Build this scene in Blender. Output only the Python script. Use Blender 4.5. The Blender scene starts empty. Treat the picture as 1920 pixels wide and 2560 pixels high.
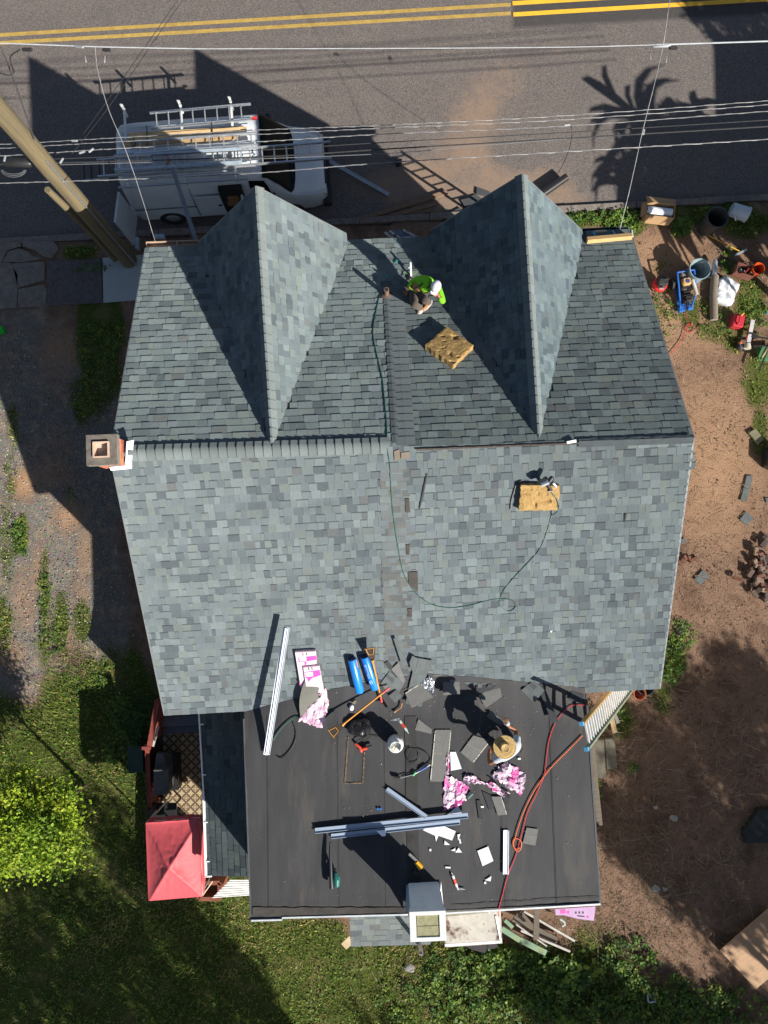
import bpy, math, random
import numpy as np
from mathutils import Vector, Matrix, noise, Quaternion
PI=math.pi; rad=math.radians; rnd=random.Random(11); U=rnd.uniform
sc=bpy.context.scene; COL=sc.collection
# ---------------- camera (drone looking almost straight down) ----------------
TX,TY,CH,FP=rad(-3.15),rad(.34),18.351,1789.7
_a=np.array([[1,0,0],[0,math.cos(TX),-math.sin(TX)],[0,math.sin(TX),math.cos(TX)]])
_b=np.array([[math.cos(TY),0,math.sin(TY)],[0,1,0],[-math.sin(TY),0,math.cos(TY)]])
MC=_a@_b; MCT=Matrix(MC.T.tolist()); MCM=Matrix(MC.tolist()); CPOS=Vector((0,0,CH))
cd=bpy.data.cameras.new('camera'); cam=bpy.data.objects.new('camera',cd); COL.objects.link(cam)
cam.matrix_world=Matrix.Translation(CPOS)@MCT.to_4x4()
cd.sensor_fit='VERTICAL'; cd.sensor_height=24; cd.lens=24*FP/2560; cd.clip_end=2000; sc.camera=cam
# ---------------- sky, sun, exposure ----------------
AZ,EL=rad(45.66),rad(34.06)
w=bpy.data.worlds.new('World'); sc.world=w; w.use_nodes=True; nt=w.node_tree
sky=nt.nodes.new('ShaderNodeTexSky'); sky.sky_type='NISHITA'; sky.sun_disc=False
sky.sun_elevation=EL; sky.sun_rotation=math.atan2(math.sin(AZ),-math.cos(AZ))
bg=nt.nodes['Background']; nt.links.new(sky.outputs[0],bg.inputs[0]); bg.inputs[1].default_value=.05
SUN=Vector((math.sin(AZ)*math.cos(EL),-math.cos(AZ)*math.cos(EL),math.sin(EL)))
sd=bpy.data.lights.new('sun','SUN'); sd.energy=5.0; sd.angle=rad(.53); sd.color=(1,.95,.86)
so=bpy.data.objects.new('sun',sd); COL.objects.link(so); so.rotation_euler=SUN.to_track_quat('Z','Y').to_euler(); so.location=(30,-30,40)
sc.view_settings.view_transform='Standard'; sc.view_settings.look='None'; sc.view_settings.exposure=.9; sc.view_settings.gamma=1
sc.view_settings.use_curve_mapping=False
sc.cycles.max_bounces=6; sc.cycles.transparent_max_bounces=8
# ---------------- pixel of the photograph -> point in the place ----------------
def ray(u,v): return MCT@Vector(((u-960)/FP,(1280-v)/FP,-1))
class Plane:
    def __init__(s,a,b,c):
        s.p=a; s.n=(b-a).cross(c-a).normalized()
        if s.n.z<0: s.n=-s.n
    def z(s,x,y): return s.p.z-(s.n.x*(x-s.p.x)+s.n.y*(y-s.p.y))/s.n.z
def G(u,v,z=0.0):
    d=ray(u,v)
    if isinstance(z,Plane): return CPOS+d*((z.p-CPOS).dot(z.n)/d.dot(z.n))
    return CPOS+d*((z-CH)/d.z)
def PX(p):
    q=MCM@(Vector(p)-CPOS); return 960+FP*q.x/-q.z,1280-FP*q.y/-q.z
def nrm(s): return s.n if isinstance(s,Plane) else Vector((0,0,1))
def FR(s,a,b,lift=0):      # frame on a surface: origin at pixel a, x towards pixel b, z along the surface normal; also the length
    A=G(*a,s);B=G(*b,s);n=nrm(s);x=(B-A).normalized();y=n.cross(x)
    M=Matrix((x,y,n)).transposed().to_4x4(); M.translation=A+n*lift; return M,(B-A).length
# ---------------- mesh builder ----------------
class MB:
    def __init__(s): s.v=[];s.f=[];s.c=[];s.m=[];s.col=None;s.mi=0;s.T=None
    def add(s,vs,fs,col=None):
        b=len(s.v);T=s.T
        s.v.extend([tuple(T@Vector(p)) for p in vs] if T else [tuple(p) for p in vs])
        for f in fs: s.f.append(tuple(b+i for i in f)); s.c.append(col or s.col); s.m.append(s.mi)
        return s
    def box(s,x0,y0,z0,x1,y1,z1,M=None,col=None):
        v=[(x0,y0,z0),(x1,y0,z0),(x1,y1,z0),(x0,y1,z0),(x0,y0,z1),(x1,y0,z1),(x1,y1,z1),(x0,y1,z1)]
        if M: v=[M@Vector(p) for p in v]
        return s.add(v,[(0,3,2,1),(4,5,6,7),(0,1,5,4),(1,2,6,5),(2,3,7,6),(3,0,4,7)],col)
    def bc(s,c,d,M=None,col=None): return s.box(c[0]-d[0]/2,c[1]-d[1]/2,c[2]-d[2]/2,c[0]+d[0]/2,c[1]+d[1]/2,c[2]+d[2]/2,M,col)
    def rbox(s,x0,y0,z0,x1,y1,z1,r=.01,col=None):   # box with chamfered edges
        V=[];cx,cy,cz=(x0+x1)/2,(y0+y1)/2,(z0+z1)/2
        return s.prism([(x0+r,y0),(x1-r,y0),(x1,y0+r),(x1,y1-r),(x1-r,y1),(x0+r,y1),(x0,y1-r),(x0,y0+r)],z0,z1,inset=r,col=col)
    def prism(s,poly,z0,z1,inset=0,col=None,M=None):
        n=len(poly);cx=sum(p[0] for p in poly)/n;cy=sum(p[1] for p in poly)/n
        v=[(x,y,z0) for x,y in poly]+[(x,y,z1-inset) for x,y in poly]
        f=[tuple(range(n-1,-1,-1))]+[(i,(i+1)%n,n+(i+1)%n,n+i) for i in range(n)]
        if inset:
            rr=max(math.hypot(x-cx,y-cy) for x,y in poly);k=1-inset/rr
            v+=[(cx+(x-cx)*k,cy+(y-cy)*k,z1) for x,y in poly]
            f+=[(n+i,n+(i+1)%n,2*n+(i+1)%n,2*n+i) for i in range(n)]+[tuple(range(2*n,3*n))]
        else: f.append(tuple(range(n,2*n)))
        if M: v=[M@Vector(p) for p in v]
        return s.add(v,f,col)
    def tube(s,pts,r,n=8,col=None,cap=True):
        P=[Vector(p) for p in pts];m=len(P);R=r if hasattr(r,'__len__') else [r]*m
        up=None;v=[];f=[]
        for i in range(m):
            t=(P[min(i+1,m-1)]-P[max(i-1,0)])
            t=t.normalized() if t.length>1e-9 else Vector((0,0,1))
            if up is None: up=Vector((0,0,1)) if abs(t.z)<.9 else Vector((1,0,0))
            a=t.cross(up); a=a.normalized() if a.length>1e-6 else t.orthogonal().normalized()
            b=a.cross(t); up=b
            for k in range(n):
                an=2*PI*k/n; v.append(P[i]+(a*math.cos(an)+b*math.sin(an))*R[i])
        for i in range(m-1):
            for k in range(n): f.append((i*n+k,i*n+(k+1)%n,(i+1)*n+(k+1)%n,(i+1)*n+k))
        if cap: f+=[tuple(range(n-1,-1,-1)),tuple(range((m-1)*n,m*n))]
        return s.add(v,f,col)
    def beam(s,a,b,wd,h,col=None,up=(0,0,1)):
        a=Vector(a);b=Vector(b);x=(b-a);L=x.length;x.normalize();u=Vector(up);y=u.cross(x)
        y=y.normalized() if y.length>1e-5 else x.orthogonal().normalized()
        z=x.cross(y);M=Matrix((x,y,z)).transposed().to_4x4();M.translation=a
        return s.box(0,-wd/2,-h/2,L,wd/2,h/2,M,col)
    def lathe(s,prof,n=20,c=(0,0,0),M=None,col=None,close=False):
        v=[];f=[]
        for r,z in prof:
            for k in range(n): v.append((c[0]+r*math.cos(2*PI*k/n),c[1]+r*math.sin(2*PI*k/n),c[2]+z))
        for i in range(len(prof)-1):
            for k in range(n): f.append((i*n+k,i*n+(k+1)%n,(i+1)*n+(k+1)%n,(i+1)*n+k))
        if prof[0][0]>1e-4 and close: f.append(tuple(range(n-1,-1,-1)))
        if prof[-1][0]>1e-4 and close: f.append(tuple(range((len(prof)-1)*n,len(prof)*n)))
        if M: v=[M@Vector(p) for p in v]
        return s.add(v,f,col)
    def ball(s,c,r,n=10,M=None,col=None):
        r=r if hasattr(r,'__len__') else (r,r,r);v=[];f=[];m=n//2+1
        for i in range(m+1):
            t=PI*i/m
            for k in range(n): v.append((c[0]+r[0]*math.sin(t)*math.cos(2*PI*k/n),c[1]+r[1]*math.sin(t)*math.sin(2*PI*k/n),c[2]-r[2]*math.cos(t)))
        for i in range(m):
            for k in range(n): f.append((i*n+k,i*n+(k+1)%n,(i+1)*n+(k+1)%n,(i+1)*n+k))
        if M: v=[M@Vector(p) for p in v]
        return s.add(v,f,col)
    def grid(s,nx,ny,fn,col=None,back=0):
        v=[fn(i/nx,j/ny) for j in range(ny+1) for i in range(nx+1)];f=[];cs=[]
        for j in range(ny):
            for i in range(nx):
                a=j*(nx+1)+i; f.append((a,a+1,a+nx+2,a+nx+1)); cs.append(col(i/nx,j/ny) if callable(col) else col)
        b=len(s.v);T=s.T
        s.v.extend([tuple(T@Vector(p)) for p in v] if T else [tuple(p) for p in v])
        for q,k in zip(f,cs): s.f.append(tuple(b+i for i in q)); s.c.append(k); s.m.append(s.mi)
        return s
    def mesh(s,name,mats,smooth=False):
        me=bpy.data.meshes.new(name); me.from_pydata(s.v,[],s.f)
        mats=mats if isinstance(mats,(list,tuple)) else [mats]
        for m in mats: me.materials.append(m)
        if len(mats)>1: me.polygons.foreach_set('material_index',s.m)
        if any(c is not None for c in s.c):
            a=me.attributes.new('Col','FLOAT_COLOR','FACE'); d=[]
            for c in s.c:
                c=c or (1,1,1); d+=[c[0],c[1],c[2],1]
            a.data.foreach_set('color',d)
        if smooth:
            me.polygons.foreach_set('use_smooth',[True]*len(me.polygons))
            try: me.set_sharp_from_angle(angle=rad(38))
            except Exception: pass
        me.update(); return me
FM={}   # full matrices of built objects
def tag(o,label=None,cat=None,group=None,kind=None):
    if label: o['label']=label
    if cat: o['category']=cat
    if group: o['group']=group
    if kind: o['kind']=kind
    return o
def thing(name,label,cat,M,group=None):
    if not isinstance(M,Matrix): M=Matrix.Translation(Vector(M))
    o=bpy.data.objects.new(name,None); o.empty_display_size=.1; COL.objects.link(o); o.matrix_basis=M; FM[o]=M.copy()
    return tag(o,label,cat,group)
def part(name,mb,mats,parent,smooth=False,world=False,kind=None,label=None):
    if world:
        T=FM[parent].inverted()
        mb.v=[tuple(T@Vector(p)) for p in mb.v]
    o=bpy.data.objects.new(name,mb.mesh(name,mats,smooth)); COL.objects.link(o); o.parent=parent; FM[o]=FM[parent].copy()
    return tag(o,label=label,kind=kind)
def solo(name,mb,mats,label=None,cat=None,group=None,kind=None,smooth=False,M=None):
    if M is None:
        a=np.array(mb.v); lo=a.min(0);hi=a.max(0); c=Vector(((lo[0]+hi[0])/2,(lo[1]+hi[1])/2,lo[2])); M=Matrix.Translation(c)
        mb.v=[(p[0]-c[0],p[1]-c[1],p[2]-c[2]) for p in mb.v]
    o=bpy.data.objects.new(name,mb.mesh(name,mats,smooth)); COL.objects.link(o); o.matrix_basis=M; FM[o]=M.copy()
    return tag(o,label,cat,group,kind)
def inst(name,me,parent,M,label=None):   # M in world; shares mesh data
    o=bpy.data.objects.new(name,me); COL.objects.link(o); o.parent=parent; o.matrix_basis=FM[parent].inverted()@M; FM[o]=M
    return tag(o,label=label)
def dup(root,M,label,group=None):
    r=root.copy(); COL.objects.link(r); r.matrix_basis=M; FM[r]=M; r['label']=label
    if group: r['group']=group
    for ch in list(root.children):
        c=ch.copy(); COL.objects.link(c); c.parent=r
        for g in list(ch.children):
            d=g.copy(); COL.objects.link(d); d.parent=c
    return r
# ---------------- materials ----------------
def nodes(name):
    m=bpy.data.materials.new(name); m.use_nodes=True; n=m.node_tree; b=n.nodes['Principled BSDF']; return m,n,b
def N(n,t,**k):
    x=n.nodes.new(t)
    for a,v in k.items(): setattr(x,a,v)
    return x
def nz(n,co,scale,det=5,rough=.6):
    x=N(n,'ShaderNodeTexNoise'); x.inputs['Scale'].default_value=scale; x.inputs['Detail'].default_value=det; x.inputs['Roughness'].default_value=rough
    n.links.new(co,x.inputs['Vector']); return x.outputs[0]
def rng(n,src,a,b,c=0,d=1):
    x=N(n,'ShaderNodeMapRange'); x.inputs[1].default_value=a;x.inputs[2].default_value=b;x.inputs[3].default_value=c;x.inputs[4].default_value=d
    n.links.new(src,x.inputs[0]); return x.outputs[0]
def mix(n,f,a,b,mode='MIX'):
    x=N(n,'ShaderNodeMix',data_type='RGBA',blend_type=mode)
    for i,s in ((0,f),(6,a),(7,b)):
        if isinstance(s,(int,float)): x.inputs[i].default_value=s
        elif isinstance(s,tuple): x.inputs[i].default_value=(*s,1)
        else: n.links.new(s,x.inputs[i])
    return x.outputs[2]
def mth(n,op,a,b=0):
    x=N(n,'ShaderNodeMath',operation=op)
    for i,s in ((0,a),(1,b)):
        if isinstance(s,(int,float)): x.inputs[i].default_value=s
        else: n.links.new(s,x.inputs[i])
    return x.outputs[0]
def mat(name,c,rough=.7,metal=0,var=.18,scale=6,bump=0,bs=40,attr=False,c3=None,s3=1.5,t3=.55,spec=.4,stretch=None,trans=0,fine=0,coat=0):
    m,n,b=nodes(name); tc=N(n,'ShaderNodeTexCoord').outputs['Object']
    if stretch:
        mp=N(n,'ShaderNodeMapping'); mp.inputs['Scale'].default_value=stretch; n.links.new(tc,mp.inputs[0]); tc=mp.outputs[0]
    k=rng(n,nz(n,tc,scale),.3,.7,1-var,1+var)
    if fine:
        k2=rng(n,nz(n,tc,fine,2,.5),.3,.7,.72,1.28); k=mth(n,'MULTIPLY',k,k2)
    base=c
    if attr:
        at=N(n,'ShaderNodeAttribute',attribute_name='Col'); base=at.outputs['Color']
    kc=N(n,'ShaderNodeCombineColor'); [n.links.new(k,kc.inputs[i]) for i in range(3)]
    col=mix(n,1.0,base,kc.outputs[0],'MULTIPLY')
    if c3: col=mix(n,rng(n,nz(n,tc,s3,6,.65),t3,t3+.12),col,c3)
    n.links.new(col,b.inputs['Base Color']); b.inputs['Roughness'].default_value=rough; b.inputs['Metallic'].default_value=metal
    b.inputs['Specular IOR Level'].default_value=spec
    if rough>.84: b.inputs['Diffuse Roughness'].default_value=1
    if coat: b.inputs['Coat Weight'].default_value=coat
    if trans: b.inputs['Transmission Weight'].default_value=trans
    if bump:
        bp=N(n,'ShaderNodeBump'); bp.inputs['Strength'].default_value=bump; bp.inputs['Distance'].default_value=.02
        n.links.new(nz(n,tc,bs,4),bp.inputs['Height']); n.links.new(bp.outputs[0],b.inputs['Normal'])
    return m
M_={}
def mt(key,*a,**k):
    if key not in M_: M_[key]=mat(key,*a,**k)
    return M_[key]
SHING=mat('shingle_granules',(1,1,1),.95,attr=True,var=.13,scale=1.6,fine=170,bump=.25,bs=220,spec=.15)
WHITE=mat('white_paint',(.78,.79,.8),.45,var=.05); PVC=mat('white_pvc',(.80,.84,.90),.35,var=.03,scale=2)
STEEL=mat('grey_steel',(.45,.46,.47),.35,.7,var=.1); ALU=mat('aluminium',(.62,.64,.66),.38,.75,var=.12,scale=9)
BLACK=mat('black_plastic',(.02,.02,.022),.45,var=.2); RUBBER=mat('black_rubber',(.016,.016,.017),.7)
WOOD=mat('raw_timber',(.36,.22,.10),.75,var=.22,scale=7,stretch=(.6,9,9),bump=.2); OLDWOOD=mat('weathered_timber',(.22,.18,.14),.85,var=.3,scale=6,stretch=(.6,8,8),bump=.3)
REDW=mat('red_stained_wood',(.19,.04,.028),.7,var=.25,scale=5,bump=.1)
BRICKM=mat('brick_clay',(1,1,1),.9,attr=True,var=.2,scale=16,bump=.4,bs=70); MORTAR=mat('mortar',(.42,.38,.33),.95,var=.15,scale=20,bump=.3)
SKIN=mat('skin',(.36,.17,.09),.55,var=.06); COLD=mat('object_colours',(1,1,1),.5,attr=True,var=.1); COLM=mat('matt_colours',(1,1,1),.85,attr=True,var=.14,bump=.1)
GLASS=mat('dark_glass',(.02,.025,.03),.05,var=.05,spec=.8)
# ---------------- the ground, road, pavement ----------------
KS=-111/1920.
def kerbv(u): return 603+KS*u
def blob(u,v,b): 
    cx,cy,rx,ry=b[:4]; return max(0,1-math.hypot((u-cx)/rx,(v-cy)/ry)**2)*(b[4] if len(b)>4 else 1)
GRASS=[(14,1340,34,190,.55),(8,1560,34,150,.75),(205,1560,26,70,.8),(170,1250,16,40,.5),(30,1080,20,80,.4),(235,1030,30,60,.5),(245,705,75,62,1.5),(245,860,75,200,1.4),(200,1000,50,80,1),(52,1330,22,70,1.1),(20,1200,26,90,.5),(110,1480,18,130,.9),(110,1610,26,80,.8),(150,1560,26,90,.8),(235,1700,70,70,1.2),(40,1980,400,270,1.4),
 (250,2000,260,430,1.6),(300,2450,520,420,1.8),(700,2500,330,260,1.7),(1000,2520,320,260,1.7),(1300,2520,300,180,1.4),(1500,2430,120,160,.9),(1700,2520,230,100,.7),
 (1450,540,90,34,1.3),(1560,560,60,40,1.3),(1640,530,70,40,1.2),(1760,530,140,45,1.3),(1880,560,90,50,.9),(1695,575,25,30,1),(1870,760,50,110,.9),(1820,700,50,60,.5),(1790,830,60,50,.6),(1890,950,60,100,.9),
 (1900,1080,30,110,.8),(1740,770,80,60,.6),(1650,740,30,120,.5),(1675,1640,45,80,.9),(1650,1750,40,50,.6),(1560,1820,40,50,.9),(1480,1990,25,60,.7),(1830,850,40,60,.7),(200,632,55,22,1.2),(1740,2300,60,90,.3),(330,1800,40,260,1.2),(80,612,90,10,.6)]
GRAVEL=[(20,1450,170,420,1.1),(120,1150,260,330,1.5),(190,1500,170,260,1.2),(60,850,150,160,.7),(250,1600,110,150,.9),(170,1660,70,50,.6),(20,720,60,50,.4)]
TAN=[(130,1180,70,60,.7),(60,1500,40,100,.6),(160,1600,60,70,.6),(150,900,70,120,.6),(215,1380,34,90,.6),(95,1420,26,90,.6),(200,1480,34,80,.5),(20,1640,60,60,.6),(150,1110,50,50,.4),(130,880,60,90,.6),(60,1210,50,60,1.0),(170,1290,50,60,.9),(1700,800,160,140,.6),(1790,1150,150,260,.7),(1650,640,150,80,.7)]
def axis(lo,hi,st,ext):
    a=list(np.arange(lo,hi+st/2,st)); e=[]; d=st
    x=hi
    while x<ext: d*=1.5; x+=d; e.append(x)
    l=[];d=st;x=lo
    while x>-ext: d*=1.5; x-=d; l.append(x)
    return l[::-1]+a+e
def kerb_y(x):   # world y of the kerb face at world x
    A=G(0,kerbv(0));B=G(1920,kerbv(1920)); return A.y+(x-A.x)*(B.y-A.y)/(B.x-A.x)
def ground():
    X=axis(-12.6,13,.11,400);Y=axis(-14,15.2,.11,400);nx=len(X);ny=len(Y)
    vs=[];cs=[]
    for y in Y:
        for x in X:
            near=-13<x<13.5 and -14.5<y<10
            z=0;g=.5;gr=0;t=0
            if near:
                u,v=PX((x,y,0)); n1=noise.noise((x*.7,y*.7,3))*.5+noise.noise((x*2.3,y*2.3,9))*.35
                g=max(blob(u,v,b) for b in GRASS); g=g+(n1*.9 if g>.02 else -.2)
                gr=max(blob(u,v,b) for b in GRAVEL); t=max(blob(u,v,b) for b in TAN)
                z=noise.noise((x*1.3,y*1.3,0))*.02+noise.noise((x*4,y*4,0))*.012+noise.noise((x*9,y*9,5))*.006-.02
                if 1300<u<1950 and g<.2:   # wheel and track marks in the earth
                    rut=math.sin((x*math.cos(.35)+y*math.sin(.35))*26)*.5+.5
                    m=max(blob(u,v,(1740,960,70,190)),blob(u,v,(1830,1160,60,120)))
                    z+=m*(rut*.014-.01)
            d=y-(kerb_y(x)-.06)
            if d>-.01: z=-.26 if y<60 else z-.2; g=.4
            vs.append((x,y,z)); cs+=[min(1,max(0,g)),min(1,max(0,gr)),min(1,max(0,t)),1]
    fs=[(j*nx+i,j*nx+i+1,(j+1)*nx+i+1,(j+1)*nx+i) for j in range(ny-1) for i in range(nx-1)]
    global GXS,GYS,GMK; GXS=np.array(X);GYS=np.array(Y);GMK=np.array(cs).reshape(ny,nx,4)
    me=bpy.data.meshes.new('ground'); me.from_pydata(vs,[],fs); a=me.attributes.new('Mask','FLOAT_COLOR','POINT'); a.data.foreach_set('color',cs)
    me.polygons.foreach_set('use_smooth',[True]*len(me.polygons))
    m,n,b=nodes('earth_grass_gravel'); me.materials.append(m)
    tc=N(n,'ShaderNodeTexCoord').outputs['Object']; at=N(n,'ShaderNodeAttribute',attribute_name='Mask')
    sp=N(n,'ShaderNodeSeparateColor'); n.links.new(at.outputs['Color'],sp.inputs[0])
    f1=nz(n,tc,3,8,.7); f2=nz(n,tc,30,4,.6); f3=nz(n,tc,90,3,.6)
    earth=mix(n,rng(n,f1,.35,.65),(.125,.072,.048),(.225,.140,.098)); earth=mix(n,rng(n,f2,.35,.7,0,.8),earth,(.25,.165,.115)); earth=mix(n,rng(n,nz(n,tc,1.1,7,.7),.52,.62,0,.75),earth,(.105,.062,.042)); earth=mix(n,rng(n,nz(n,tc,12,5,.7),.55,.62,0,.7),earth,(.075,.045,.03)); earth=mix(n,rng(n,f3,.60,.68),earth,(.07,.042,.028))
    earth=mix(n,sp.outputs[2],earth,(.35,.215,.13))
    earth=mix(n,rng(n,f3,.70,.74),earth,(.40,.36,.28))
    vor=N(n,'ShaderNodeTexVoronoi'); vor.inputs['Scale'].default_value=38; n.links.new(tc,vor.inputs['Vector'])
    gl=mix(n,.75,(.21,.19,.165),vor.outputs['Color'],'SOFT_LIGHT'); gl=mix(n,rng(n,nz(n,tc,45,4),.35,.7),(.10,.088,.076),gl); gl=mix(n,rng(n,f1,.5,.66),gl,(.27,.20,.14))
    gl=mix(n,rng(n,f3,.6,.66),gl,(.36,.34,.30))
    gw=rng(n,mth(n,'ADD',sp.outputs[1],mth(n,'MULTIPLY',mth(n,'SUBTRACT',f1,.5),1.6)),.25,.6)
    gw=mth(n,'MAXIMUM',mth(n,'SUBTRACT',gw,mth(n,'MULTIPLY',sp.outputs[2],1.1)),0); c=mix(n,gw,earth,gl)
    gs=mix(n,rng(n,f2,.3,.7),(.022,.036,.008),(.095,.115,.024)); gs=mix(n,rng(n,nz(n,tc,1.6,5),.5,.68),gs,(.13,.115,.045))
    gg=rng(n,mth(n,'ADD',sp.outputs[0],mth(n,'MULTIPLY',mth(n,'SUBTRACT',f2,.5),1.4)),.30,.55)
    c=mix(n,gg,c,gs); n.links.new(c,b.inputs['Base Color']); b.inputs['Roughness'].default_value=.97; b.inputs['Specular IOR Level'].default_value=.1
    bp=N(n,'ShaderNodeBump'); bp.inputs['Strength'].default_value=.75; bp.inputs['Distance'].default_value=.035
    n.links.new(mth(n,'ADD',f2,mth(n,'MULTIPLY',f3,.5)),bp.inputs['Height']); n.links.new(bp.outputs[0],b.inputs['Normal'])
    o=bpy.data.objects.new('ground',me); COL.objects.link(o); tag(o,kind='structure')
ground()
# road: one sheet, 0.1 m under the pavement, with a mask for the earth that was carried onto it
RZ=-.10
RB=[(1180,330,70,90,.55),(1130,420,150,80,.8),(1020,440,120,60,.7),(1330,450,140,60,.6),(1210,250,60,90,.4),(1400,120,25,60,.35),(1375,150,30,60,.3),(1240,500,300,40,.9),(950,470,120,50,.6),(1280,190,60,60,.35),(1200,290,150,170,.35),(1060,500,150,60,.7),(1300,480,200,60,.7)]
def road():
    X=axis(-12.6,13,.14,400);Y=list(np.arange(7.9,17,.14))+[18,20,22,24];nx=len(X);vs=[];cs=[];fs=[]
    for y in Y:
        for x in X:
            yk=kerb_y(x); yy=yk-.02+(y-7.9); u,v=PX((x,yy,RZ)); n1=noise.noise((x*.8,yy*.8,1))*.35+noise.noise((x*3,yy*3,1))*.2
            s=sum(blob(u,v,b) for b in RB) if abs(x)<14 else 0
            s=s+n1*(1 if s>.02 else 0); e=max(0,1-(yy-yk)/.5)*.5
            nw=1.0 if (u>1283 and abs(v-(36-.0595*(u-1283)))<34+noise.noise((x*2,0,0))*6) else 0
            vs.append((x,yy,RZ+noise.noise((x*.5,yy*.5,2))*.006)); cs+=[min(1,max(0,s+e*.4)),nw,0,1]
    for j in range(len(Y)-1):
        for i in range(nx-1): a=j*nx+i; fs.append((a,a+1,a+nx+1,a+nx))
    me=bpy.data.meshes.new('road'); me.from_pydata(vs,[],fs); a=me.attributes.new('Mask','FLOAT_COLOR','POINT'); a.data.foreach_set('color',cs)
    m,n,b=nodes('asphalt'); me.materials.append(m); tc=N(n,'ShaderNodeTexCoord').outputs['Object']; at=N(n,'ShaderNodeAttribute',attribute_name='Mask')
    sp=N(n,'ShaderNodeSeparateColor'); n.links.new(at.outputs['Color'],sp.inputs[0])
    f1=nz(n,tc,1.4,6,.6); f3=nz(n,tc,34,4,.75); mp=N(n,'ShaderNodeMapping'); mp.inputs['Scale'].default_value=(.12,1.6,1); n.links.new(tc,mp.inputs[0])
    st=nz(n,mp.outputs[0],2.2,4)
    c=mix(n,rng(n,f3,.35,.66),(.060,.051,.048),(.185,.160,.148)); c=mix(n,rng(n,f1,.4,.7,0,.35),c,(.085,.075,.073)); c=mix(n,rng(n,st,.5,.75,0,.35),c,(.15,.13,.12))
    c=mix(n,rng(n,nz(n,tc,60,2,.5),.66,.70),c,(.36,.33,.29)); c=mix(n,mth(n,'MULTIPLY',sp.outputs[1],.75),c,(.034,.033,.034))
    dm=rng(n,mth(n,'ADD',sp.outputs[0],mth(n,'MULTIPLY',mth(n,'SUBTRACT',nz(n,tc,4,8,.8),.5),2.2)),.2,1.1)
    c=mix(n,mth(n,'MULTIPLY',dm,.6),c,(.27,.18,.12)); n.links.new(c,b.inputs['Base Color']); b.inputs['Roughness'].default_value=.9; b.inputs['Specular IOR Level'].default_value=.25
    bp=N(n,'ShaderNodeBump'); bp.inputs['Strength'].default_value=.5; bp.inputs['Distance'].default_value=.01; n.links.new(f3,bp.inputs['Height']); n.links.new(bp.outputs[0],b.inputs['Normal'])
    o=bpy.data.objects.new('road',me); COL.objects.link(o); tag(o,kind='structure')
road()
YEL=mat('old_yellow_road_paint',(.36,.24,.06),.8,var=.2,c3=(.10,.09,.08),s3=34,t3=.56); YEN=mat('new_yellow_road_paint',(.68,.38,.03),.7,var=.08,c3=(.4,.24,.05),s3=30,t3=.62)
def line(u0,v0,u1,v1,m,wd=.105):
    a=G(u0,v0,RZ);b=G(u1,v1,RZ);mb=MB();n=26
    d=(b-a).normalized();q=Vector((-d.y,d.x,0))*wd/2
    mb.grid(n,1,lambda s,t:a+(b-a)*s+q*(2*t-1)+Vector((0,0,.011+noise.noise(((a+(b-a)*s)).xy.to_3d()*.5)*.0)))
    return mb
rm=bpy.data.objects['road']; FM[rm]=Matrix()
for (a,m) in (((-500,118,1277,12),YEL),((-500,137,1277,34),YEL),((1281,9,2300,-52),YEN),((1283,37,2300,-24),YEN)): part('road_line',line(*a,m,wd=.105 if m is YEL else .12),m,rm)
# kerb stones
mb0=MB();CONC=mat('old_concrete',(.20,.175,.155),.95,var=.25,scale=7,bump=.5,bs=50,fine=60); CONN=mat('new_concrete',(.40,.43,.42),.85,var=.05,scale=3); CONA=mat('exposed_aggregate',(.115,.10,.10),.95,var=.25,scale=8,fine=45,bump=.5,bs=60)
kb=thing('kerb',None,None,G(960,kerbv(960)))
kb['kind']='structure'
x=-13.0
while x<13:
    L=U(1.7,1.9);a=Vector((x,kerb_y(x),0));b=Vector((x+L-.02,kerb_y(x+L-.02),0));mb=MB();mb.beam(a-Vector((0,.0,.12)),b-Vector((0,.0,.12)),.15,.27+U(-.012,.012)); part('kerb_stone',mb,CONC,kb,world=True); x+=L
# pavement slabs
pv=thing('pavement',None,None,G(150,700));pv['kind']='structure'
def slab(name,pts,surf,th,m,parent=None,lift=0,label=None,cat=None,group=None,jit=0,inset=0,col=None,kind=None):
    P=[G(u+U(-jit,jit),v+U(-jit,jit),surf) for u,v in pts];n=nrm(surf)
    c=sum(P,Vector())/len(P);x=(P[1]-P[0]).normalized();y=n.cross(x).normalized();M=Matrix((x,y,n)).transposed().to_4x4();M.translation=c+n*lift
    I=M.inverted();q=[(I@(p+n*lift)).xy for p in P]
    ar=sum(q[i].x*q[(i+1)%len(q)].y-q[(i+1)%len(q)].x*q[i].y for i in range(len(q)))
    if ar<0: q=q[::-1]
    mb=MB();mb.prism([(p.x,p.y) for p in q],0,th,inset=inset,col=col)
    if parent: mb.v=[tuple(M@Vector(p)) for p in mb.v]; return part(name,mb,m,parent,world=True,kind=kind)
    return solo(name,mb,m,label,cat,group,kind,M=M)
for pts,m,j in (([(-60,655),(28,657),(46,688),(43,770),(-60,776)],CONC,1),([(31,659),(112,654),(112,700),(45,720)],CONC,1),([(46,723),(112,712),(118,727),(114,765),(46,769)],CONC,1),([(119,652),(190,652),(253,647),(257,757),(119,765)],CONA,1),([(257,645),(330,640),(372,636),(372,748),(259,757)],CONN,0),
    ([(-60,610),(52,606),(54,615),(18,627),(5,655),(-60,657)],CONC,0),([(57,605),(135,602),(148,622),(130,646),(110,642),(85,624),(57,617)],CONC,0),([(20,630),(48,622),(70,629),(84,642),(107,646),(60,656),(8,655)],CONC,0)):
    slab('paving_slab',pts,0.0,.035,m,pv,lift=-.005,inset=.012)
u=378
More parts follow.
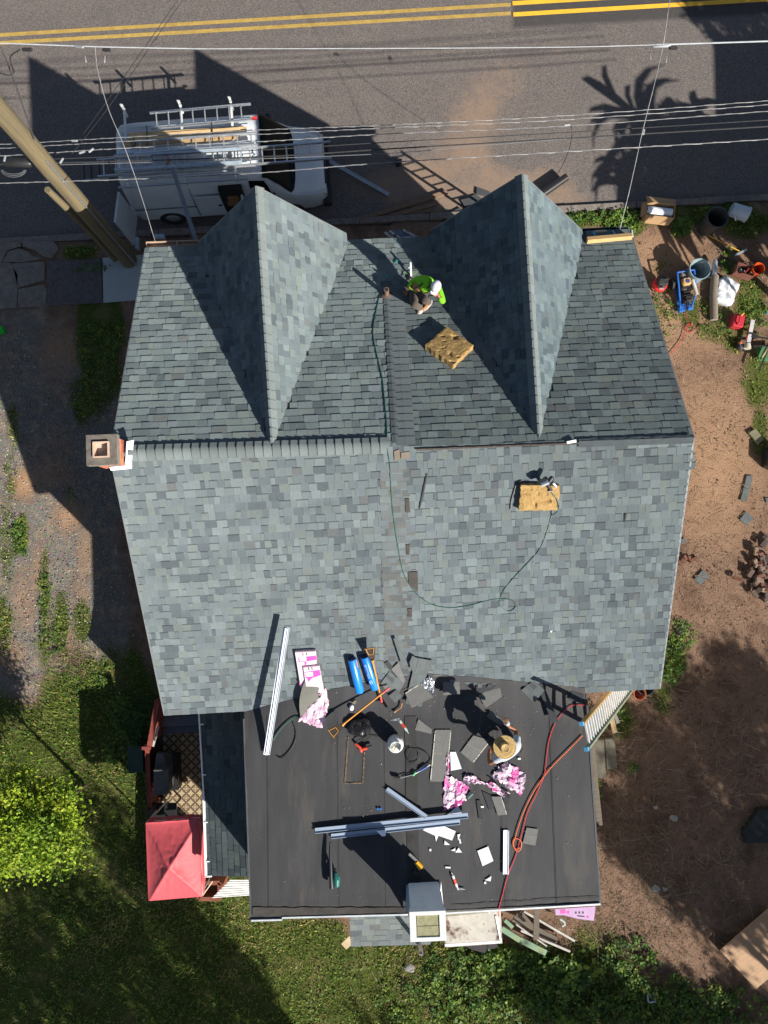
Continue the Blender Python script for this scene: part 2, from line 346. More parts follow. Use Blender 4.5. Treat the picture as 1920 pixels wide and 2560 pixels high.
while u<1900:
    if u>1560: break
    slab('paving_slab',[(u,634-(u-372)*.035),(u+128,630-(u-372)*.035),(u+128,741-(u-372)*.035),(u,746-(u-372)*.035)],0.0,.03,CONC,pv,lift=-.005,inset=.01); u+=132
# ---------------- the house ----------------
TH=rad(2.46)
def W(x,y,z): return Vector((math.cos(TH)*x-math.sin(TH)*y,math.sin(TH)*x+math.cos(TH)*y,z))
RL=G(275.5,1137,6.828);RR=G(1734.5,1095,6.828)
PRr=Plane(RL,RR,G(1030,1752,4.55));PF=Plane(RL,RR,G(968,595,4.755));ZF=4.57
HOUSE=thing('house','two-storey twin house with grey shingled twin-gabled roof and black flat rear roof','house',W(.4,1.6,0))
pal=[tuple(k*f for k,f in zip(tuple(q*.90+m_*.10 for q,m_ in zip(c,(.118,.134,.138))),(1.33,1.37,1.41))) for c in [(.150,.172,.172),(.118,.137,.140),(.130,.150,.148),(.100,.116,.122),(.078,.090,.098),(.140,.155,.146),(.108,.112,.112),(.125,.142,.150)]]
wts=[4,5,5,4,2.6,2,.7,4]
def pfr(pl,a,b):   # frame in a plane: origin a, s along a->b, t up the slope
    es=(b-a).normalized();et=pl.n.cross(es)
    if et.z<0: et=-et
    M=Matrix((es,et,pl.n)).transposed().to_4x4();M.translation=a;return M
def clip(poly,cl):
    ar=sum(cl[i][0]*cl[(i+1)%len(cl)][1]-cl[(i+1)%len(cl)][0]*cl[i][1] for i in range(len(cl)))
    if ar<0: cl=cl[::-1]
    out=poly
    for i in range(len(cl)):
        a=cl[i];b=cl[(i+1)%len(cl)];e=lambda p:(b[0]-a[0])*(p[1]-a[1])-(b[1]-a[1])*(p[0]-a[0])
        src=out;out=[]
        for j in range(len(src)):
            p=src[j];q=src[(j+1)%len(src)];ep=e(p);eq=e(q)
            if ep>=0: out.append(p)
            if (ep>=0)!=(eq>=0): t=ep/(ep-eq); out.append((p[0]+(q[0]-p[0])*t,p[1]+(q[1]-p[1])*t))
        if len(out)<3: return []
    return out
SHEETS=[];INDIV=[];TPL={}
def tabpoly(mb,poly,t0,ex,h,col,band):
    zt=lambda t:.0015+h*(1-(t-t0)/ex*.92)
    def pr(pp,c):
        n=len(pp);v=[(x,y,zt(y)) for x,y in pp]+[(x,y,-.004) for x,y in pp]
        mb.add(v,[tuple(range(n))]+[(n+i,n+(i+1)%n,(i+1)%n,i) for i in range(n)],c)
    if band:
        tb=t0+ex-.021; lo=clip(poly,[(-99,-99),(99,-99),(99,tb),(-99,tb)]);hi=clip(poly,[(-99,tb),(99,tb),(99,99),(-99,99)])
        if len(lo)>2: pr(lo,col)
        if len(hi)>2: pr(hi,tuple(k*.42 for k in col))
    else: pr(poly,col)
def field(pl,corners,skip=None,tint=(1,1,1),name='roof',ex=.143,indiv=0,wr=(.065,.205),first=None,seed=1,deckt=.12,bandp=.8,lr=None,hs=1):
    """corners: eave-left, eave-right, ridge-right, ridge-left (world)."""
    r=random.Random(seed);M=pfr(pl,corners[0],corners[1]);I=M.inverted();Q=[(I@c).xy[:] for c in corners]
    s0=min(q[0] for q in Q);s1=max(q[0] for q in Q);t0=min(q[1] for q in Q);t1=max(q[1] for q in Q)
    n=pl.n;deck=MB();vs=[c-n*.006 for c in corners]+[c-n*(.006+deckt) for c in corners];k=len(corners)
    deck.add(vs,[tuple(range(k)),tuple(range(2*k-1,k-1,-1))]+[(i,k+i,k+(i+1)%k,(i+1)%k) for i in range(k)])
    ro=part(name,deck,mt('roof_underlay',(.05,.055,.058),.9),HOUSE,world=True)
    mb=MB();mb.T=M;rows=int((t1-t0)/ex)+1;cnt=0;order=[]
    for j in range(rows):
        ta=t0+j*ex;s=s0-r.uniform(0,.2);hi=r.random()<.5
        while s<s1:
            wd=r.uniform(*wr);hi=(not hi) if r.random()<.82 else hi;col=r.choices(pal,wts)[0];kf=r.uniform(.93,1.07)
            c=M@Vector((s+wd/2,ta+ex/2,0))
            if not(skip and skip(c)):
                po=[(s,ta),(s+wd-.003,ta),(s+wd-.003,ta+ex+.004),(s,ta+ex+.004)];cp=clip(po,Q)
                if len(cp)>2: order.append((j,s,wd,ta,hi,col,kf,cp,len(cp)==4 and abs(cp[0][0]-s)<1e-6 and abs(cp[2][1]-ta-ex-.004)<1e-6 or cp==po))
            s+=wd
    order.sort(key=lambda o:-o[0])
    for (j,s,wd,ta,hi,col,kf,cp,full) in order:
        h=(.0105 if hi else .0055)*hs
        if full and cnt<indiv:
            qw=round(wd/.015)*.015;key=(qw,hi,col,tint)
            if key not in TPL:
                m2=MB();tabpoly(m2,[(0,0),(qw-.003,0),(qw-.003,ex+.004),(0,ex+.004)],0,ex,h,tuple(a*b for a,b in zip(col,tint)),not hi);TPL[key]=m2.mesh('shingle',SHING)
            inst('shingle',TPL[key],ro,M@Matrix.Translation((s,ta,0))@Matrix.Diagonal((wd/qw,1,1,1)));cnt+=1
        else:
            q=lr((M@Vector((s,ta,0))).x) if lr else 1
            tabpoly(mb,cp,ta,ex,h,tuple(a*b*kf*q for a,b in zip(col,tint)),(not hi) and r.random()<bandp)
    SHEETS.append((mb,ro)); o=part('shingles',mb,SHING,ro,world=True,kind='stuff')
    return ro
# gable planes first, so that hidden shingles can be left out
class Gab: pass
def mkg(tip,back,bl,br):
    g=Gab();g.t=G(*tip,6.80);g.b=G(*back,6.795);g.l=G(*bl,4.84);g.r=G(*br,4.84);g.PL=Plane(g.t,g.b,g.l);g.PR=Plane(g.t,g.r,g.b)
    d=(g.b-g.t);g.lb=g.l+d;g.rb=g.r+d;return g
GA=mkg((641,468),(680,1112),(496,607),(866,586));GB=mkg((1306,437),(1347,1096),(1076,578),(1455,577))
def under(c):
    for g in (GA,GB):
        if g.PL.z(c.x,c.y)>c.z+.08 and g.PR.z(c.x,c.y)>c.z+.08 and min(g.PL.z(c.x,c.y),g.PR.z(c.x,c.y))>c.z+.08: return True
    return False
MEM=[(610,1783),(690,1762),(770,1742),(850,1722),(960,1700),(1070,1687),(1200,1697),(1300,1707),(1400,1717),(1462,1723)]
def memv(u):
    for (a,b),(c,d) in zip(MEM,MEM[1:]):
        if a<=u<=c: return b+(d-b)*(u-a)/(c-a)
    return 9999
FLc=G(364,620,PF);FRc=G(1574,573,PF);ELc=G(411.5,1788.5,PRr);ERc=G(1649.5,1721.6,PRr)
def skr(c):
    u,v=PX(c);return v>memv(u)+8 or (977<u<1040 and 1135<v<1690 and False)
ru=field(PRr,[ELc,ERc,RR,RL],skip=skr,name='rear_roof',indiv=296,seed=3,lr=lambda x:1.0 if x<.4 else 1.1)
mid=(FLc+FRc)/2
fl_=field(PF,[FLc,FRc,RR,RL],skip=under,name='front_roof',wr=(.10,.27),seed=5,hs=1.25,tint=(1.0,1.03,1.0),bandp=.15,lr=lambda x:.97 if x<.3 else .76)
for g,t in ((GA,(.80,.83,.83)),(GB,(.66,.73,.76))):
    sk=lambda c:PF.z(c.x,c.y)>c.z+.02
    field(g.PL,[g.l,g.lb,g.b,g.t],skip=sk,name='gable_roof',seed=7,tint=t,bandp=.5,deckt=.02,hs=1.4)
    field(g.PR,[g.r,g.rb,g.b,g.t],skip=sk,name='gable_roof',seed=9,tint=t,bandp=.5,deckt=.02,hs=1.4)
# ridge caps
def caps(A,B,nA,nB,par,sp=.145,wd=.15,tint=1,label=None,lf=0,bh=.024):
    d=(B-A);L=d.length;d.normalize();n=int(L/sp);meshes=[]
    up=(nA+nB).normalized()
    for q in range(6):
        kf=tint*rnd.uniform(.88,1.12);c=tuple(k*kf for k in (.165,.190,.192));mb=MB()
        sa=nA.cross(d); sb=d.cross(nB)
        if sa.z>0: sa=-sa
        if sb.z>0: sb=-sb
        # local frame: x along ridge, y side b, z up
        M=Matrix((d,up.cross(d),up)).transposed().to_4x4();I=M.inverted().to_3x3();a=I@sa;b=I@sb
        pts=[a*wd,a*wd*.5+Vector((0,0,.010)),a*.03+Vector((0,0,.014)),b*.03+Vector((0,0,.014)),b*wd*.5+Vector((0,0,.010)),b*wd]
        hh=[.020,.006]
        v=[]
        for xx,h in ((0,bh),(sp+.004,.006)):
            for p in pts: v.append(Vector((xx,p.y+U(-.002,.002),p.z+h)))
        for p in pts: v.append(Vector((0,p.y,p.z-.004)))
        f=[(i,i+1,7+i,6+i) for i in range(5)]+[(12+i,13+i,i+1,i) for i in range(5)]
        f+=[]
        mb.add(v,f,c);meshes.append((mb.mesh('ridge_cap',SHING,True),M))
    for i in range(n):
        me,M=meshes[rnd.randrange(6)];K=M.copy();K.translation=A+d*(i*sp)+up*lf;inst('ridge_cap',me,par,K)
allr=[c for c in HOUSE.children]
caps(G(322,1132,6.84),G(985,1112,6.84),PF.n,PRr.n,ru,label=None)
for g,o in ((GA,2),(GB,4)):
    d=(g.b-g.t).normalized();caps(g.t,g.b+d*.05,g.PR.n,g.PL.n,allr[o],sp=.155,wd=.17,lf=.02,tint=.92,bh=.034)
# strips of caps where the two halves of the twin meet
def strip(p0,p1,pl,par,wd,tint=1,sp=.15):
    A=G(*p0,pl);B=G(*p1,pl);d=(B-A);L=d.length;d.normalize();n=int(L/sp);y=pl.n.cross(d);me=[]
    for q in range(4):
        mb=MB();kf=tint*rnd.uniform(.85,1.1);c=tuple(k*kf for k in (.125,.148,.156));mb.add([(0,-wd/2,.020),(sp+.01,-wd/2,.012),(sp+.01,0,.018),(0,0,.027),(sp+.01,wd/2,.012),(0,wd/2,.020),(0,-wd/2,0),(0,0,0),(0,wd/2,0)],[(0,3,2,1),(3,5,4,2),(6,7,3,0),(7,8,5,3)][:],c)
        mb.add([(0,-wd/2,0),(sp+.01,-wd/2,0),(sp+.01,-wd/2,.012),(0,-wd/2,.020)],[(0,1,2,3)],c);mb.add([(0,wd/2,0),(sp+.01,wd/2,0),(sp+.01,wd/2,.012),(0,wd/2,.020)],[(3,2,1,0)],c);me.append(mb.mesh('ridge_cap',SHING))
    M=Matrix((d,y,pl.n)).transposed().to_4x4()
    for i in range(n): K=M.copy();K.translation=A+d*(i*sp);inst('ridge_cap',me[rnd.randrange(4)],par,K)
strip((988,724),(1017,1128),PF,fl_,.30);strip((966,735),(990,1118),PF,fl_,.12,.85)
# brownish weathered strip down the rear slope where the halves meet
mb=MB();M=pfr(PRr,G(1000,1700,PRr),G(1100,1697,PRr));mb.T=M
for j in range(30):
    s=-.28+U(-.03,.02)-.0*j
    while s<.16:
        wd=U(.08,.2);c=rnd.choice([(.16,.175,.175),(.165,.165,.155),(.13,.14,.14),(.17,.19,.195),(.15,.155,.15),(.16,.18,.185)]);t=j*.143+.0
        u_,v_=PX(M@Vector((s,t,0)))
        if 1140<v_<1690: tabpoly(mb,[(s,t),(s+wd,t),(s+wd,t+.145),(s,t+.145)],t,.143,.013,c,False)
        s+=wd
mb.T=M@Matrix.Rotation(0,4,'Z');part('shingles',mb,SHING,ru,world=True,kind='stuff')
for pts in ([(1013,1245),(1023,1245),(1025,1280),(1014,1280)],[(1020,1428),(1044,1428),(1045,1462),(1043,1478),(1022,1460)],[(1020,1520),(1030,1520),(1030,1540),(1020,1540)],[(1015,1360),(1024,1360),(1024,1385),(1016,1385)]):
    slab('old_shingle',pts,PRr,.02,mt('brown_old_shingle',(.085,.075,.068),.95,fine=100),ru,lift=.003)
# torn, uncapped part of the ridge and the long smooth cap strip on the right
def rstrip(u0,v0,u1,v1,wf,wr,col,name,n=40,amp=.012,z0=.03):
    mb=MB();A=G(u0,v0,6.84);B=G(u1,v1,6.84);ef=(FRc-RR).normalized();er=(ERc-RR).normalized()
    def fn(s,t):
        p=A+(B-A)*s;q=(t-.5)*2;o=ef*wf*(-q) if q<0 else er*wr*q
        return p+o+Vector((0,0,z0*(1-abs(q)*.5)+noise.noise((s*30,q*2,u0))*amp))
    mb.grid(n,8,fn);part(name,mb,col,HOUSE,world=True,smooth=True)
rstrip(1040,1123,1446,1107,.012,.025,mt('torn_felt_edge',(.075,.058,.05),.9,var=.5,scale=20),'felt_edge',amp=.015,z0=.022)
rstrip(1446,1104,1734,1094,.06,.10,mt('cap_strip',(.088,.105,.112),.95,fine=150),'cap_strip',z0=.03)
slab('flashing_scrap',[(1416,1104),(1440,1099),(1441,1106),(1418,1110)],6.86,.01,WHITE,HOUSE)
slab('flashing_scrap',[(985,1127),(998,1122),(1000,1146),(986,1150)],PRr,.02,mt('bare_board',(.22,.18,.14),.9),HOUSE,lift=.006)
slab('flashing_scrap',[(1002,1131),(1024,1128),(1022,1146),(1003,1146)],PRr,.018,mt('bare_board',(.22,.18,.14),.9),HOUSE,lift=.006)
# rake trim
for a,b,n in ((FLc,RL,PF),(RL,ELc,PRr),(FRc,RR,PF),(RR,ERc,PRr)):
    mb=MB();mb.beam(a+n.n*-.065,b+n.n*-.065,.03,.14,up=n.n);part('rake_trim',mb,mt('trim_grey',(.15,.16,.17),.6),HOUSE,world=True)
for g in (GA,GB):
    for a,b,n in ((g.t,g.l,g.PL),(g.t,g.r,g.PR)):
        mb=MB();o=(g.t-g.b).normalized()*.012;mb.beam(a+n.n*-.07+o,b+n.n*-.07+o,.025,.15,up=n.n);part('rake_trim',mb,mt('trim_grey',(.3,.3,.3)),HOUSE,world=True)
# walls
SID=mat('cream_siding',(.50,.46,.38),.8,var=.06,bump=.15,bs=6,stretch=(1,1,6))
def wallblk(x0,x1,y0,y1,zt0,zt1,zr=None,yr=None,name='wall'):
    mb=MB();P=[]
    pr=[(y0,0),(y1,0),(y1,zt1)]+([(yr,zr)] if zr else [])+[(y0,zt0)];n=len(pr)
    mb.add([W(x0,y,z) for y,z in pr]+[W(x1,y,z) for y,z in pr],[tuple(range(n-1,-1,-1)),tuple(range(n,2*n))]+[(i,(i+1)%n,n+(i+1)%n,n+i) for i in range(n)])
    return part(name,mb,SID,HOUSE,world=True)
wallblk(-4.1,5.02,-2.72,5.88,4.42,4.60,6.62,1.7)
wallblk(-2.55,3.68,-6.62,-2.73,4.30,4.30)
for g in (GA,GB):
    mb=MB();d=(g.b-g.t).normalized();o=d*.12;k=Vector((0,0,-.16));z0=Vector((0,0,-1.6))
    A=g.l+o+k+(g.r-g.l)*.04;B=g.r+o+k-(g.r-g.l)*.04;T=g.t+o+k*1.4
    mb.add([A,B,T,A+d*1,B+d*1,T+d*1],[(0,1,2),(3,5,4),(0,3,4,1),(0,2,5,3),(1,4,5,2)]);part('gable_wall',mb,SID,HOUSE,world=True)
def window(x,y,z,nx,ny,w_=.9,h_=1.4):   # window on a wall: centre in house coordinates, outward normal
    fr=MB();gl=MB();tx,ty=-ny,nx
    M=Matrix((W(tx,ty,0),Vector((0,0,1)),W(nx,ny,0))).transposed().to_4x4();M.translation=W(x,y,z)
    for a,b,c,d in ((-w_/2-.07,-h_/2-.07,w_/2+.07,-h_/2),(-w_/2-.07,h_/2,w_/2+.07,h_/2+.07),(-w_/2-.07,-h_/2,-w_/2,h_/2),(w_/2,-h_/2,w_/2+.07,h_/2),(-w_/2,-.025,w_/2,.025)): fr.box(a,b,-.03,c,d,.05,M)
    gl.box(-w_/2,-h_/2,-.02,w_/2,h_/2,.012,M);f=part('window',fr,WHITE,HOUSE,world=True);part('pane',gl,GLASS,f,world=True)
for x in (-2.9,-.6,1.2,3.9):
    for z in (1.5,3.6): window(x,5.88,z,0,1)
for y in (-1.2,.9,4): window(5.02,y,3.5,1,0);window(5.02,y,1.4,1,0)
for y in (3.6,): window(-4.1,y,3.5,-1,0);window(-4.1,y,1.4,-1,0)
window(0,-6.62,3.2,0,-1);window(2.9,-6.62,3.2,0,-1);window(3.68,-4.2,3.2,1,0)
# front gutters between the gables
def gutter(u0,v0,u1,v1,z,m,par,w_=.12,name='gutter'):
    a=G(u0,v0,z);b=G(u1,v1,z);x=(b-a);L=x.length;x.normalize();y=Vector((0,0,1)).cross(x);M=Matrix((x,y,Vector((0,0,1)))).transposed().to_4x4();M.translation=a
    mb=MB();mb.T=M;t=.006
    mb.box(0,-w_/2,-.10,L,w_/2,-.10+t);mb.box(0,-w_/2,-.10,L,-w_/2+t,0);mb.box(0,w_/2-t,-.10,L,w_/2+.008,.004);mb.box(0,-w_/2,-.1,.012,w_/2,0);mb.box(L-.012,-w_/2,-.1,L,w_/2,0)
    for k in range(1,max(2,int(L/.6))): mb.box(k*.6-.01,-w_/2,-.012,k*.6+.01,w_/2,0)
    return part(name,mb,m,par,world=True)
gutter(365,613,496,608,4.72,mt('brown_gutter',(.42,.30,.22),.6),HOUSE)
gutter(897,606,1062,601,4.72,WHITE,HOUSE,.05)
gutter(1448,578,1572,573,4.70,mt('dark_gutter',(.05,.055,.06),.6),HOUSE,.10)
# flat roof
mb=MB();nx=90;cols=[]
AL=(610.4,1783);BL=(629,2299);BR=(1499.5,2258);AR=(1462,1729)
FLT=MB()
def ffn(s,t):
    s=max(0,min(1,s));uu=610.4+(1462-610.4)*s;top=G(uu,memv(min(1461.9,max(610.5,uu)))-4,PRr)+PRr.n*.012
    bot=G(BL[0]+(BR[0]-BL[0])*s,BL[1]+(BR[1]-BL[1])*s,ZF)
    if t<.02: p=top
    else:
        k=max(0,1-t/.2);p=top+(bot-top)*t;p.z=ZF+(top.z-ZF)*k*k
    wr=noise.noise((p.x*1.1,p.y*.5,1))*.006+noise.noise((p.x*5,p.y*2,1))*.0035*(1 if t>.05 else 0)
    if .93<t<.99: wr+=abs(noise.noise((p.x*4,p.y*9,4)))*.014*(1.3-s)
    return p+Vector((0,0,wr))
FLT.grid(120,90,ffn)
EP=mat('epdm_membrane',(.034,.034,.037),.75,var=.25,scale=1.3,c3=(.058,.054,.050),s3=.7,t3=.55,stretch=(2.2,.5,1),spec=.35,bump=.12,bs=9)
fr_=part('flat_roof',FLT,EP,HOUSE,world=True,smooth=True)
def onflat(u,v,l=.004): return G(u,v,ZF)+Vector((0,0,l))
for (a,b,w2) in (((668,1790),(672,2295),.01),((843,1760),(848,2292),.008),((960,1800),(965,2290),.008),((1026,1790),(1035,2285),.22),((1371,1745),(1392,2262),.012),((1238,1720),(1262,2268),.006)):
    mb=MB();A=G(*a,ZF);B=G(*b,ZF);q=Vector((w2,0,0))
    mb.grid(30,1,lambda s,t:A+(B-A)*s+q*(t-.5)+Vector((noise.noise((s*6,a[0],0))*.012,0,.011+t*.004)));part('lap_seam',mb,mt('seam_rubber',(.046,.045,.044),.85,c3=(.022,.022,.023),s3=1.2,t3=.5),fr_,world=True)
for (a,b,w2) in (((632,2278),(1030,2278),.15),((1130,2262),(1498,2240),.012)):
    mb=MB();A=G(*a,ZF);B=G(*b,ZF);q=Vector((0,w2,0))
    mb.grid(60,3,lambda s,t:A+(B-A)*s+q*(t-.5)+Vector((0,noise.noise((s*14,a[1],0))*.018,.018+noise.noise((s*22,t*3,0))*.008)));part('lap_seam',mb,mt('dusty_rubber',(.075,.066,.058),.95,var=.3,scale=5),fr_,world=True,smooth=True)
# dust stains that outline an old patch (thin films of dust on the membrane)
DUST=mat('tan_dust',(.23,.17,.10),1,var=.3,scale=12,c3=(.04,.04,.04),s3=14,t3=.5)
def dust(pts,wd=.02):
    for a,b in zip(pts,pts[1:]):
        A=G(*a,ZF);B=G(*b,ZF);q=(B-A).cross(Vector((0,0,1))).normalized()*wd;mb=MB()
        mb.grid(14,1,lambda s,t:A+(B-A)*s+q*(t-.5)*(1+noise.noise((s*9,a[0],0)))+Vector((0,0,.013)));part('dust_stain',mb,DUST,fr_,world=True)
dust([(871,1842),(862,1958),(907,1957),(911,1880)],.022);dust([(826,1728),(842,1792),(785,1790)],.03);dust([(713,1767),(760,1757)],.02)
for a,b in (((629,2299),(706,2297)),((706,2292),(1020,2284)),((1110,2281),(1499,2258))):
    mb=MB();A=G(*a,ZF-.01);B=G(*b,ZF-.01);mb.beam(A,B,.03,.09);part('drip_edge',mb,mt('galvanised_edge',(.55,.58,.6),.4,.3),HOUSE,world=True)
for a,b in (((611,1795),(629,2296)),((1464,1735),(1499,2257))):
    mb=MB();A=G(*a,ZF-.07);B=G(*b,ZF-.07);mb.beam(A,B,.03,.14);part('fascia',mb,mt('dark_fascia',(.06,.065,.07),.7),HOUSE,world=True)
for a,b,z in (((1478,1850),(1500,2060),3.9),((1474,1850),(1492,2050),4.2)):
    mb=MB();mb.beam(G(*a,z),G(*b,z),.06,.16);part('fascia_board',mb,OLDWOOD,HOUSE,world=True)
# the membrane is turned up onto the shingles: raise only what lies above the slope
# ---------------- chimneys ----------------
def brickface(par,M,wd,h,mx=8,bl=.2,bh=.062,cols=((.28,.085,.045),(.33,.11,.06),(.22,.07,.045),(.36,.14,.08)),jt=.010):
    # bricks of a face: local x along, y up, z out
    rows=int(h/(bh+jt))
    for j in range(rows):
        x=-(.5*bl if j%2 else 0);y=j*(bh+jt)+jt
        while x<wd-.02:
            a=max(0,x);b=min(wd,x+bl)
            if b-a>.03:
                c=rnd.choice(cols);c=tuple(k*U(.85,1.15) for k in c);key=('brick',round(b-a,2),c[0]);mb=MB();mb.box(0,0,-.03,b-a-.0,bh,.006+U(-.002,.004),None,c)
                inst('brick',mb.mesh('brick',BRICKM),par,M@Matrix.Translation((a,y,0)))
            x+=bl+jt
def faces4(c,wx,wy,rot=TH):
    R_=Matrix.Rotation(rot,4,'Z');out=[]
    for k,(w_,d_) in enumerate(((wx,wy),(wy,wx),(wx,wy),(wy,wx))):
        an=k*PI/2;M=Matrix.Translation(c)@R_@Matrix.Rotation(an,4,'Z')@Matrix.Translation((-w_/2,-d_/2,0))@Matrix(((1,0,0,0),(0,0,-1,0),(0,1,0,0),(0,0,0,1)));out.append((M,w_))
    return out
c1=(G(283,1091,7.22)+G(222,1157,7.22))/2;c1.z=0
core=MB();Mc=Matrix.Translation(c1)@Matrix.Rotation(TH,4,'Z');core.box(-.2,-.2,0,.2,.2,7.1,Mc)
ch1=part('chimney',core,MORTAR,HOUSE,world=True,label='short red brick chimney on the left gable end')
for M,w_ in faces4(c1+Vector((0,0,6.2)),.40,.40): brickface(ch1,M,w_,.86)
mb=MB()
for a,b,c,d in ((-.24,-.24,.24,-.13),(-.24,.13,.24,.24),(-.24,-.13,-.13,.13),(.13,-.13,.24,.13)): mb.box(a,b,7.08,c,d,7.2,Mc)
part('chimney_cap',mb,mt('sooty_mortar',(.13,.115,.10),.95,var=.3,scale=9,bump=.4),ch1,world=True)
mb=MB();r=.125
for a,b,c,d in ((-r,-r,r,-r+.02),(-r,r-.02,r,r),(-r,-r+.02,-r+.02,r-.02),(r-.02,-r+.02,r,r-.02)): mb.box(a,b,6.7,c,d,7.24,Mc)
part('flue_liner',mb,mt('clay_flue',(.50,.36,.27),.8),ch1,world=True)
mb=MB();mb.bc((0,0,6.72),(.22,.22,.02),Mc);part('flue_dark',mb,BLACK,ch1,world=True)
for pts in ([(317,1104),(335,1100),(330,1152),(313,1166)],):
    slab('flashing',pts,6.84,.012,WHITE,HOUSE)
slab('flashing',[(275,1166),(318,1162),(331,1153),(331,1170),(279,1175)],PRr,.012,WHITE,HOUSE,lift=.02)
# white chimney at the back
c2=(G(1027,2287,5.72)+G(1113,2345,5.72))/2;c2.z=0;Mc=Matrix.Translation(c2)@Matrix.Rotation(rad(2),4,'Z')
WCH=mat('peeling_white_paint',(.80,.80,.78),.85,var=.05,c3=(.45,.33,.27),s3=3.2,t3=.68,bump=.3,bs=25)
core=MB();core.rbox(-.285,-.22,0,.285,.22,5.62,.02);core.v=[tuple(Mc@Vector(p)) for p in core.v]
ch2=part('chimney',core,WCH,HOUSE,world=True,label='white painted chimney with grey membrane wrapped round its foot')
mb=MB()
for a,b,c,d in ((-.31,-.25,.31,-.185),(-.31,.185,.31,.25),(-.31,-.185,-.2,.185),(.2,-.185,.31,.185)): mb.box(a,b,5.6,c,d,5.72,Mc)
part('chimney_rim',mb,WCH,ch2,world=True)
for y0,y1 in ((-.18,-.003),(.003,.18)):
    mb=MB();mb.rbox(-.19,y0,5.60,.19,y1,5.70,.006);mb.v=[tuple(Mc@Vector(p)) for p in mb.v];part('flue_slab',mb,mt('cast_stone',(.40,.38,.22),.9,var=.2,scale=14,fine=60),ch2,world=True)
BLU=mat('grey_blue_membrane',(.13,.165,.21),.6,var=.08,scale=4)
def poly3(name,pts,m,par,th=.006):
    P=[G(*p) for p in pts];mb=MB();mb.add(P,[tuple(range(len(P)))]);n=(P[1]-P[0]).cross(P[2]-P[0]).normalized();k=len(P)
    mb.add([p-n*th for p in P],[tuple(range(k-1,-1,-1))]);return part(name,mb,m,par,world=True)
poly3('membrane_wrap',[(1027,2286,5.61),(1111,2281,5.61),(1102,2226,4.62),(1023,2227,4.62)],BLU,ch2)
poly3('flashing',[(1021,2228,4.66),(1066,2230,4.66),(1060,2208,4.60),(1017,2212,4.60)],mt('pale_flashing',(.30,.37,.44),.5),ch2)
poly3('flashing',[(1066,2230,4.67),(1100,2222,4.66),(1100,2205,4.60),(1063,2209,4.60)],mt('pale_flashing',(.3,.3,.3)),ch2)
poly3('flashing',[(1027,2283,5.2),(1022,2228,4.75),(1016,2212,4.60),(1013,2280,4.62)],mt('pale_flashing',(.3,.3,.3)),ch2)
poly3('flashing',[(1110,2280,5.3),(1101,2226,4.7),(1103,2205,4.60),(1109,2272,4.66)],WHITE,ch2)
# ---------------- lower roofs behind the house ----------------
PP=Plane(G(875,2296,2.7),G(1075,2290,2.7),G(975,2366,2.45))
field(PP,[G(877,2366,PP),G(1077,2360,PP),G(1077,2290,PP),G(874,2290,PP)],name='porch_roof',seed=21,tint=(1.25,1.2,1.15),wr=(.12,.3))
slab('roof_board',[(853,2358),(876,2336),(877,2362),(866,2372)],2.5,.03,mt('pale_board',(.42,.33,.2),.8),HOUSE)
mb=MB();A=G(1051,2352,2.9);B=G(1054,2382,4.1)
mb.tube([G(1049,2362,2.5),G(1053,2384,3.6)],.045,14);vp=part('vent_pipe',mb,mt('grey_pipe',(.30,.28,.26),.6),HOUSE,world=True,smooth=True)
mb=MB();mb.tube([G(1053,2384,3.6)+Vector((0,0,.001)),G(1053,2384,3.6)+Vector((0,0,.004))],.033,14);part('pipe_hole',mb,BLACK,vp,world=True)
# peeling white deck panel
for pts in ([(1108,2287),(1250,2272),(1254,2352),(1112,2362)],):
    slab('porch_top',pts,2.75,.10,mt('peeling_white_boards',(.66,.63,.57),.9,c3=(.17,.085,.05),s3=3.0,t3=.545,var=.14,bump=.4),HOUSE)
mb=MB();mb.beam(G(1240,2290,2.86),G(1252,2352,2.86),.04,.03);mb.beam(G(1112,2362,2.83),G(1252,2353,2.83),.04,.05);part('porch_trim',mb,WHITE,HOUSE,world=True)
# lean-to roof on the left
LT=Plane(G(622,2195,3.15),G(613,1790,3.15),G(505,1900,2.75))
field(LT,[G(516,2189,LT),G(500,1782,LT),G(616,1779,LT),G(632,2192,LT)],name='lean_to_roof',seed=23,tint=(.52,.54,.54),wr=(.12,.3))
def gut2(a,b,z,m,name,w_=.03):
    mb=MB();mb.beam(G(*a,z),G(*b,z),w_,.08);return part(name,mb,m,HOUSE,world=True)
gut2((498,1783),(510,1990),2.78,WHITE,'gutter',.028);gut2((510,1990),(516,2190),2.78,WHITE,'gutter',.045);gut2((514,2190),(530,2189),2.78,WHITE,'gutter',.03)
for u,v in ((504,1811),(510,1937),(514,2056),(519,2154)):
    mb=MB();mb.beam(G(u-3,v,2.83),G(u+5,v,2.84),.02,.015);part('gutter_hanger',mb,WHITE,HOUSE,world=True)
# lean-to walls and posts
wallblk(-3.72,-2.56,-6.55,-2.73,2.6,2.6)
# corrugated white awning and brown frame below it
AW=MB();a=G(530,2245,2.3);b=G(632,2238,2.3);c=G(632,2200,2.5);d=G(575,2200,2.5)
AW.grid(8,40,lambda s,t:(a+(b-a)*s)*(1-t)+(d+(c-d)*s)*t+Vector((0,0,.016*math.sin(t*44))));part('awning',AW,mt('corrugated_white',(.70,.69,.66),.6,c3=(.30,.30,.31),s3=5,t3=.66),HOUSE,world=True,smooth=True)
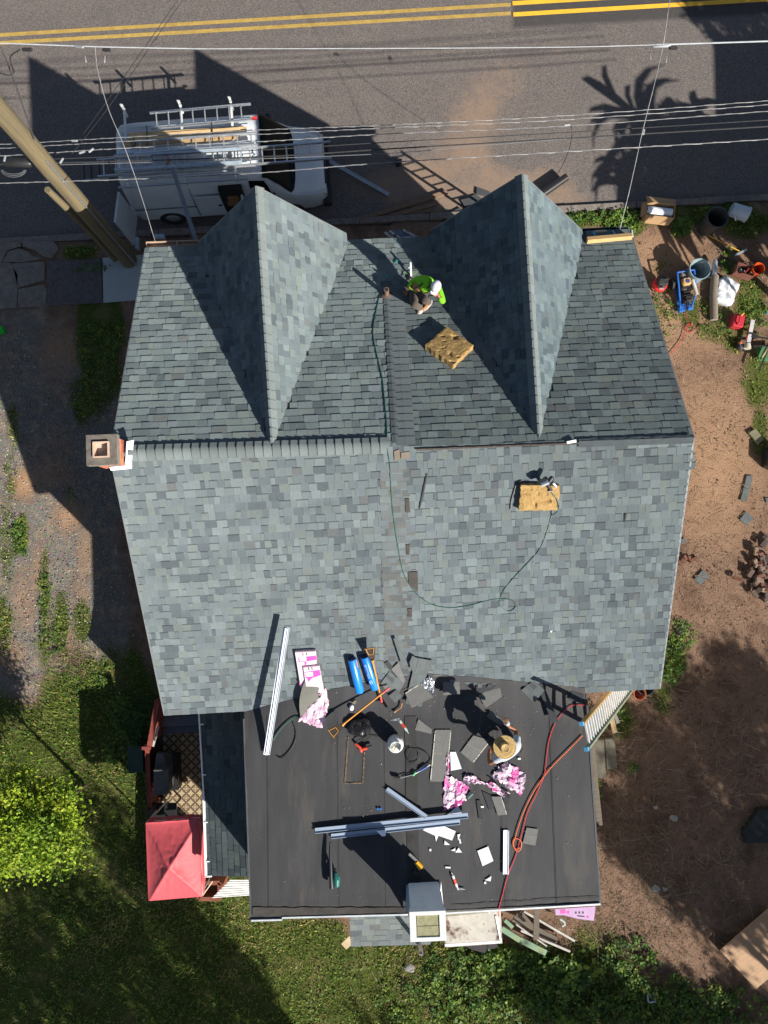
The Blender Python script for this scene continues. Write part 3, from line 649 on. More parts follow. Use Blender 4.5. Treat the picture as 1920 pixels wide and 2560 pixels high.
# ---------------- patio on the left ----------------
PZ=.5
dk=thing('deck','dark boarded patio deck beside the lean-to, partly under a patterned rug','deck',G(440,1950,0))
x0=376
dm=mt('dark_deck_boards',(.060,.034,.028),.8,var=.3,scale=5,bump=.2)
k=0
while x0<540:
    slab('board',[(x0,1790),(x0+10.6,1790),(x0+10.6,2228),(x0,2228)],PZ-.03,.028,dm,dk);x0+=11.2
mb=MB();A=G(378,1795,PZ);B=G(538,2225,PZ);mb.box(A.x,B.y,0,B.x,A.y,PZ-.04);part('deck_base',mb,OLDWOOD,dk,world=True)
# rug: flat print
m,n,b=nodes('rug_print');tc=N(n,'ShaderNodeTexCoord').outputs['Object'];s=N(n,'ShaderNodeSeparateXYZ');n.links.new(tc,s.inputs[0])
P_=.218
def cell(o,ph=0): return mth(n,'SUBTRACT',mth(n,'FRACT',mth(n,'ADD',mth(n,'DIVIDE',o,P_),ph)),.5)
def circ(ax,ay):
    x=cell(s.outputs[0],ax);y=cell(s.outputs[1],ay);return mth(n,'SQRT',mth(n,'ADD',mth(n,'MULTIPLY',x,x),mth(n,'MULTIPLY',y,y)))
def ring(d,r,t): return mth(n,'LESS_THAN',mth(n,'ABSOLUTE',mth(n,'SUBTRACT',d,r)),t)
d1=circ(0,0);d2=circ(.5,.5);r_=mth(n,'MAXIMUM',ring(d1,.42,.055),ring(d2,.42,.055))
x=mth(n,'ABSOLUTE',cell(s.outputs[0]));y=mth(n,'ABSOLUTE',cell(s.outputs[1]));dia=mth(n,'LESS_THAN',mth(n,'ABSOLUTE',mth(n,'SUBTRACT',mth(n,'ADD',x,y),.2)),.04)
r_=mth(n,'MAXIMUM',r_,dia)
n.links.new(mix(n,r_,(.36,.29,.17),(.08,.045,.028)),b.inputs['Base Color']);b.inputs['Roughness'].default_value=.95;RUG=m
A=G(408,1830,PZ);B=G(503,2046,PZ)
mb=MB();mb.box(A.x,B.y,PZ,B.x,A.y,PZ+.006);solo('rug',mb,RUG,'brown and cream rug with interlocking circles on the patio deck','rug')
# grill under a cover
GM=thing('covered_grill','barbecue grill under a black and grey cover on the patio deck','grill',G(405,1960,PZ))
mb=MB();z=PZ
ring_=[(382,1985,385,2000),(421,1985,425,2000),(421,1925,424,1930),(384,1925,384,1930)]
def hull(par,name,top,bot,zt,zb,m,world=True,smooth=False):
    a=[G(u,v,zt) for u,v in top];b=[G(u,v,zb) for u,v in bot];k=len(a);mb=MB();mb.add(a+b,[tuple(range(k)),tuple(range(2*k-1,k-1,-1))]+[(i,(i+1)%k,k+(i+1)%k,k+i) for i in range(k)]);return part(name,mb,m,par,world=True,smooth=smooth)
CV=mat('grill_cover_cloth',(.075,.073,.07),.6,var=.15,scale=6,bump=.3,bs=12);CVD=mat('grill_cover_black',(.013,.013,.014),.5,bump=.3,bs=10)
hull(GM,'cover_top',[(384,1925),(421,1925),(422,1983),(416,1987),(384,1987)],[(394,1905),(432,1905),(434,1960),(428,1966),(394,1966)],1.62,1.1,CV)
hull(GM,'cover_shoulder',[(391,1884),(408,1884),(419,1924),(386,1924)],[(396,1878),(432,1882),(436,1906),(394,1906)],1.42,1.05,CV)
hull(GM,'cover_skirt',[(390,1888),(440,1888),(445,1975),(390,1975)],[(400,1880),(452,1880),(456,1962),(400,1962)],1.1,PZ,CVD)
slab('label',[(425,1948),(431,1948),(431,1966),(425,1966)],1.2,.01,WHITE,GM)
# patio chair seen only as a dark shape
PCH=thing('patio_chair','dark patio chair standing between the covered grill and the red canopy','chair',G(425,2010,PZ))
mb=MB();c=G(428,2015,PZ)
mb.box(c.x-.25,c.y-.22,PZ+.40,c.x+.25,c.y+.22,PZ+.45);part('seat',mb,CVD,PCH,world=True)
mb=MB();mb.box(c.x-.27,c.y-.25,PZ+.42,c.x-.22,c.y+.25,PZ+.95);part('backrest',mb,CVD,PCH,world=True)
for dx in(-.23,.23):
    for dy in(-.2,.2): mb=MB();mb.beam((c.x+dx,c.y+dy,PZ),(c.x+dx,c.y+dy,PZ+.4),.035,.035);part('leg',mb,CVD,PCH,world=True)
# red wooden fence round the patio
FN=thing('patio_fence','red wooden patio fence with a raised trellis section','fence',G(380,1930,0))
def fence(a,b,z0,z1,th=.05,step=.14):
    A=G(*a,z1);B=G(*b,z1);n_=int((B-A).length/step)
    for i in range(n_):
        p=A+(B-A)*((i+.04)/n_);q=A+(B-A)*((i+.96)/n_);h=z1+U(-.015,.01);mb=MB();mb.beam(Vector((p.x,p.y,(z0+h)/2)),Vector((q.x,q.y,(z0+h)/2)),.022,h-z0);part('fence_board',mb,REDW,FN,world=True)
    mb=MB();mb.beam((A.x+.05,A.y,z1-.04),(B.x+.05,B.y,z1-.04),th*1.5,.05);part('top_rail',mb,REDW,FN,world=True)
fence((363,1868),(370,2055),0,1.35);fence((388,1750),(368,1866),0,2.1,.06)
mb=MB();mb.beam(G(396,1815,1.9),G(382,1866,1.9),.05,.03);part('trellis_edge',mb,mt('grey_trim_wood',(.42,.40,.38),.7),FN,world=True)
mb=MB();mb.beam(G(372,1868,1.35),G(361,1868,1.35),.12,.09);mb.beam(G(366,1866,1.4),G(366,1874,1.4),.2,.05);part('fence_cap',mb,REDW,FN,world=True)
for z,a,b in ((.35,(395,1795),(478,1792)),(.9,(405,1802),(500,1798))): pass
ST=thing('patio_steps','dark blue-grey steps between the house and the patio rug','steps',G(440,1815,0))
for k,(v0,v1,z) in enumerate(((1788,1812,1.1),(1813,1829,.85))):
    slab('step',[(384,v0+4),(498,v0),(498,v1),(380,v1+5)],z,.06,mt('blue_grey_paint',(.075,.09,.115),.6),ST)
    A=G(384,v0+4,z);B=G(498,v1,z);mb=MB();mb.box(A.x,B.y,0,B.x,A.y,z-.002);part('riser',mb,mt('blue_grey_paint',(.08,.09,.1)),ST,world=True)
# red canopy
CN=thing('canopy','red fabric pop-up canopy with a creased square top over the patio','canopy',G(430,2150,PZ))
k4=[G(364,2057,2.4),G(499,2047,2.4),G(505,2241,2.4),G(371,2252,2.4)];pk=Vector((0,0,0))
pk=G(425,2158,2.78)
def cfn(s,t):
    p=(k4[3]*(1-s)+k4[2]*s)*(1-t)+(k4[0]*(1-s)+k4[1]*s)*t
    d=max(abs(s-.5),abs(t-.48))*2;h=.36*(1-min(1,d))**1.15
    an=math.atan2(t-.48,s-.5);dg=min(abs(abs(s-.5)-abs(t-.48)),1);wr=.03*math.exp(-(dg/.05)**2)*(1-d)*min(1,d*4)+noise.noise((math.cos(an)*3,math.sin(an)*3,1+d*2))*.02*d*(1.15-d)+abs(noise.noise((s*7+t*5,t*7-s*5,3)))*.022*(1.1-d)
    sag=-.05*math.sin(PI*s)*math.sin(PI*t)*d
    sad=noise.noise((math.cos(an)*11,math.sin(an)*11,4))*.012*max(0,.55-d)
    return p+Vector((0,0,h+wr+sag+sad))
mb=MB();mb.grid(70,90,cfn);part('canopy_top',mb,mt('red_canopy_cloth',(.52,.085,.10),.55,var=.04,scale=3,spec=.3),CN,world=True,smooth=True)
for i in range(4):
    a=k4[i];b=k4[(i+1)%4];mb=MB();mb.grid(20,2,lambda s,t:a+(b-a)*s+Vector((0,0,-.24*t+.0))+((a+b)/2-pk).normalized()*(.012*math.sin(s*18)+.02*t));part('valance',mb,mt('red_canopy_cloth',(.5,.05,.05)),CN,world=True,smooth=True)
    mb=MB();q=a+(pk-a)*.04;mb.tube([(q.x,q.y,PZ),(q.x,q.y,2.38)],.02,8);part('leg',mb,ALU,CN,world=True)
    mb=MB();mb.tube([a+Vector((0,0,-.06)),b+Vector((0,0,-.06))],.012,6);part('canopy_bar',mb,ALU,CN,world=True)
# box planter with brown frame under the awning edge
BX=thing('patio_bench_box','brown wooden box frame beside the canopy and under the white awning','box',G(520,2215,.5))
for a,b in (((505,2232),(556,2232)),((556,2232),(556,2192)),((505,2232),(503,2192)),((503,2194),(556,2192)),((560,2195),(552,2238))):
    mb=MB();mb.beam(G(*a,1.4),G(*b,1.4),.09,.6);part('side_board',mb,mt('brown_stain',(.17,.055,.03),.7,var=.2),BX,world=True)
mb=MB();mb.beam(G(506,2240,1.9),G(532,2203,1.9),.02,.02);solo('canopy_prop',mb,mt('pale_pole',(.6,.55,.4),.6),'pale thin pole leaning across the brown box beside the red canopy','pole')
mb=MB();mb.beam(G(370,2052,1.5),G(392,2026,1.5),.025,.02);solo('guy_stick',mb,mt('pale_pole',(.6,.5,.4)),'short pale stick at the upper left corner of the red canopy','pole')
# green bin behind the fence
BN=thing('garbage_bin','dark green wheeled bin in the shade outside the red patio fence','bin',G(345,1900,0))
hull(BN,'bin_body',[(322,1868),(356,1868),(358,1928),(326,1932)],[(345,1868),(374,1868),(374,1920),(350,1920)],1.0,0,mt('dark_green_plastic',(.012,.035,.028),.5))
hull(BN,'lid',[(318,1866),(356,1866),(358,1930),(322,1934)],[(320,1867),(357,1867),(359,1930),(324,1933)],1.07,1.01,mt('dark_green_plastic',(.01,.03,.03)))
# ---------------- van ----------------
VAN=thing('work_van','white work van with ladder racks, open doors and ladders on the roof','van',Matrix.Translation((-6.32,9.48,RZ))@Matrix.Rotation(rad(4.3),4,'Z')@Matrix.Diagonal((.955,.95,.90,1)))
VW=mat('van_white_paint',(.50,.53,.56),.4,var=.07,scale=2,c3=(.36,.36,.34),s3=2.2,t3=.62,coat=.15)
prof=[(0.0,.84,1.02,.64,1.90),(0.05,.92,1.02,.74,1.99),(.16,.98,1.02,.80,2.05),(.5,1.0,1.02,.82,2.07),(1.6,1.0,1.02,.83,2.08),(3.0,1.0,1.02,.83,2.06),(3.55,1.0,1.02,.86,2.02),(3.72,1.0,1.02,.84,1.95),(4.02,1.0,1.02,.86,1.55),(4.22,.99,1.0,.90,1.24),(4.36,.98,.98,.90,1.14),(4.8,.96,.93,.86,1.06),(5.0,.90,.90,.80,1.0),(5.12,.80,.84,.70,.92),(5.17,.70,.60,.60,.66)]
mb=MB();ringN=16;vs=[];fs=[]
def vring(x,wb,zb,wt,zt):
    sill=.97*wb;pts=[(-sill,.32),(-wb,.45),(-wb,zb*.75),(-wb*.995,zb),(-(wb*.42+wt*.58),zb+(zt-zb)*.68),(-wt*.97,zt-.10),(-wt*.86,zt-.028),(-wt*.5,zt+.01)]
    return [(x,y,z) for y,z in pts]+[(x,-y,z) for y,z in pts[::-1]]
for p in prof: vs+=vring(*p)
for i in range(len(prof)-1):
    for k in range(ringN-1): fs.append((i*ringN+k,(i+1)*ringN+k,(i+1)*ringN+k+1,i*ringN+k+1))
    fs.append((i*ringN,i*ringN+15,(i+1)*ringN+15,(i+1)*ringN))
fs+=[tuple(range(ringN-1,-1,-1)),tuple(range((len(prof)-1)*ringN,len(prof)*ringN))]
mb.add(vs,fs);part('body',mb,VW,VAN,smooth=True)
def vp_(x,q,lift=.012):   # point on the van skin; q from 0 (near belt) over the roof to 1
    for a,b in zip(prof,prof[1:]):
        if a[0]<=x<=b[0]: t=(x-a[0])/(b[0]-a[0]);r=[a[i]+(b[i]-a[i])*t for i in range(5)];break
    R_=[Vector(p) for p in vring(*r)][3:13];f=q*9;i=min(8,int(f));p=R_[i]+(R_[i+1]-R_[i])*(f-i);n=(R_[i+1]-R_[i]).cross(Vector((1,0,0)));n=-n.normalized()
    if n.z<0 and .2<q<.8:n=-n
    return p+n*lift
mb=MB();mb.grid(10,24,lambda s,t:vp_(3.60+.66*s+.14*math.cos((t-.5)*PI)*s+.04*math.cos((t-.5)*PI)*(1-s),.235+.53*t,.045));part('windshield',mb,mt('windscreen',(.004,.006,.006),.3,spec=.10),VAN,smooth=True)
for i in (0,1):
    mb=MB();mb.grid(4,5,lambda s,t:(lambda p:Vector((p.x,p.y+(-.012 if i==0 else .012),p.z)))(vp_(3.25+.55*s*(1-.3*t),(.02+.17*t) if i==0 else (.98-.17*t),.01)));part('side_window',mb,mt('windscreen',(.02,.02,.02)),VAN)
for y in (-.45,0.02,.47): 
    mb=MB();mb.beam((.2,y,2.095),(3.4,y,2.095),.03,.02);part('roof_rib',mb,VW,VAN)
mb=MB();mb.rbox(5.05,-.95,.35,5.28,.95,.58,.04);part('bumper',mb,BLACK,VAN)
mb=MB();mb.rbox(-.14,-.95,.38,.04,.95,.56,.03);part('bumper',mb,STEEL,VAN)
mb=MB();mb.box(5.10,-.55,.62,5.17,.55,.85);part('grille',mb,BLACK,VAN)
for y in(-.68,.68): mb=MB();mb.box(5.07,y-.13,.64,5.165,y+.13,.84);part('headlight',mb,mt('lamp_glass',(.6,.6,.58),.1),VAN)
for x,y in((.95,-.9),(4.15,-.9),(.95,.9),(4.15,.9)):
    Mw=Matrix.Translation((x,y,.36))@Matrix.Rotation(PI/2,4,'X');mb=MB();mb.lathe([(.2,-.1),(.33,-.115),(.36,-.09),(.36,.09),(.33,.115),(.2,.1)],28,M=Mw);w=part('wheel',mb,RUBBER,VAN,smooth=True);mb=MB();mb.lathe([(0,-.095),(.12,-.11),(.2,-.08),(.21,.08),(.12,.11),(0,.095)],20,M=Mw);part('rim',mb,STEEL,w,smooth=True)
# open side cargo opening, seat, door ajar, rear door
mb=MB();mb.box(2.46,-1.02,.55,3.05,-.86,1.78);part('side_opening',mb,mt('dark_interior',(.012,.011,.01),.9),VAN)
mb=MB();mb.rbox(2.55,-1.04,.95,2.97,-.90,1.18,.03);mb.rbox(2.6,-1.05,1.18,2.92,-.92,1.45,.04);part('seat',mb,mt('tan_cloth',(.20,.10,.04),.9),VAN)
mb=MB();mb.rbox(2.98,-1.36,.6,3.03,-1.0,1.5,.01);part('side_door',mb,VW,VAN)
mb=MB();mb.rbox(1.75,-1.028,.6,2.44,-1.0,1.5,.006);d_=part('side_door',mb,VW,VAN);mb=MB();mb.box(2.32,-1.05,1.0,2.40,-1.025,1.06);part('handle',mb,BLACK,d_)
mb=MB();mb.T=Matrix.Translation((0,-.93,0))@Matrix.Rotation(rad(-100),4,'Z');mb.rbox(0,-.03,.5,.80,.03,1.92,.015);d_=part('rear_door',mb,VW,VAN);mb=MB();mb.T=Matrix.Translation((0,-.93,0))@Matrix.Rotation(rad(-100),4,'Z');mb.box(.12,-.05,1.25,.68,-.028,1.75);part('door_window',mb,GLASS,d_)
for y in(-1.07,1.07): mb=MB();mb.rbox(3.72,y-.1,1.15,3.86,y+.1,1.4,.02);part('mirror',mb,BLACK,VAN)
for x,y0,z0,z1 in ((1.72,1.012,.5,1.1),(2.46,1.012,.5,1.1),(3.62,1.01,.5,1.15)):
    mb=MB();mb.beam((x,-y0,z0),(x,-y0-.002,z1),.012,.012);mb.beam((x,-y0+.01,z1),(x,-.90,1.75),.012,.012);part('door_gap',mb,BLACK,VAN)
mb=MB();mb.beam((.08,-1.012,1.0),(2.4,-1.012,1.0),.02,.03);part('side_moulding',mb,mt('moulding_grey',(.16,.16,.17),.6),VAN)
for y in(-.62,-.3,.3,.62): mb=MB();mb.beam((.15,y,2.09),(3.5,y,2.082),.035,.02);part('roof_rib',mb,VW,VAN)
for y in (-.3,.25): mb=MB();mb.beam((4.34,y-.3,1.225),(4.30,y+.28,1.27),.025,.02);part('wiper',mb,BLACK,VAN)
mb=MB();mb.beam((4.36,-.02,1.19),(4.95,-.02,1.075),.012,.012);part('bonnet_crease',mb,mt('moulding_grey',(.2,.2,.2)),VAN)
# rack with three crossbars, posts and side rails
for x in(.35,1.75,3.0):
    mb=MB();mb.beam((x,-.98,2.22),(x,1.02,2.22),.05,.05);mb.beam((x,-.93,2.0),(x,-.93,2.3),.05,.05);mb.beam((x,.95,2.0),(x,1.0,2.42),.05,.05);mb.tube([(x,1.0,2.33),(x-.03,1.02,2.42)],.025,8);part('rack_bar',mb,mt('rack_white',(.55,.56,.56),.5,c3=(.25,.15,.08),s3=8,t3=.62),VAN)
for y in(-.98,): mb=MB();mb.beam((.1,y,2.22),(3.3,y,2.22),.04,.04);part('rack_rail',mb,STEEL,VAN)
def ladder(name,label,M,L,wd,m,step=.3,grp='ladders carried on the van roof rack',cat='ladder',rail=.07,start=.15,rt=.03):
    t=thing(name,label,cat,M,grp)
    for y in(-wd/2,wd/2): mb=MB();mb.beam((0,y,0),(L,y,0),rt,rail);part('rail',mb,m,t)
    x=start
    while x<L: mb=MB();mb.tube([(x,-wd/2,0),(x,wd/2,0)],.017,6);part('rung',mb,m,t);x+=step
    return t
VMx=FM[VAN]
def onvan(x,y,z,rot=0): return VMx@Matrix.Translation((x,y,z))@Matrix.Rotation(rad(rot),4,'Z')
ladder('ladder','aluminium extension ladder on the far side of the van rack',onvan(1.0,.62,2.30,1.2),2.5,.40,ALU)
ladder('ladder','long aluminium ladder overhanging the bonnet on the near side of the van rack',onvan(-.35,-.52,2.34,.5),5.75,.42,ALU)
ladder('step_ladder','short grey steps with wide treads lashed in the middle of the van rack',onvan(.1,-.48,2.44,-.5),3.1,.34,mt('fibreglass_blue_grey',(.30,.36,.42),.5),step=.42,rt=.06)
for i,(x,y,l,c,z) in enumerate(((.45,.28,2.9,(.50,.34,.17),2.26),(.3,.10,2.8,(.40,.26,.13),2.26),(.5,.19,2.7,(.55,.38,.2),2.30))):
    mb=MB();mb.rbox(0,-.075,0,l,.075,.035,.004);solo('plank',mb,mt('plank_%d'%i,c,.75,var=.25,scale=5,stretch=(.5,9,9)),['light timber plank strapped on the van rack, the one nearest the far ladder','brownish timber plank on the van rack beside the grey step ladder','pale timber plank lying on top of two other planks on the van rack'][i],'plank','planks on the van roof',M=onvan(x,y,z-.0,-.8+i*.6))
for x in (.9,2.5):
    mb=MB();mb.tube([onvan(x,-.1,2.36).translation,onvan(x+.02,.2,2.37).translation,onvan(x,.5,2.3).translation],.012,6);solo('strap',mb,BLACK,'black ratchet strap over the planks near the %s of the van rack'%('rear' if x<1 else 'front'),'strap')
mb=MB();mb.rbox(0,-.04,0,3.4,.04,.04,.008);solo('aluminium_plank',mb,mt('bluish_alu',(.55,.60,.66),.4,.3),'long bright aluminium bar lying along the middle of the van rack','bar',M=onvan(.15,-.14,2.28,.6))
for k in range(3):
    mb=MB();mb.tube([(0,0,0),(3.0-.3*k,U(-.02,.02),0)],.018,8);solo('conduit_pipe',mb,mt('pipe_white',(.5,.5,.5),.4),['white conduit pipe on the near edge of the van rack, the outer one','white conduit pipe on the near edge of the van rack, the middle one of three','white conduit pipe on the near edge of the van rack, closest to the long ladder'][k],'pipe','pipes on the near edge of the van rack',M=onvan(.2+.1*k,-.90+.06*k,2.27,.4))
for k in range(6):
    mb=MB();y=-.72+.035*k;mb.tube([(0,0,0),(1.7,U(-.02,.02),.01),(3.5-.25*k,U(-.03,.03),0)],.011,6);solo('thin_rod',mb,[STEEL,BLACK,ALU][k%3],['thin steel rod nearest the near edge of the van rack bundle','thin black rod second in the bundle on the van rack','thin bright rod third in the bundle on the van rack','thin steel rod in the middle of the van rack bundle','thin black rod fifth in the bundle on the van rack','thin bright rod of the van rack bundle, closest to the long ladder'][k],'rod','thin rods bundled on the van rack',M=onvan(.0+.08*k,y,2.30+.01*(k%2),.3))
for k,(x,y) in enumerate(((.55,.02),(1.45,-.48),(2.2,-.50),(2.75,-.30))):
    mb=MB();mb.tube([(U(-.12,.12),U(-.14,.14),U(0,.05)) for _ in range(9)],.012,6);solo('rope_tangle',mb,[BLACK,mt('orange_rope',(.4,.12,.03)),ALU,STEEL][k],['black rope tangle at the rear of the van rack','orange rope tangle between the ladders on the van','pale cord tangle on the step ladder over the van','grey cord tangle near the front of the van rack'][k],'rope',M=onvan(x,y,2.40))
ladder('ladder','aluminium ladder between the timber planks and the long ladder on the van',onvan(.6,-.12,2.44,.3),3.0,.30,ALU,step=.34)
# red rag on the rear end of the far ladder
mb=MB();mb.grid(5,4,lambda s,t:Vector((s*.14,t*.09,noise.noise((s*4,t*4,0))*.03)));solo('red_flag',mb,mt('red_cloth',(.55,.03,.03),.8),'small red warning rag tied to the far ladder above the windshield','rag',M=onvan(3.5,.42,2.36))
# scaffold base things at the back of the van
t=thing('hand_truck','dark folded hand truck frame sticking out behind the van rack','hand truck',onvan(-.75,-.72,2.0))
for y in(0,.42): mb=MB();mb.beam((0,y,.2),(.62,y,.2),.03,.03);part('rail',mb,STEEL,t)
for x in(.02,.2,.4): mb=MB();mb.beam((x,0,.2),(x,.42,.2),.03,.03);part('crossbar',mb,BLACK,t)
# ---------------- poles ----------------
m,n,b=nodes('pole_wood');tc=N(n,'ShaderNodeTexCoord').outputs['Object'];mp=N(n,'ShaderNodeMapping');mp.inputs['Scale'].default_value=(9,9,.35);n.links.new(tc,mp.inputs[0])
f=nz(n,mp.outputs[0],1.6,9,.75);c=mix(n,rng(n,f,.3,.7),(.085,.065,.04),(.215,.17,.09));c=mix(n,rng(n,f,.60,.66),c,(.06,.04,.022));c=mix(n,rng(n,nz(n,tc,1.2),.5,.7),c,(.17,.13,.065));n.links.new(c,b.inputs['Base Color']);b.inputs['Roughness'].default_value=.9
bp=N(n,'ShaderNodeBump');bp.inputs['Strength'].default_value=.8;bp.inputs['Distance'].default_value=.02;n.links.new(f,bp.inputs['Height']);n.links.new(bp.outputs[0],b.inputs['Normal']);POLE=m
pb=G(327,652,0)
PL=thing('utility_pole','tall yellowish wooden utility pole rising from the pavement','utility pole',pb)
mb=MB();mb.tube([(-.04+noise.noise((z,0,0))*.01,noise.noise((0,z,0))*.01,z) for z in [-.2,.5,1.5,2.5,3.5,4.5,5.5,6.5,8,10]],[.215,.205,.20,.195,.19,.185,.18,.175,.165,.16],22);part('shaft',mb,POLE,PL,smooth=True)
mb=MB();mb.tube([(.17,-.14,0),(.13,-.13,5)],.022,6);part('conduit',mb,STEEL,PL)
p2=G(288,648,0);PL2=thing('pole_stub','shorter weathered second pole standing tight beside the tall utility pole','utility pole',p2)
q=G(124,470,4.0)
mb=MB();mb.tube([(0,0,-.2),(0,0,1.5),(-.06,.0,3.0),(-.10,0,3.6)],[.085,.08,.075,.07],18);part('shaft',mb,POLE,PL2,smooth=True)
# ---------------- wires ----------------
WM=mat('grey_wire',(.20,.20,.21),.5,.3);WD=mat('black_wire',(.03,.03,.033),.6);WWH=mat('pale_wire',(.36,.38,.40),.5)
def wire(pts,r,m,label,cat='power line',grp=None,tw=0,nseg=24,name='overhead_wire',colr=None):
    P=[G(*p) for p in pts];out=[]
    for i in range(len(P)-1):
        k=nseg if i<len(P)-1 else 1
        for j in range(nseg):
            t=j/nseg;p0=P[max(i-1,0)];p1=P[i];p2=P[i+1];p3=P[min(i+2,len(P)-1)]
            out.append(.5*((2*p1)+(-p0+p2)*t+(2*p0-5*p1+4*p2-p3)*t*t+(-p0+3*p1-3*p2+p3)*t**3))
    out.append(P[-1]);mb=MB();mb.tube(out,r,6)
    if tw:   # lashing wire wound round the strand
        L=sum((out[i+1]-out[i]).length for i in range(len(out)-1));d=(out[-1]-out[0]).normalized();y=Vector((0,0,1)).cross(d);z=Vector((0,0,1));m2=[];ns=int(L/.05)
        for i in range(ns+1):
            f=i/ns*(len(out)-1);a=int(f);p=out[a] if a>=len(out)-1 else out[a]+(out[a+1]-out[a])*(f-a);an=i*.75;m2.append(p+(y*math.cos(an)+z*math.sin(an))*(r+.002))
        o=solo(name,mb,m,label,cat,grp,smooth=True);mb=MB();mb.tube(m2,tw,4);part('lashing',mb,mt('pale_lashing',(.40,.40,.39),.5,.3),o,world=True);return o
    return solo(name,mb,m,label,cat,grp,smooth=True)
g='overhead wires along the street'
wire([(-400,96,7),(0,108,7),(250,117,7),(500,122,7)],.009,WWH,'thick pale cable nearest the yellow road lines, left of the first drop','cable',g)
wire([(500,122,7),(960,121,7),(1400,118,7),(1640,112,7)],.007,WWH,'thin pale cable running across the whole street below the yellow lines','cable',g)
wire([(1640,112,7),(1920,103,7),(2300,90,7)],.012,WWH,'thick pale cable beyond the right-hand splice near the yellow lines','cable',g)
rows=[((-300,372),(0,361),(300,344),(650,325),(960,313),(1400,290),(1920,252),(2300,222),.006,.002,4.6),((-300,385),(0,371),(300,354),(650,336),(960,320),(1400,300),(1920,262),(2300,233),.006,.002,4.6),((-300,402),(0,390),(300,371),(650,354),(960,335),(1400,316),(1920,278),(2300,250),.0075,.0025,4.5)]
lb=['lashed cable of the street bundle, the one nearest the road middle','lashed cable of the street bundle, second from the road middle','thickest lashed cable, lowest of the three pale ones in the photo']
for r_,l in zip(rows,lb): wire([(u,v,r_[10]) for u,v in r_[:8]],r_[8],WM,l,'cable',g,tw=r_[9],nseg=8)
for (pts,r_,l) in (([(-300,408),(120,398),(650,375),(960,356),(1400,332),(1920,300),(2300,275)],.009,'thin dark wire just below the three lashed cables'),
    ([(-300,418),(120,408),(650,392),(960,373),(1400,347),(1920,316),(2300,292)],.014,'thicker dark wire below the thin dark one, over the van roof'),
    ([(150,412),(500,402),(960,384),(1250,360),(1560,336)],.006,'faint thin wire under the thick dark wire')):
    wire([(u,v,4.4) for u,v in pts],r_,WD if 'faint' not in l else WM,l,'cable',g,nseg=8)
wire([(u,v,4.3) for u,v in ((-300,468),(0,458),(350,447),(650,432),(960,407),(1400,380),(1920,348),(2300,318))],.009,WM,'lowest lashed street wire, passing over the near edge of the van','cable',g,tw=.002,nseg=8)
wire([(238,118,7),(245,180,6.7),(272,275,6.2),(312,370,5.6),(350,480,5.1),(388,604,4.74)],.007,WM,'service drop from the pale cable down to the left front gutter','cable',nseg=8,tw=.0015)
wire([(1680,-40,7.4),(1668,45,7.2),(1658,112,7),(1636,210,6.5),(1606,330,5.9),(1575,470,5.2),(1548,580,4.7)],.007,WM,'service drop from the right splice down to the right front corner of the roof','cable',nseg=8,tw=.0015)
wire([(485,-40,7),(380,110,6.4),(270,270,5.4),(180,385,4.6)],.006,WD,'thin dark wire slanting from the top edge to the utility pole, the right one','cable',nseg=6)
wire([(472,-40,7),(366,112,6.4),(255,270,5.4),(190,360,4.6)],.006,WD,'thin dark wire slanting from the top edge to the utility pole, the left one','cable',nseg=6)
wire([(-20,90,7),(5,125,6.9),(45,230,6.3),(86,350,5.6)],.010,WD,'black wire running down from the left end of the pale cable to the pole','cable',nseg=6)
wire([(-40,165,6.8),(10,186,6.8),(34,184,6.8),(28,160,6.8),(27,140,6.9),(50,124,7)],.012,WD,'black looped cable hanging at the left end of the pale cable','cable',nseg=8)
wire([(1426,312,4.5),(1430,330,4.5),(1424,370,4.0),(1410,405,3.2),(1393,437,2.2)],.007,WD,'thin black wire hanging from the lashed cables above the dark pipe','cable',nseg=8)
def fit(u,v,z,L,w_,an,m,label,name='cable_splice',cat='cable splice'):
    c=G(u,v,z);mb=MB();M=Matrix.Translation(c)@Matrix.Rotation(rad(an),4,'Z');mb.tube([M@Vector((-L/2,0,0)),M@Vector((-L*.4,0,0)),M@Vector((L*.4,0,0)),M@Vector((L/2,0,0))],[w_*.4,w_,w_,w_*.4],8);solo(name,mb,m,label,cat,smooth=True)
fit(68,124,7,.17,.028,0,BLACK,'black tube splice above the looped cable near the left edge')
fit(198,117,7,.15,.024,-8,STEEL,'dark clamp on the pale cable left of the first service drop')
fit(266,125,6.95,.14,.026,0,BLACK,'black clamp right of the first service drop')
fit(262,148,6.8,.12,.012,88,ALU,'small silver connector hanging under the black clamp by the first drop')
fit(214,148,6.8,.12,.012,100,ALU,'small silver connector hanging left of the first service drop')
fit(1655,116,7,.3,.02,3,ALU,'silver splice where the right service drop leaves the pale cable')
fit(1683,120,7,.14,.026,0,BLACK,'black clamp just right of the right splice')
fit(1626,141,6.8,.12,.012,95,ALU,'small silver connector hanging left of the right service drop')
fit(1666,148,6.8,.12,.012,85,ALU,'small silver connector hanging right of the right service drop')
fit(1418,313,4.55,.14,.02,5,ALU,'silver clamp on the lashed cables above the dark pipe')
fit(1608,330,4.6,.12,.03,80,ALU,'silver bracket where the right drop crosses the street cables')
for k,(u,v) in enumerate(((186,352),(205,381),(228,376),(154,402),(12,396))):
    fit(u,v,4.75,.13,.02,20*k,ALU,['silver clamp on the top lashed cable right of the pole','silver clamp on the third lashed cable right of the pole','second silver clamp further right on the third lashed cable','silver hook below the lashed cables right of the pole','silver clamp at the left edge beside the black cable box'][k],'cable_clamp','clamp')
t=thing('cable_enclosure','black cable splice box hanging by the pole at the left edge','splice box',G(45,412,4.4))
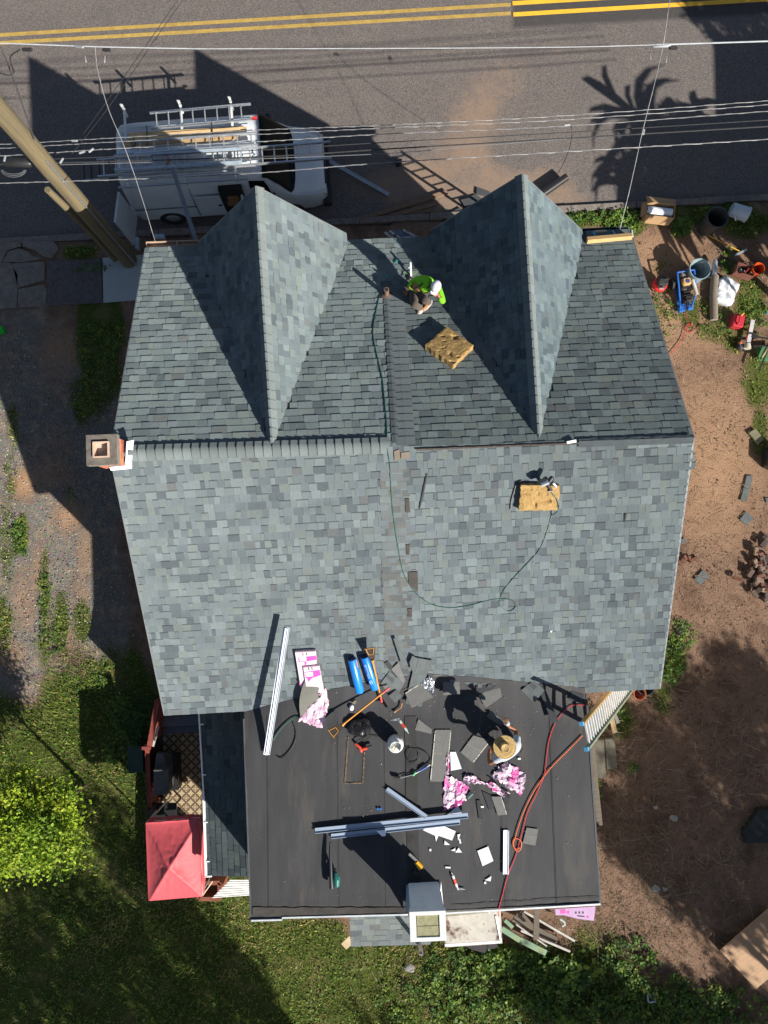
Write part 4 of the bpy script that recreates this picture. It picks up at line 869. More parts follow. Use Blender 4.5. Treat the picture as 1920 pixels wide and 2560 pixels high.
mb=MB();mb.tube([G(8,405,4.4),G(14,406,4.4),G(74,408,4.4),G(80,409,4.4)],[.05,.085,.085,.05],12);part('case',mb,BLACK,t,world=True,smooth=True)
for k in range(3):
    mb=MB();mb.tube([G(34+26*math.cos(a)*(1+k*.1),425+(10+4*k)*math.sin(-a)*-1,4.3) for a in [PI*i/10 for i in range(11)]],.005,5);part('wire_loop',mb,WM,t,world=True)
# the rear edge of the flat roof runs up onto the slope; things near that joint stand on it
_G0=G
def G(u,v,z=0.0):
    if isinstance(z,(int,float)) and ZF-.001<=z<=ZF+.12 and 611<u<1462:
        vt=memv(u)-4
        if v>=vt:
            t=(v-vt)/(2299-(u-629)*.047-vt)
            if t<.2: top=_G0(u,vt,PRr);z=z+(top.z+.02-ZF)*(1-t/.2)**2
        else: z=_G0(u,v,PRr).z+(z-ZF)
    return _G0(u,v,z)
# ---------------- things lying on the roofs ----------------
def gz(u,v,s,l):
    return G(u,v,s)+nrm(s)*l
SH1=mat('shingle_underside',(.125,.125,.12),.8,var=.1,bump=.15,fine=120);SHD=mat('shingle_dark',(.055,.058,.062),.9,fine=120);GLUE=mat('glue_strip',(.55,.52,.45),.5,c3=(.05,.05,.05),s3=25,t3=.5)
def shing(pts,label,m,surf=ZF,lift=.016,line=None,edge=None,grp='loose shingles scattered on the black flat roof',tabs=0):
    o=slab('loose_shingle',pts,surf,.006,m,lift=lift,label=label,cat='shingle',group=grp)
    a,b,c,d=pts[:4]
    def ln(p,q,wd,m,nm,l2=.0075):
        A=gz(*p,surf,lift+l2);B=gz(*q,surf,lift+l2);mb=MB();mb.beam(A,B,wd,.002);part(nm,mb,m,o,world=True)
    L=lambda p,q,t:(p[0]+(q[0]-p[0])*t,p[1]+(q[1]-p[1])*t)
    if line is not None: ln(L(a,d,line),L(b,c,line),.008,mt('line_mark',(.24,.21,.16),.8),'chalk_line')
    if edge: 
        for e in ([edge] if isinstance(edge,int) else edge): ln(L(pts[e],pts[(e+1)%4],.03),L(pts[e],pts[(e+1)%4],.97),.014,GLUE,'glue_strip')
    for k in range(tabs):
        t0=(k+.15)/tabs;t1=(k+.62)/tabs;P=[L(L(a,b,t0),L(d,c,t0),0),L(L(a,b,t1),L(d,c,t1),0),L(L(a,b,t1),L(d,c,t1),.45),L(L(a,b,t0),L(d,c,t0),.45)]
        slab('tab',P,surf,.004,mt('tab_tone_%d'%(k%3),[(.15,.17,.17),(.09,.10,.11),(.12,.14,.145)][k%3],.95,fine=150),o,lift=lift+.006)
    return o
shing([(1127,1824),(1088,1824),(1076,1953),(1115,1953)],'full shingle lying face down left of the straw hat worker, with a long chalk line',SH1,line=.45,edge=(1,3))
shing([(1183,1838),(1226,1850),(1182,1906),(1151,1880)],'face-down shingle half in the kneeling worker shadow',SH1,line=.5,edge=1)
shing([(1107,1698),(1149,1697),(1149,1733),(1107,1736)],'square shingle piece under the shadow of the straw hat',SH1)
shing([(1128,1738),(1180,1724),(1192,1748),(1143,1762)],'grey shingle piece under the shadow of the worker shoulder',SHD)
shing([(1196,1738),(1249,1712),(1254,1740),(1214,1768)],'face-down shingle with shiny glue strip right of the worker shadow',SH1,edge=0)
shing([(1190,1708),(1243,1712),(1225,1726),(1190,1732)],'curled shingle cut touching the worker shadow arm',SHD,tabs=2)
shing([(1160,1703),(1240,1708),(1234,1712),(1165,1708)],'thin curved offcut along the edge of the grey shingles',mt('shingle_grey',(.14,.16,.16),.95,fine=150),surf=PRr)
shing([(1303,1725),(1335,1700),(1360,1725),(1334,1755)],'square two-tone shingle piece lying askew at the roof edge',mt('shingle_grey',(.14,.16,.16),.95),tabs=2,surf=ZF+.02)
shing([(1336,1694),(1352,1692),(1393,1802),(1377,1804)],'long narrow dark strip running down onto the flat roof',SHD,lift=.03)
shing([(1429,1727),(1460,1737),(1452,1757),(1420,1748)],'dark shingle piece in the upper right corner of the flat roof',SHD)
shing([(1226,1777),(1261,1803),(1252,1815),(1215,1790)],'grey shingle beside the worker shadow hip',SH1)
shing([(1316,2068),(1345,2072),(1338,2113),(1306,2107)],'square shingle lying alone right of the orange cord loop',SH1,line=.5)
shing([(1046,1797),(1080,1823),(1078,1834),(1037,1824)],'small pointed shingle offcut above the long shingle',SH1)
shing([(1205,1977),(1231,1989),(1238,2013),(1223,2025),],'dark square shingle under the lower edge of the pink wrapper',SHD)
shing([(1228,1990),(1252,1990),(1266,2035),(1244,2037)],'face-down shingle strip sticking out below the pink wrapper',SH1,lift=.03,edge=1)
shing([(1257,1990),(1275,1985),(1266,2028),(1262,2030)],'thin dark shingle strip right of the strip below the pink wrapper',SHD,lift=.022)
shing([(1191,2000),(1201,2000),(1207,2046),(1197,2047)],'narrow black speckled strip below the pink wrapper',SHD,edge=0)
g='torn shingles heaped at the middle of the roof joint'
for i,(p,l,t,s) in enumerate((([(952,1706),(973,1677),(1012,1704),(984,1753)],'grey shingle piece just left of the foil scrap, under the red handle tip',2,PRr),([(960,1655),(970,1650),(998,1683),(990,1692)],'dark-tipped narrow offcut at the upper left of the heap',0,PRr),
    ([(978,1670),(996,1653),(1014,1700),(1006,1702)],'brownish curved underlay scrap in the heap',0,PRr),([(1040,1640),(1083,1648),(1055,1710),(1020,1722)],'tall pale shingle leaning upward in the heap',1,PRr),
    ([(1013,1732),(1052,1708),(1082,1740),(1028,1766)],'face-down shingle with white glue edge in front of the heap',0,ZF),([(972,1738),(990,1724),(1005,1738),(988,1755)],'small grey square at the bottom of the heap',0,ZF),
    ([(1016,1744),(1056,1752),(1054,1764),(1014,1757)],'pale piece poking out below the glue-edged shingle',0,ZF),([(983,1590),(992,1589),(1012,1650),(1004,1655)],'long curled grey strip above the heap',0,PRr),([(1023,1650),(1030,1632),(1044,1640),(1030,1672)],'pale square chip beside the tall shingle',0,PRr))):
    o=shing(p,l,SH1 if i in(2,4) else (SHD if i==1 else mt('shingle_grey',(.14,.16,.16),.95)),surf=s,lift=.02+.008*i,edge=(0,2) if i==4 else None,tabs=t,grp=g)
# crumpled foil scrap
def crump(name,pts,nx,ny,amp,fq,surf,m,label,cat,colf=None,lift=.03,grp=None,jag=0,seed=1):
    P=[G(u,v,surf) for u,v in pts];n=nrm(surf);mb=MB()
    def fn(s,t):
        p=(P[0]*(1-s)+P[1]*s)*(1-t)+(P[3]*(1-s)+P[2]*s)*t
        e=Vector((noise.noise((s*9,t*9,seed)),noise.noise((s*9+7,t*9,seed)),0))*jag
        h=abs(noise.noise((s*fq*.8,t*fq*.8,seed)))+.3*abs(noise.noise((s*fq*2,t*fq*2,seed+3)))
        return p+e+n*(lift*.3+amp*h*2)
    mb.grid(nx,ny,fn,col=colf)
    return solo(name,mb,m,label,cat,grp)
FOIL=mat('foil',(.55,.56,.58),.25,.85,var=.2,scale=30)
crump('foil_scrap',[(1050,1712),(1073,1688),(1086,1702),(1084,1734)],12,12,.03,5,ZF+.03,FOIL,'crumpled silvery foil scrap at the right end of the shingle heap','foil',jag=.04)
# pink packing film
PINK=mat('pink_plastic_film',(1,1,1),.35,attr=True,var=.06,spec=.6)
def pk(seed,k=.45):
    def f(s,t):
        q=noise.noise((s*2.2,t*2.6,seed))+.22*noise.noise((s*9,t*9,seed));
        return (.62,.10,.34) if q>.26 else ((.56,.30,.45) if q>.04 else (.62,.46,.56))
    return f
crump('pink_wrapper',[(1230,1938),(1262,1902),(1314,1933),(1304,1990)],18,17,.07,3.2,ZF,PINK,'large crumpled pink and white plastic wrapper in front of the straw hat worker','wrapper',pk(1),jag=.08,seed=2)
crump('pink_wrapper',[(1212,1958),(1232,1955),(1275,1982),(1256,1992)],16,8,.04,3,ZF,PINK,'narrow folded pink and white wrapper below the large one','wrapper',pk(4),jag=.05,seed=5)
crump('pink_wrapper',[(1163,1936),(1185,1940),(1214,1958),(1158,1956)],18,12,.05,3,ZF,PINK,'pale lilac wing of torn wrapper between the two pink heaps','wrapper',pk(8,.2),jag=.05,seed=8)
crump('pink_wrapper',[(1112,1934),(1170,1962),(1160,2006),(1108,2026)],15,17,.055,2.8,ZF,PINK,'left crumpled pink wrapper heap above the crossed white trims','wrapper',pk(11),jag=.07,seed=12)
crump('pink_wrapper',[(1117,1880),(1124,1880),(1121,1938),(1112,1936)],6,20,.03,4,ZF,PINK,'thin twisted tail of pink wrapper along the long shingle','wrapper',pk(14),jag=.02,seed=15)
mb=MB();mb.tube([gz(1224,1945,ZF,.05),gz(1238,1955,ZF,.10),gz(1262,1980,ZF,.06),gz(1270,1988,ZF,.05)],.012,6);solo('shingle_tie',mb,BLACK,'black tie strip across the crumpled pink wrappers','strip')
mb=MB();mb.lathe([(.03,0),(.045,.0),(.045,.02),(.03,.02),(.03,0)],14,M=Matrix.Translation(gz(1268,1986,ZF,.08)));solo('tape_ring',mb,BLACK,'small black ring at the lower point of the pink wrappers','ring')
# shingle bundles on the rear slope
BT=Plane(G(740,1626,PRr)+Vector((0,0,.09)),G(790,1624,PRr)+Vector((0,0,.09)),G(745,1720,PRr)+Vector((0,0,.05)))
PKB=mat('bundle_film',(.62,.47,.54),.4,var=.04);HOTP=mat('hot_pink_print',(.78,.07,.33),.45,var=.05)
def bundle(pts,label,lift,th,txt,pr):
    M,L=FR(PRr,pts[3],pts[2],lift);t=slab('shingle_bundle',pts,PRr,th,PKB,lift=lift,label=label,cat='shingle bundle',group='pink wrapped shingle bundles',inset=.012)
    for q in pr: slab('printed_band',q,PRr,.002,HOTP,t,lift=lift+th+.001)
    for q in txt[1]: slab('printed_box',q,PRr,.002,mt('print_white',(.9,.8,.86),.5),t,lift=lift+th+.003)
    for q in txt[0]: slab('staple',q,PRr,.003,BLACK,t,lift=lift+th+.002)
    return t
bundle([(738,1624),(790,1621),(797,1720),(755,1728)],'full pink wrapped shingle bundle lying on the rear slope, upper left one',.012,.075,
  ([[(757,1626),(759,1626),(760,1632),(758,1632)],[(766,1625),(768,1625),(769,1631),(767,1631)]],[[(750,1637),(766,1635),(767,1644),(751,1646)],[(751,1649),(761,1648),(762,1655),(754,1656)]]),
  [[(747,1637),(790,1632),(793,1642),(770,1646),(748,1648)],[(750,1649),(768,1648),(766,1655),(755,1658)],[(749,1700),(752,1700),(753,1705),(750,1705)]])
bundle([(759,1658),(799,1654),(806,1690),(812,1722),(768,1722)],'opened pink wrapped shingle bundle with bare grey shingles showing',.09,.04,
  ([[(772,1658),(774,1658),(775,1665),(773,1665)],[(780,1657),(782,1657),(783,1664),(781,1664)]],[[(765,1671),(783,1669),(784,1679),(767,1681)]]),
  [[(763,1670),(800,1664),(803,1677),(786,1683),(766,1685)],[(769,1684),(784,1682),(772,1694)]])
mb=MB();P0=[G(763,1700,PRr),G(808,1698,PRr),G(800,1752,ZF),G(752,1790,ZF)]
def bs(s,t):
    p=(P0[0]*(1-s)+P0[1]*s)*(1-t)+(P0[3]*(1-s)+P0[2]*s)*t;return p+Vector((-.05*math.sin(PI*t)*(1),0,.12-.06*t+.03*math.sin(PI*t)))
mb.grid(4,16,bs);o=solo('bare_shingle_stack',mb,mt('greenish_shingle_back',(.185,.185,.16),.85,var=.08,fine=120),'bent stack of bare grey-green shingles draped over the opened bundle','shingles',smooth=True)
mb=MB()
for s in(0,1): mb.grid(1,16,lambda a,t:bs(s,t)+Vector((0,0,.004-.10*a)))
part('stack_edge',mb,SHD,o,world=True)
crump('pink_wrapper',[(815,1715),(822,1762),(805,1820),(745,1800)],18,18,.05,3,ZF+.02,PINK,'loose pale pink wrapper skirt around the bent stack of bare shingles','wrapper',lambda s,t:(.55,.33,.45) if noise.noise((s*4,t*4,31))>.1 else (.66,.48,.56),jag=.06,seed=21)
# blue underlayment rolls
BLUE=mat('blue_plastic_film',(.008,.18,.62),.30,var=.05,scale=3,spec=.6)
def uroll(a,b,label,r=.083,z0=0):
    A=gz(*a,PRr,r+.005);B=gz(*b,ZF,r+.015);t=thing('underlayment_roll',label,'underlayment roll',A,'blue rolls of roof underlayment')
    d=(B-A).normalized();n=18;mb=MB();mb.tube([A,A+d*.01,B-d*.01,B],[r*.93,r,r,r*.93],26,cap=False);part('blue_wrap',mb,BLUE,t,smooth=True,world=True)
    x=d.cross(Vector((0,0,1))).normalized();y=x.cross(d)
    for k,(rr,m) in enumerate(((r*.93,mt('navy_end',(.004,.02,.11),.5)),(.038,BLACK))):
        mb=MB();mb.tube([A-d*(.001+.003*k),A-d*(.004+.003*k)],rr,24);part('roll_end' if k==0 else 'core_hole',mb,m,t,world=True)
    mb=MB();mb.tube([B,B+d*.003],r*.92,24);part('roll_end',mb,BLUE,t,world=True);return t,A,B,d,x,y
t,A,B,d,x,y=uroll((880,1640),(900,1726),'blue wrapped underlayment roll lying on the left, with an orange stripe')
mb=MB();mb.grid(1,10,lambda s,q:A+d*(.03+.16*q)+(-x*math.cos(.35+.25*s)+y*math.sin(.35+.25*s))*.0845*(1));part('orange_stripe',mb,mt('orange_print',(.75,.25,.08),.5),t,world=True)
t,A,B,d,x,y=uroll((912,1634),(938,1718),'blue wrapped underlayment roll on the right with pale lettering, under the shovel')
def lettering(txt,M,size,m,par,name='lettering',ext=.0008):
    cu=bpy.data.curves.new(name,'FONT');cu.body=txt;cu.size=size;cu.extrude=ext;cu.resolution_u=2;tmp=bpy.data.objects.new('tmp',cu);COL.objects.link(tmp)
    dg=bpy.context.evaluated_depsgraph_get();me=bpy.data.meshes.new_from_object(tmp.evaluated_get(dg));bpy.data.objects.remove(tmp);me.materials.clear();me.materials.append(m)
    return inst(name,me,par,M)
for k,ch in enumerate('DSSSNO'):
    an=.42;o=(x*math.sin(an)+y*math.cos(an));e=(x*math.cos(an)-y*math.sin(an));pos=A+d*(.17+k*.052)+o*.085-e*.018
    M=Matrix((e,-d,o)).transposed().to_4x4();M.translation=pos;lettering(ch,M,.058,mt('pale_print',(.55,.75,.9),.5),t)
mb=MB();o=(x*math.sin(.42)+y*math.cos(.42));e=(x*math.cos(.42)-y*math.sin(.42));c=A+d*.52+o*.085
mb.tube([c+(e*math.cos(k)*.022+d*math.sin(k)*.04) for k in [i*PI/8 for i in range(17)]],.004,5);part('oval_logo',mb,mt('pale_print',(.5,.7,.9)),t,world=True)
# shovels (shingle rippers) with orange handles
ORG=mat('orange_painted_handle',(.55,.21,.02),.45);REDG=mat('red_grip',(.65,.06,.05),.5)
def shovel(label,A,B,up,blade):
    t=thing('roofing_shovel',label,'shovel',A,'orange-handled roofing shovels');d=(B-A).normalized()
    n=up;x=d.cross(n).normalized()
    mb=MB();mb.tube([A+d*.28,A+d*.36],[.035,.016],10);mb.tube([A+d*.36,B-d*.16],.016,10);part('handle',mb,ORG,t,world=True,smooth=True)
    mb=MB();mb.tube([B-d*.17,B],.0185,10);part('grip',mb,REDG,t,world=True,smooth=True)
    M=Matrix((d,x,n)).transposed().to_4x4();M.translation=A
    mb=MB();mb.prism([(0,-.105),(.28,-.04),(.28,.04),(0,.105)],-.003,.003,M=M);bl=part('blade',mb,mt('worn_blade',(.07,.05,.04),.4,.5,var=.4,scale=12),t,world=True)
    mb=MB()
    for p,q in (((.02,-.095),(.02,.095)),((.16,-.05),(.16,.05)),((.03,-.07),(.15,-.045)),((.03,.07),(.15,.045))): mb.beam(M@Vector((*p,.006)),M@Vector((*q,.006)),.008,.008)
    part('blade_rib',mb,mt('worn_orange',(.55,.28,.06),.5),bl,world=True)
    return t
shovel('upright roofing shovel with its blade over the right blue roll',gz(924,1602,PRr,.22),gz(955,1757,ZF,.04),PRr.n,1)
shovel('lower roofing shovel lying crosswise, its blade raised to the left',gz(828,1828,ZF,.30)+Vector((0,0,-.05)),gz(974,1716,ZF,.09),Vector((0,0,1)),1)
# long white trim pieces
def trim(label,a,b,za,zb,w_,m=None,grp='long white trim pieces on the roof',prof=1,name='trim_piece',h=.03):
    m=TP
    A=G(*a,za) if not isinstance(za,Vector) else za;B=G(*b,zb);t=thing(name,label,'trim',A,grp);d=(B-A);L=d.length;d.normalize();x=Vector((0,0,1)).cross(d).normalized()
    M=Matrix((d,x,d.cross(x))).transposed().to_4x4();M.translation=A
    mb=MB();mb.box(0,-w_/2,0,L,w_/2,.006,M);part('flange',mb,m,t,world=True)
    mb=MB();mb.box(0,-w_/2,.006,L,-w_/2+.008,h,M);mb.box(0,w_/2-.008,.006,L,w_/2,h*.8,M);part('lip',mb,m,t,world=True)
    return t
for k,(u,w_) in enumerate(((0,.045),(5.5,.04),(-6,.04))):
    A=gz(721+u*.9,1547,PRr,.30-.02*abs(k));B=gz(668+u*.9,1884,ZF,.05)
    t=thing('trim_piece',['middle white trim of the three leaning from the rear slope to the flat roof','right white trim of the three leaning from the rear slope to the flat roof','left white trim of the three leaning from the rear slope to the flat roof'][k],'trim',B,'long white trims leaning side by side')
    d=(A-B).normalized();mb=MB();mb.beam(B,A,w_,.02+.02*(k==0));part('flange',mb,PVC,t,world=True);mb=MB();o=d.cross(Vector((0,0,1))).normalized()*w_*.5;mb.beam(B+o+Vector((0,0,.02)),A+o+Vector((0,0,.02)),.006,.03);part('lip',mb,mt('grey_pvc_edge',(.45,.47,.50),.4),t,world=True)
TP=mat('sky_tinted_pvc',(.27,.33,.42),.3,var=.05)  # glossy white trim: the sky's blue reflection is put into the base colour
trim('long white trim crossing the flat roof, its end near the cut white sheets',(788,2076),(1170,2038),ZF+.05,ZF+.10,.10)
trim('second white trim lying just below the long crossing one',(828,2090),(1150,2054),ZF+.03,ZF+.05,.09)
trim('short white trim resting diagonally above the crossing trims',(967,1972),(1066,2042),ZF+.04,ZF+.10,.085)
TP=PVC;trim('short upright white trim right of the straw hat worker and the white square',(1265,2075),(1264,2185),ZF+.02,ZF+.02,.105)
slab('trim_offcut',[(940,2073),(965,2072),(964,2086),(955,2087)],ZF,.012,PVC,lift=.06,label='small pointed white trim offcut on the second crossing trim',cat='offcut')
WS=mat('white_sheet',(.60,.63,.68),.5,var=.02)
g='white trim sheet offcuts on the flat roof'
for p,l in (([(1125,1879),(1139,1879),(1154,1921),(1127,1926)],'curved white sheet leaning beside the pink wrapper tail'),([(1112,2040),(1145,2013),(1158,2038),(1134,2060)],'white sheet corner peeping out above the long trim'),([(1057,2074),(1072,2062),(1103,2061),(1139,2077),(1130,2100),(1096,2088),(1090,2103),(1087,2088)],'large white cut sheet below the end of the long trim'),
    ([(1193,2126),(1220,2115),(1233,2151),(1206,2164)],'white square sheet lying alone'),([(1143,2085),(1151,2084),(1145,2101)],'white triangle right of the large cut sheet'),([(1111,2100),(1125,2111),(1111,2111)],'white triangle just below the large cut sheet'),([(1127,2125),(1138,2119),(1138,2127)],'tiny white triangle left of the pair'),
    ([(1146,2118),(1155,2130),(1138,2130)],'tiny white triangle right of the pair'),([(1147,2096),(1150,2095),(1153,2107),(1149,2108)],'thin white sliver below the first white triangle'),([(1228,2189),(1226,2202),(1212,2199)],'white triangle by the red cord'),([(1073,2121),(1078,2121),(1078,2127),(1074,2127)],'tiny white square near the drill'),
    ([(1114,2165),(1126,2166),(1126,2170),(1113,2169)],'tiny white bar above the caulking gun'),([(1210,2203),(1215,2203),(1215,2208),(1211,2209)],'tiny white chip below the triangle by the cord'),([(1220,2277),(1224,2275),(1226,2282),(1223,2283)],'tiny white chip at the rear roof edge')):
    slab('sheet_offcut',p,ZF,.004,WS,lift=.02,label=l,cat='offcut',group=g)
# propane tank
t=thing('propane_tank','white propane tank standing on the flat roof with its shadow behind it','propane tank',G(988,1852,ZF)+Vector((0,0,.01)))
TW=mat('tank_white',(.62,.64,.62),.4,var=.05);mb=MB();mb.lathe([(0,.0),(.10,.01),(.145,.07),(.153,.14),(.153,.24),(.14,.31),(.08,.36),(0,.37)],28);part('tank_body',mb,TW,t,smooth=True)
mb=MB();mb.lathe([(.10,.0),(.11,.0),(.11,.04),(.10,.04)],20);part('foot_ring',mb,TW,t)
mb=MB()
for k in range(14):
    if k in (3,4): continue
    a=-.9+k*.36;mb.beam((.1*math.cos(a),.1*math.sin(a),.40),(.1*math.cos(a+.36),.1*math.sin(a+.36),.40),.008,.10)
part('collar',mb,TW,t);mb=MB();mb.tube([(0,0,.36),(0,0,.42)],.018,8);mb.tube([(0,0,.40),(-.03,-.09,.41)],.014,8);part('valve',mb,mt('brass_valve',(.45,.35,.15),.35,.8),t)
# caulking gun leaning on the tank
def caulk(label,A,B,c):
    t=thing('caulking_gun',label,'caulking gun',A);d=(B-A).normalized()
    mb=MB();mb.tube([A,A+d*.06],[.004,.010],8);mb.tube([A+d*.06,A+d*.28],.024,12);part('cartridge',mb,c,t,world=True,smooth=True)
    mb=MB();mb.tube([A+d*.28,A+d*.34],.018,8);mb.tube([A+d*.3,A+d*.36+d.cross(Vector((0,0,1)))*-.10],.010,6);mb.tube([A+d*.34,A+d*.38+d.cross(Vector((0,0,1)))*-.13],.008,6);part('handle',mb,STEEL,t,world=True)
    mb=MB();mb.tube([A+d*.12,A+d*.22],.0245,12);part('label_band',mb,mt('red_label',(.55,.06,.03),.5),t,world=True);return t
caulk('red-labelled caulking gun lying on the flat roof right of the white chimney',G(1129,2181,ZF+.04),G(1150,2238,ZF+.03),mt('tube_white',(.6,.6,.58),.4))
caulk('pale caulking gun leaning on the upper right side of the propane tank',G(1022,1834,ZF+.40),G(996,1797,ZF+.36),mt('tube_mint',(.45,.60,.52),.4))
# black bag, red heat gun
mb=MB();mb.ball((0,0,.08),(.235,.19,.12),22);mb.v=[(x*(1+.35*noise.noise((x*6,y*6,z*6))),y*(1+.35*noise.noise((x*5,y*7,z*5+4))),max(0.005,z*(1+.35*noise.noise((x*9,y*9,z*9))))) for x,y,z in mb.v]
solo('black_bag',mb,mt('black_film',(.014,.014,.015),.3,spec=.5),'black plastic bag slumped beside the propane tank','bag',M=Matrix.Translation(G(903,1818,ZF)),smooth=False)
t=thing('heat_gun','red heat gun lying below the black bag with its black cord','heat gun',G(902,1860,ZF))
mb=MB();mb.tube([gz(889,1857,ZF,.05),gz(901,1868,ZF,.06),gz(904,1878,ZF,.04)],[.022,.03,.026],12);mb.tube([gz(901,1872,ZF,.05),gz(918,1867,ZF,.06)],[.03,.036],12);part('gun_body',mb,mt('red_plastic',(.55,.055,.03),.4),t,world=True,smooth=True)
mb=MB();mb.tube([gz(918,1867,ZF,.06),gz(930,1862,ZF,.05)],.02,10);mb.tube([gz(890,1857,ZF,.06),gz(893,1849,ZF,.05),gz(903,1846,ZF,.05),gz(912,1850,ZF,.05)],.008,6);mb.tube([gz(912,1850,ZF,.04),gz(930,1838,ZF,.02),gz(948,1841,ZF,.02),gz(958,1851,ZF,.02)],.006,6);part('nozzle_and_cord',mb,BLACK,t,world=True)
def hose(pts,r,m,label,name='hose',cat='hose',surf=None,seg=7,lift=None):
    P=[gz(u,v,(surf if surf is not None else (PF if v<1114 else PRr)),(lift or r+.006)) for u,v in pts];out=[]
    for i in range(len(P)-1):
        p0=P[max(i-1,0)];p1=P[i];p2=P[i+1];p3=P[min(i+2,len(P)-1)]
        for j in range(seg): k=j/seg;out.append(.5*((2*p1)+(-p0+p2)*k+(2*p0-5*p1+4*p2-p3)*k*k+(-p0+3*p1-3*p2+p3)*k**3))
    out.append(P[-1]);mb=MB();mb.tube(out,r,7);return solo(name,mb,m,label,cat,smooth=True)
hose([(1001,1856),(1016,1867),(1030,1870),(1052,1874),(1070,1885),(1077,1900),(1066,1912),(1050,1925),(1040,1932),(1008,1943)],.008,BLACK,'black gas hose leading from the propane tank to the torch',surf=ZF+.01)
hose([(1026,1868),(1018,1885),(1020,1900),(1030,1908),(1045,1903),(1050,1890),(1046,1880)],.007,BLACK,'black hose coil right of the propane tank',surf=ZF+.03)
t=thing('torch','roofing torch with dark burner head lying below the propane tank','torch',gz(1000,1944,ZF,0))
mb=MB();mb.tube([gz(985,1941,ZF,.05),gz(1000,1943,ZF,.05)],[.035,.028],12);part('burner',mb,mt('burnt_steel',(.06,.055,.05),.4,.6),t,world=True)
mb=MB();mb.tube([gz(1000,1943,ZF,.05),gz(1035,1934,ZF,.05),gz(1076,1910,ZF,.04)],.008,8);part('lance',mb,STEEL,t,world=True)
mb=MB();mb.tube([gz(1048,1926,ZF,.05),gz(1068,1914,ZF,.05)],.02,8);part('handle',mb,mt('blue_grip',(.03,.10,.35),.5),t,world=True)
mb=MB();mb.tube([gz(1032,1936,ZF,.06),gz(1040,1928,ZF,.06)],.018,8);part('regulator',mb,mt('green_valve',(.10,.45,.22),.5),t,world=True)
hose([(744,1791),(728,1798),(708,1815),(690,1838),(684,1850)],.010,mt('green_hose',(.01,.09,.065),.5),'short green hose end running out of the pink wrapper','hose','hose',surf=ZF+.01)
hose([(733,1806),(740,1830),(736,1855),(722,1880),(706,1894),(692,1890)],.009,BLACK,'black cord curling down right of the leaning white trims','cord','cord',surf=ZF+.005)
GH=mat('dark_green_hose',(.006,.075,.062),.45)
hose([(950,735),(941,775),(933,822),(934,850),(945,900),(956,950),(962,1010),(967,1070),(967,1108)],.008,GH,'dark green air hose running down the front slope, upper part','air_hose','hose')
hose([(967,1116),(974,1160),(976,1200),(981,1270),(991,1345),(1005,1420),(1020,1455),(1048,1490),(1085,1512),(1130,1518),(1175,1512),(1220,1500),(1252,1496),(1280,1500),(1288,1516),(1272,1527),(1254,1517),(1249,1500),(1262,1470),(1290,1437),(1325,1400),(1350,1370),(1368,1325),(1379,1285)],.007,GH,'dark green air hose looping over the rear slope to the nail gun','air_hose','hose')
OC=mat('orange_cord',(.75,.14,.03),.5);RC=mat('red_cord',(.55,.03,.045),.45)
hose([(1460,1762),(1430,1763),(1408,1780),(1386,1810),(1372,1850),(1366,1890),(1360,1935),(1340,1985),(1318,2030),(1302,2090),(1288,2140),(1270,2185),(1256,2235),(1246,2275),(1246,2290)],.008,RC,'red air hose from the ladder down across the flat roof to its rear edge','air_hose','hose',surf=ZF+.005)
hose([(1456,1838),(1420,1875),(1380,1915),(1355,1946),(1330,1985),(1308,2030),(1294,2070),(1287,2095),(1283,2110),(1292,2128),(1302,2120),(1303,2105),(1294,2096),(1284,2098),(1282,2112),(1290,2122),(1299,2118)],.008,OC,'orange twisted extension cord ending in a loop on the flat roof','power_cord','cord',surf=ZF+.01,seg=9)
# leaf blower, cordless drill, small things
t=thing('leaf_blower','green cordless leaf blower with a long black tube','leaf blower',G(836,2190,ZF))
mb=MB();mb.tube([gz(827,2100,ZF,.10),gz(827,2140,ZF,.12),gz(829,2185,ZF,.14),gz(830,2212,ZF,.12)],[.022,.03,.034,.04],12);part('blower_tube',mb,BLACK,t,world=True,smooth=True)
mb=MB();mb.tube([gz(840,2172,ZF,.10),gz(843,2190,ZF,.13),gz(843,2208,ZF,.10)],[.04,.065,.05],12);part('motor_housing',mb,mt('teal_plastic',(.008,.12,.10),.45),t,world=True,smooth=True)
mb=MB();mb.tube([gz(835,2165,ZF,.12),gz(843,2162,ZF,.2),gz(848,2180,ZF,.2)],.016,8);part('handle',mb,BLACK,t,world=True)
t=thing('cordless_drill','yellow and black cordless driver with a magazine, in the chimney shadow','drill',G(1046,2158,ZF))
mb=MB();mb.beam(gz(1022,2128,ZF,.10),gz(1042,2146,ZF,.10),.05,.045);part('magazine',mb,mt('silver_black',(.18,.18,.18),.4,.4,var=.6,scale=40),t,world=True)
mb=MB();mb.tube([gz(1040,2149,ZF,.10),gz(1052,2164,ZF,.10)],[.045,.055],12);part('motor',mb,mt('drill_yellow',(.70,.38,.02),.4),t,world=True,smooth=True)
mb=MB();mb.tube([gz(1046,2156,ZF,.09),gz(1036,2172,ZF,.05)],[.02,.018],8);mb.beam(gz(1032,2174,ZF,.05),gz(1042,2180,ZF,.05),.06,.05);mb.tube([gz(1050,2162,ZF,.1),gz(1060,2166,ZF,.08)],[.02,.01],8);part('grip_and_battery',mb,BLACK,t,world=True)
mb=MB();mb.tube([gz(986,1779,ZF,.03),gz(992,1775,ZF,.03),gz(1002,1768,ZF,.04),gz(1005,1756,ZF,.05)],[.022,.012,.012,.015],8);mb.ball(gz(986,1778,ZF,.03),.022,8);solo('brush_hook',mb,mt('rusty_brown',(.30,.14,.05),.6),'small curved rusty hook above the propane tank','hook',smooth=True)
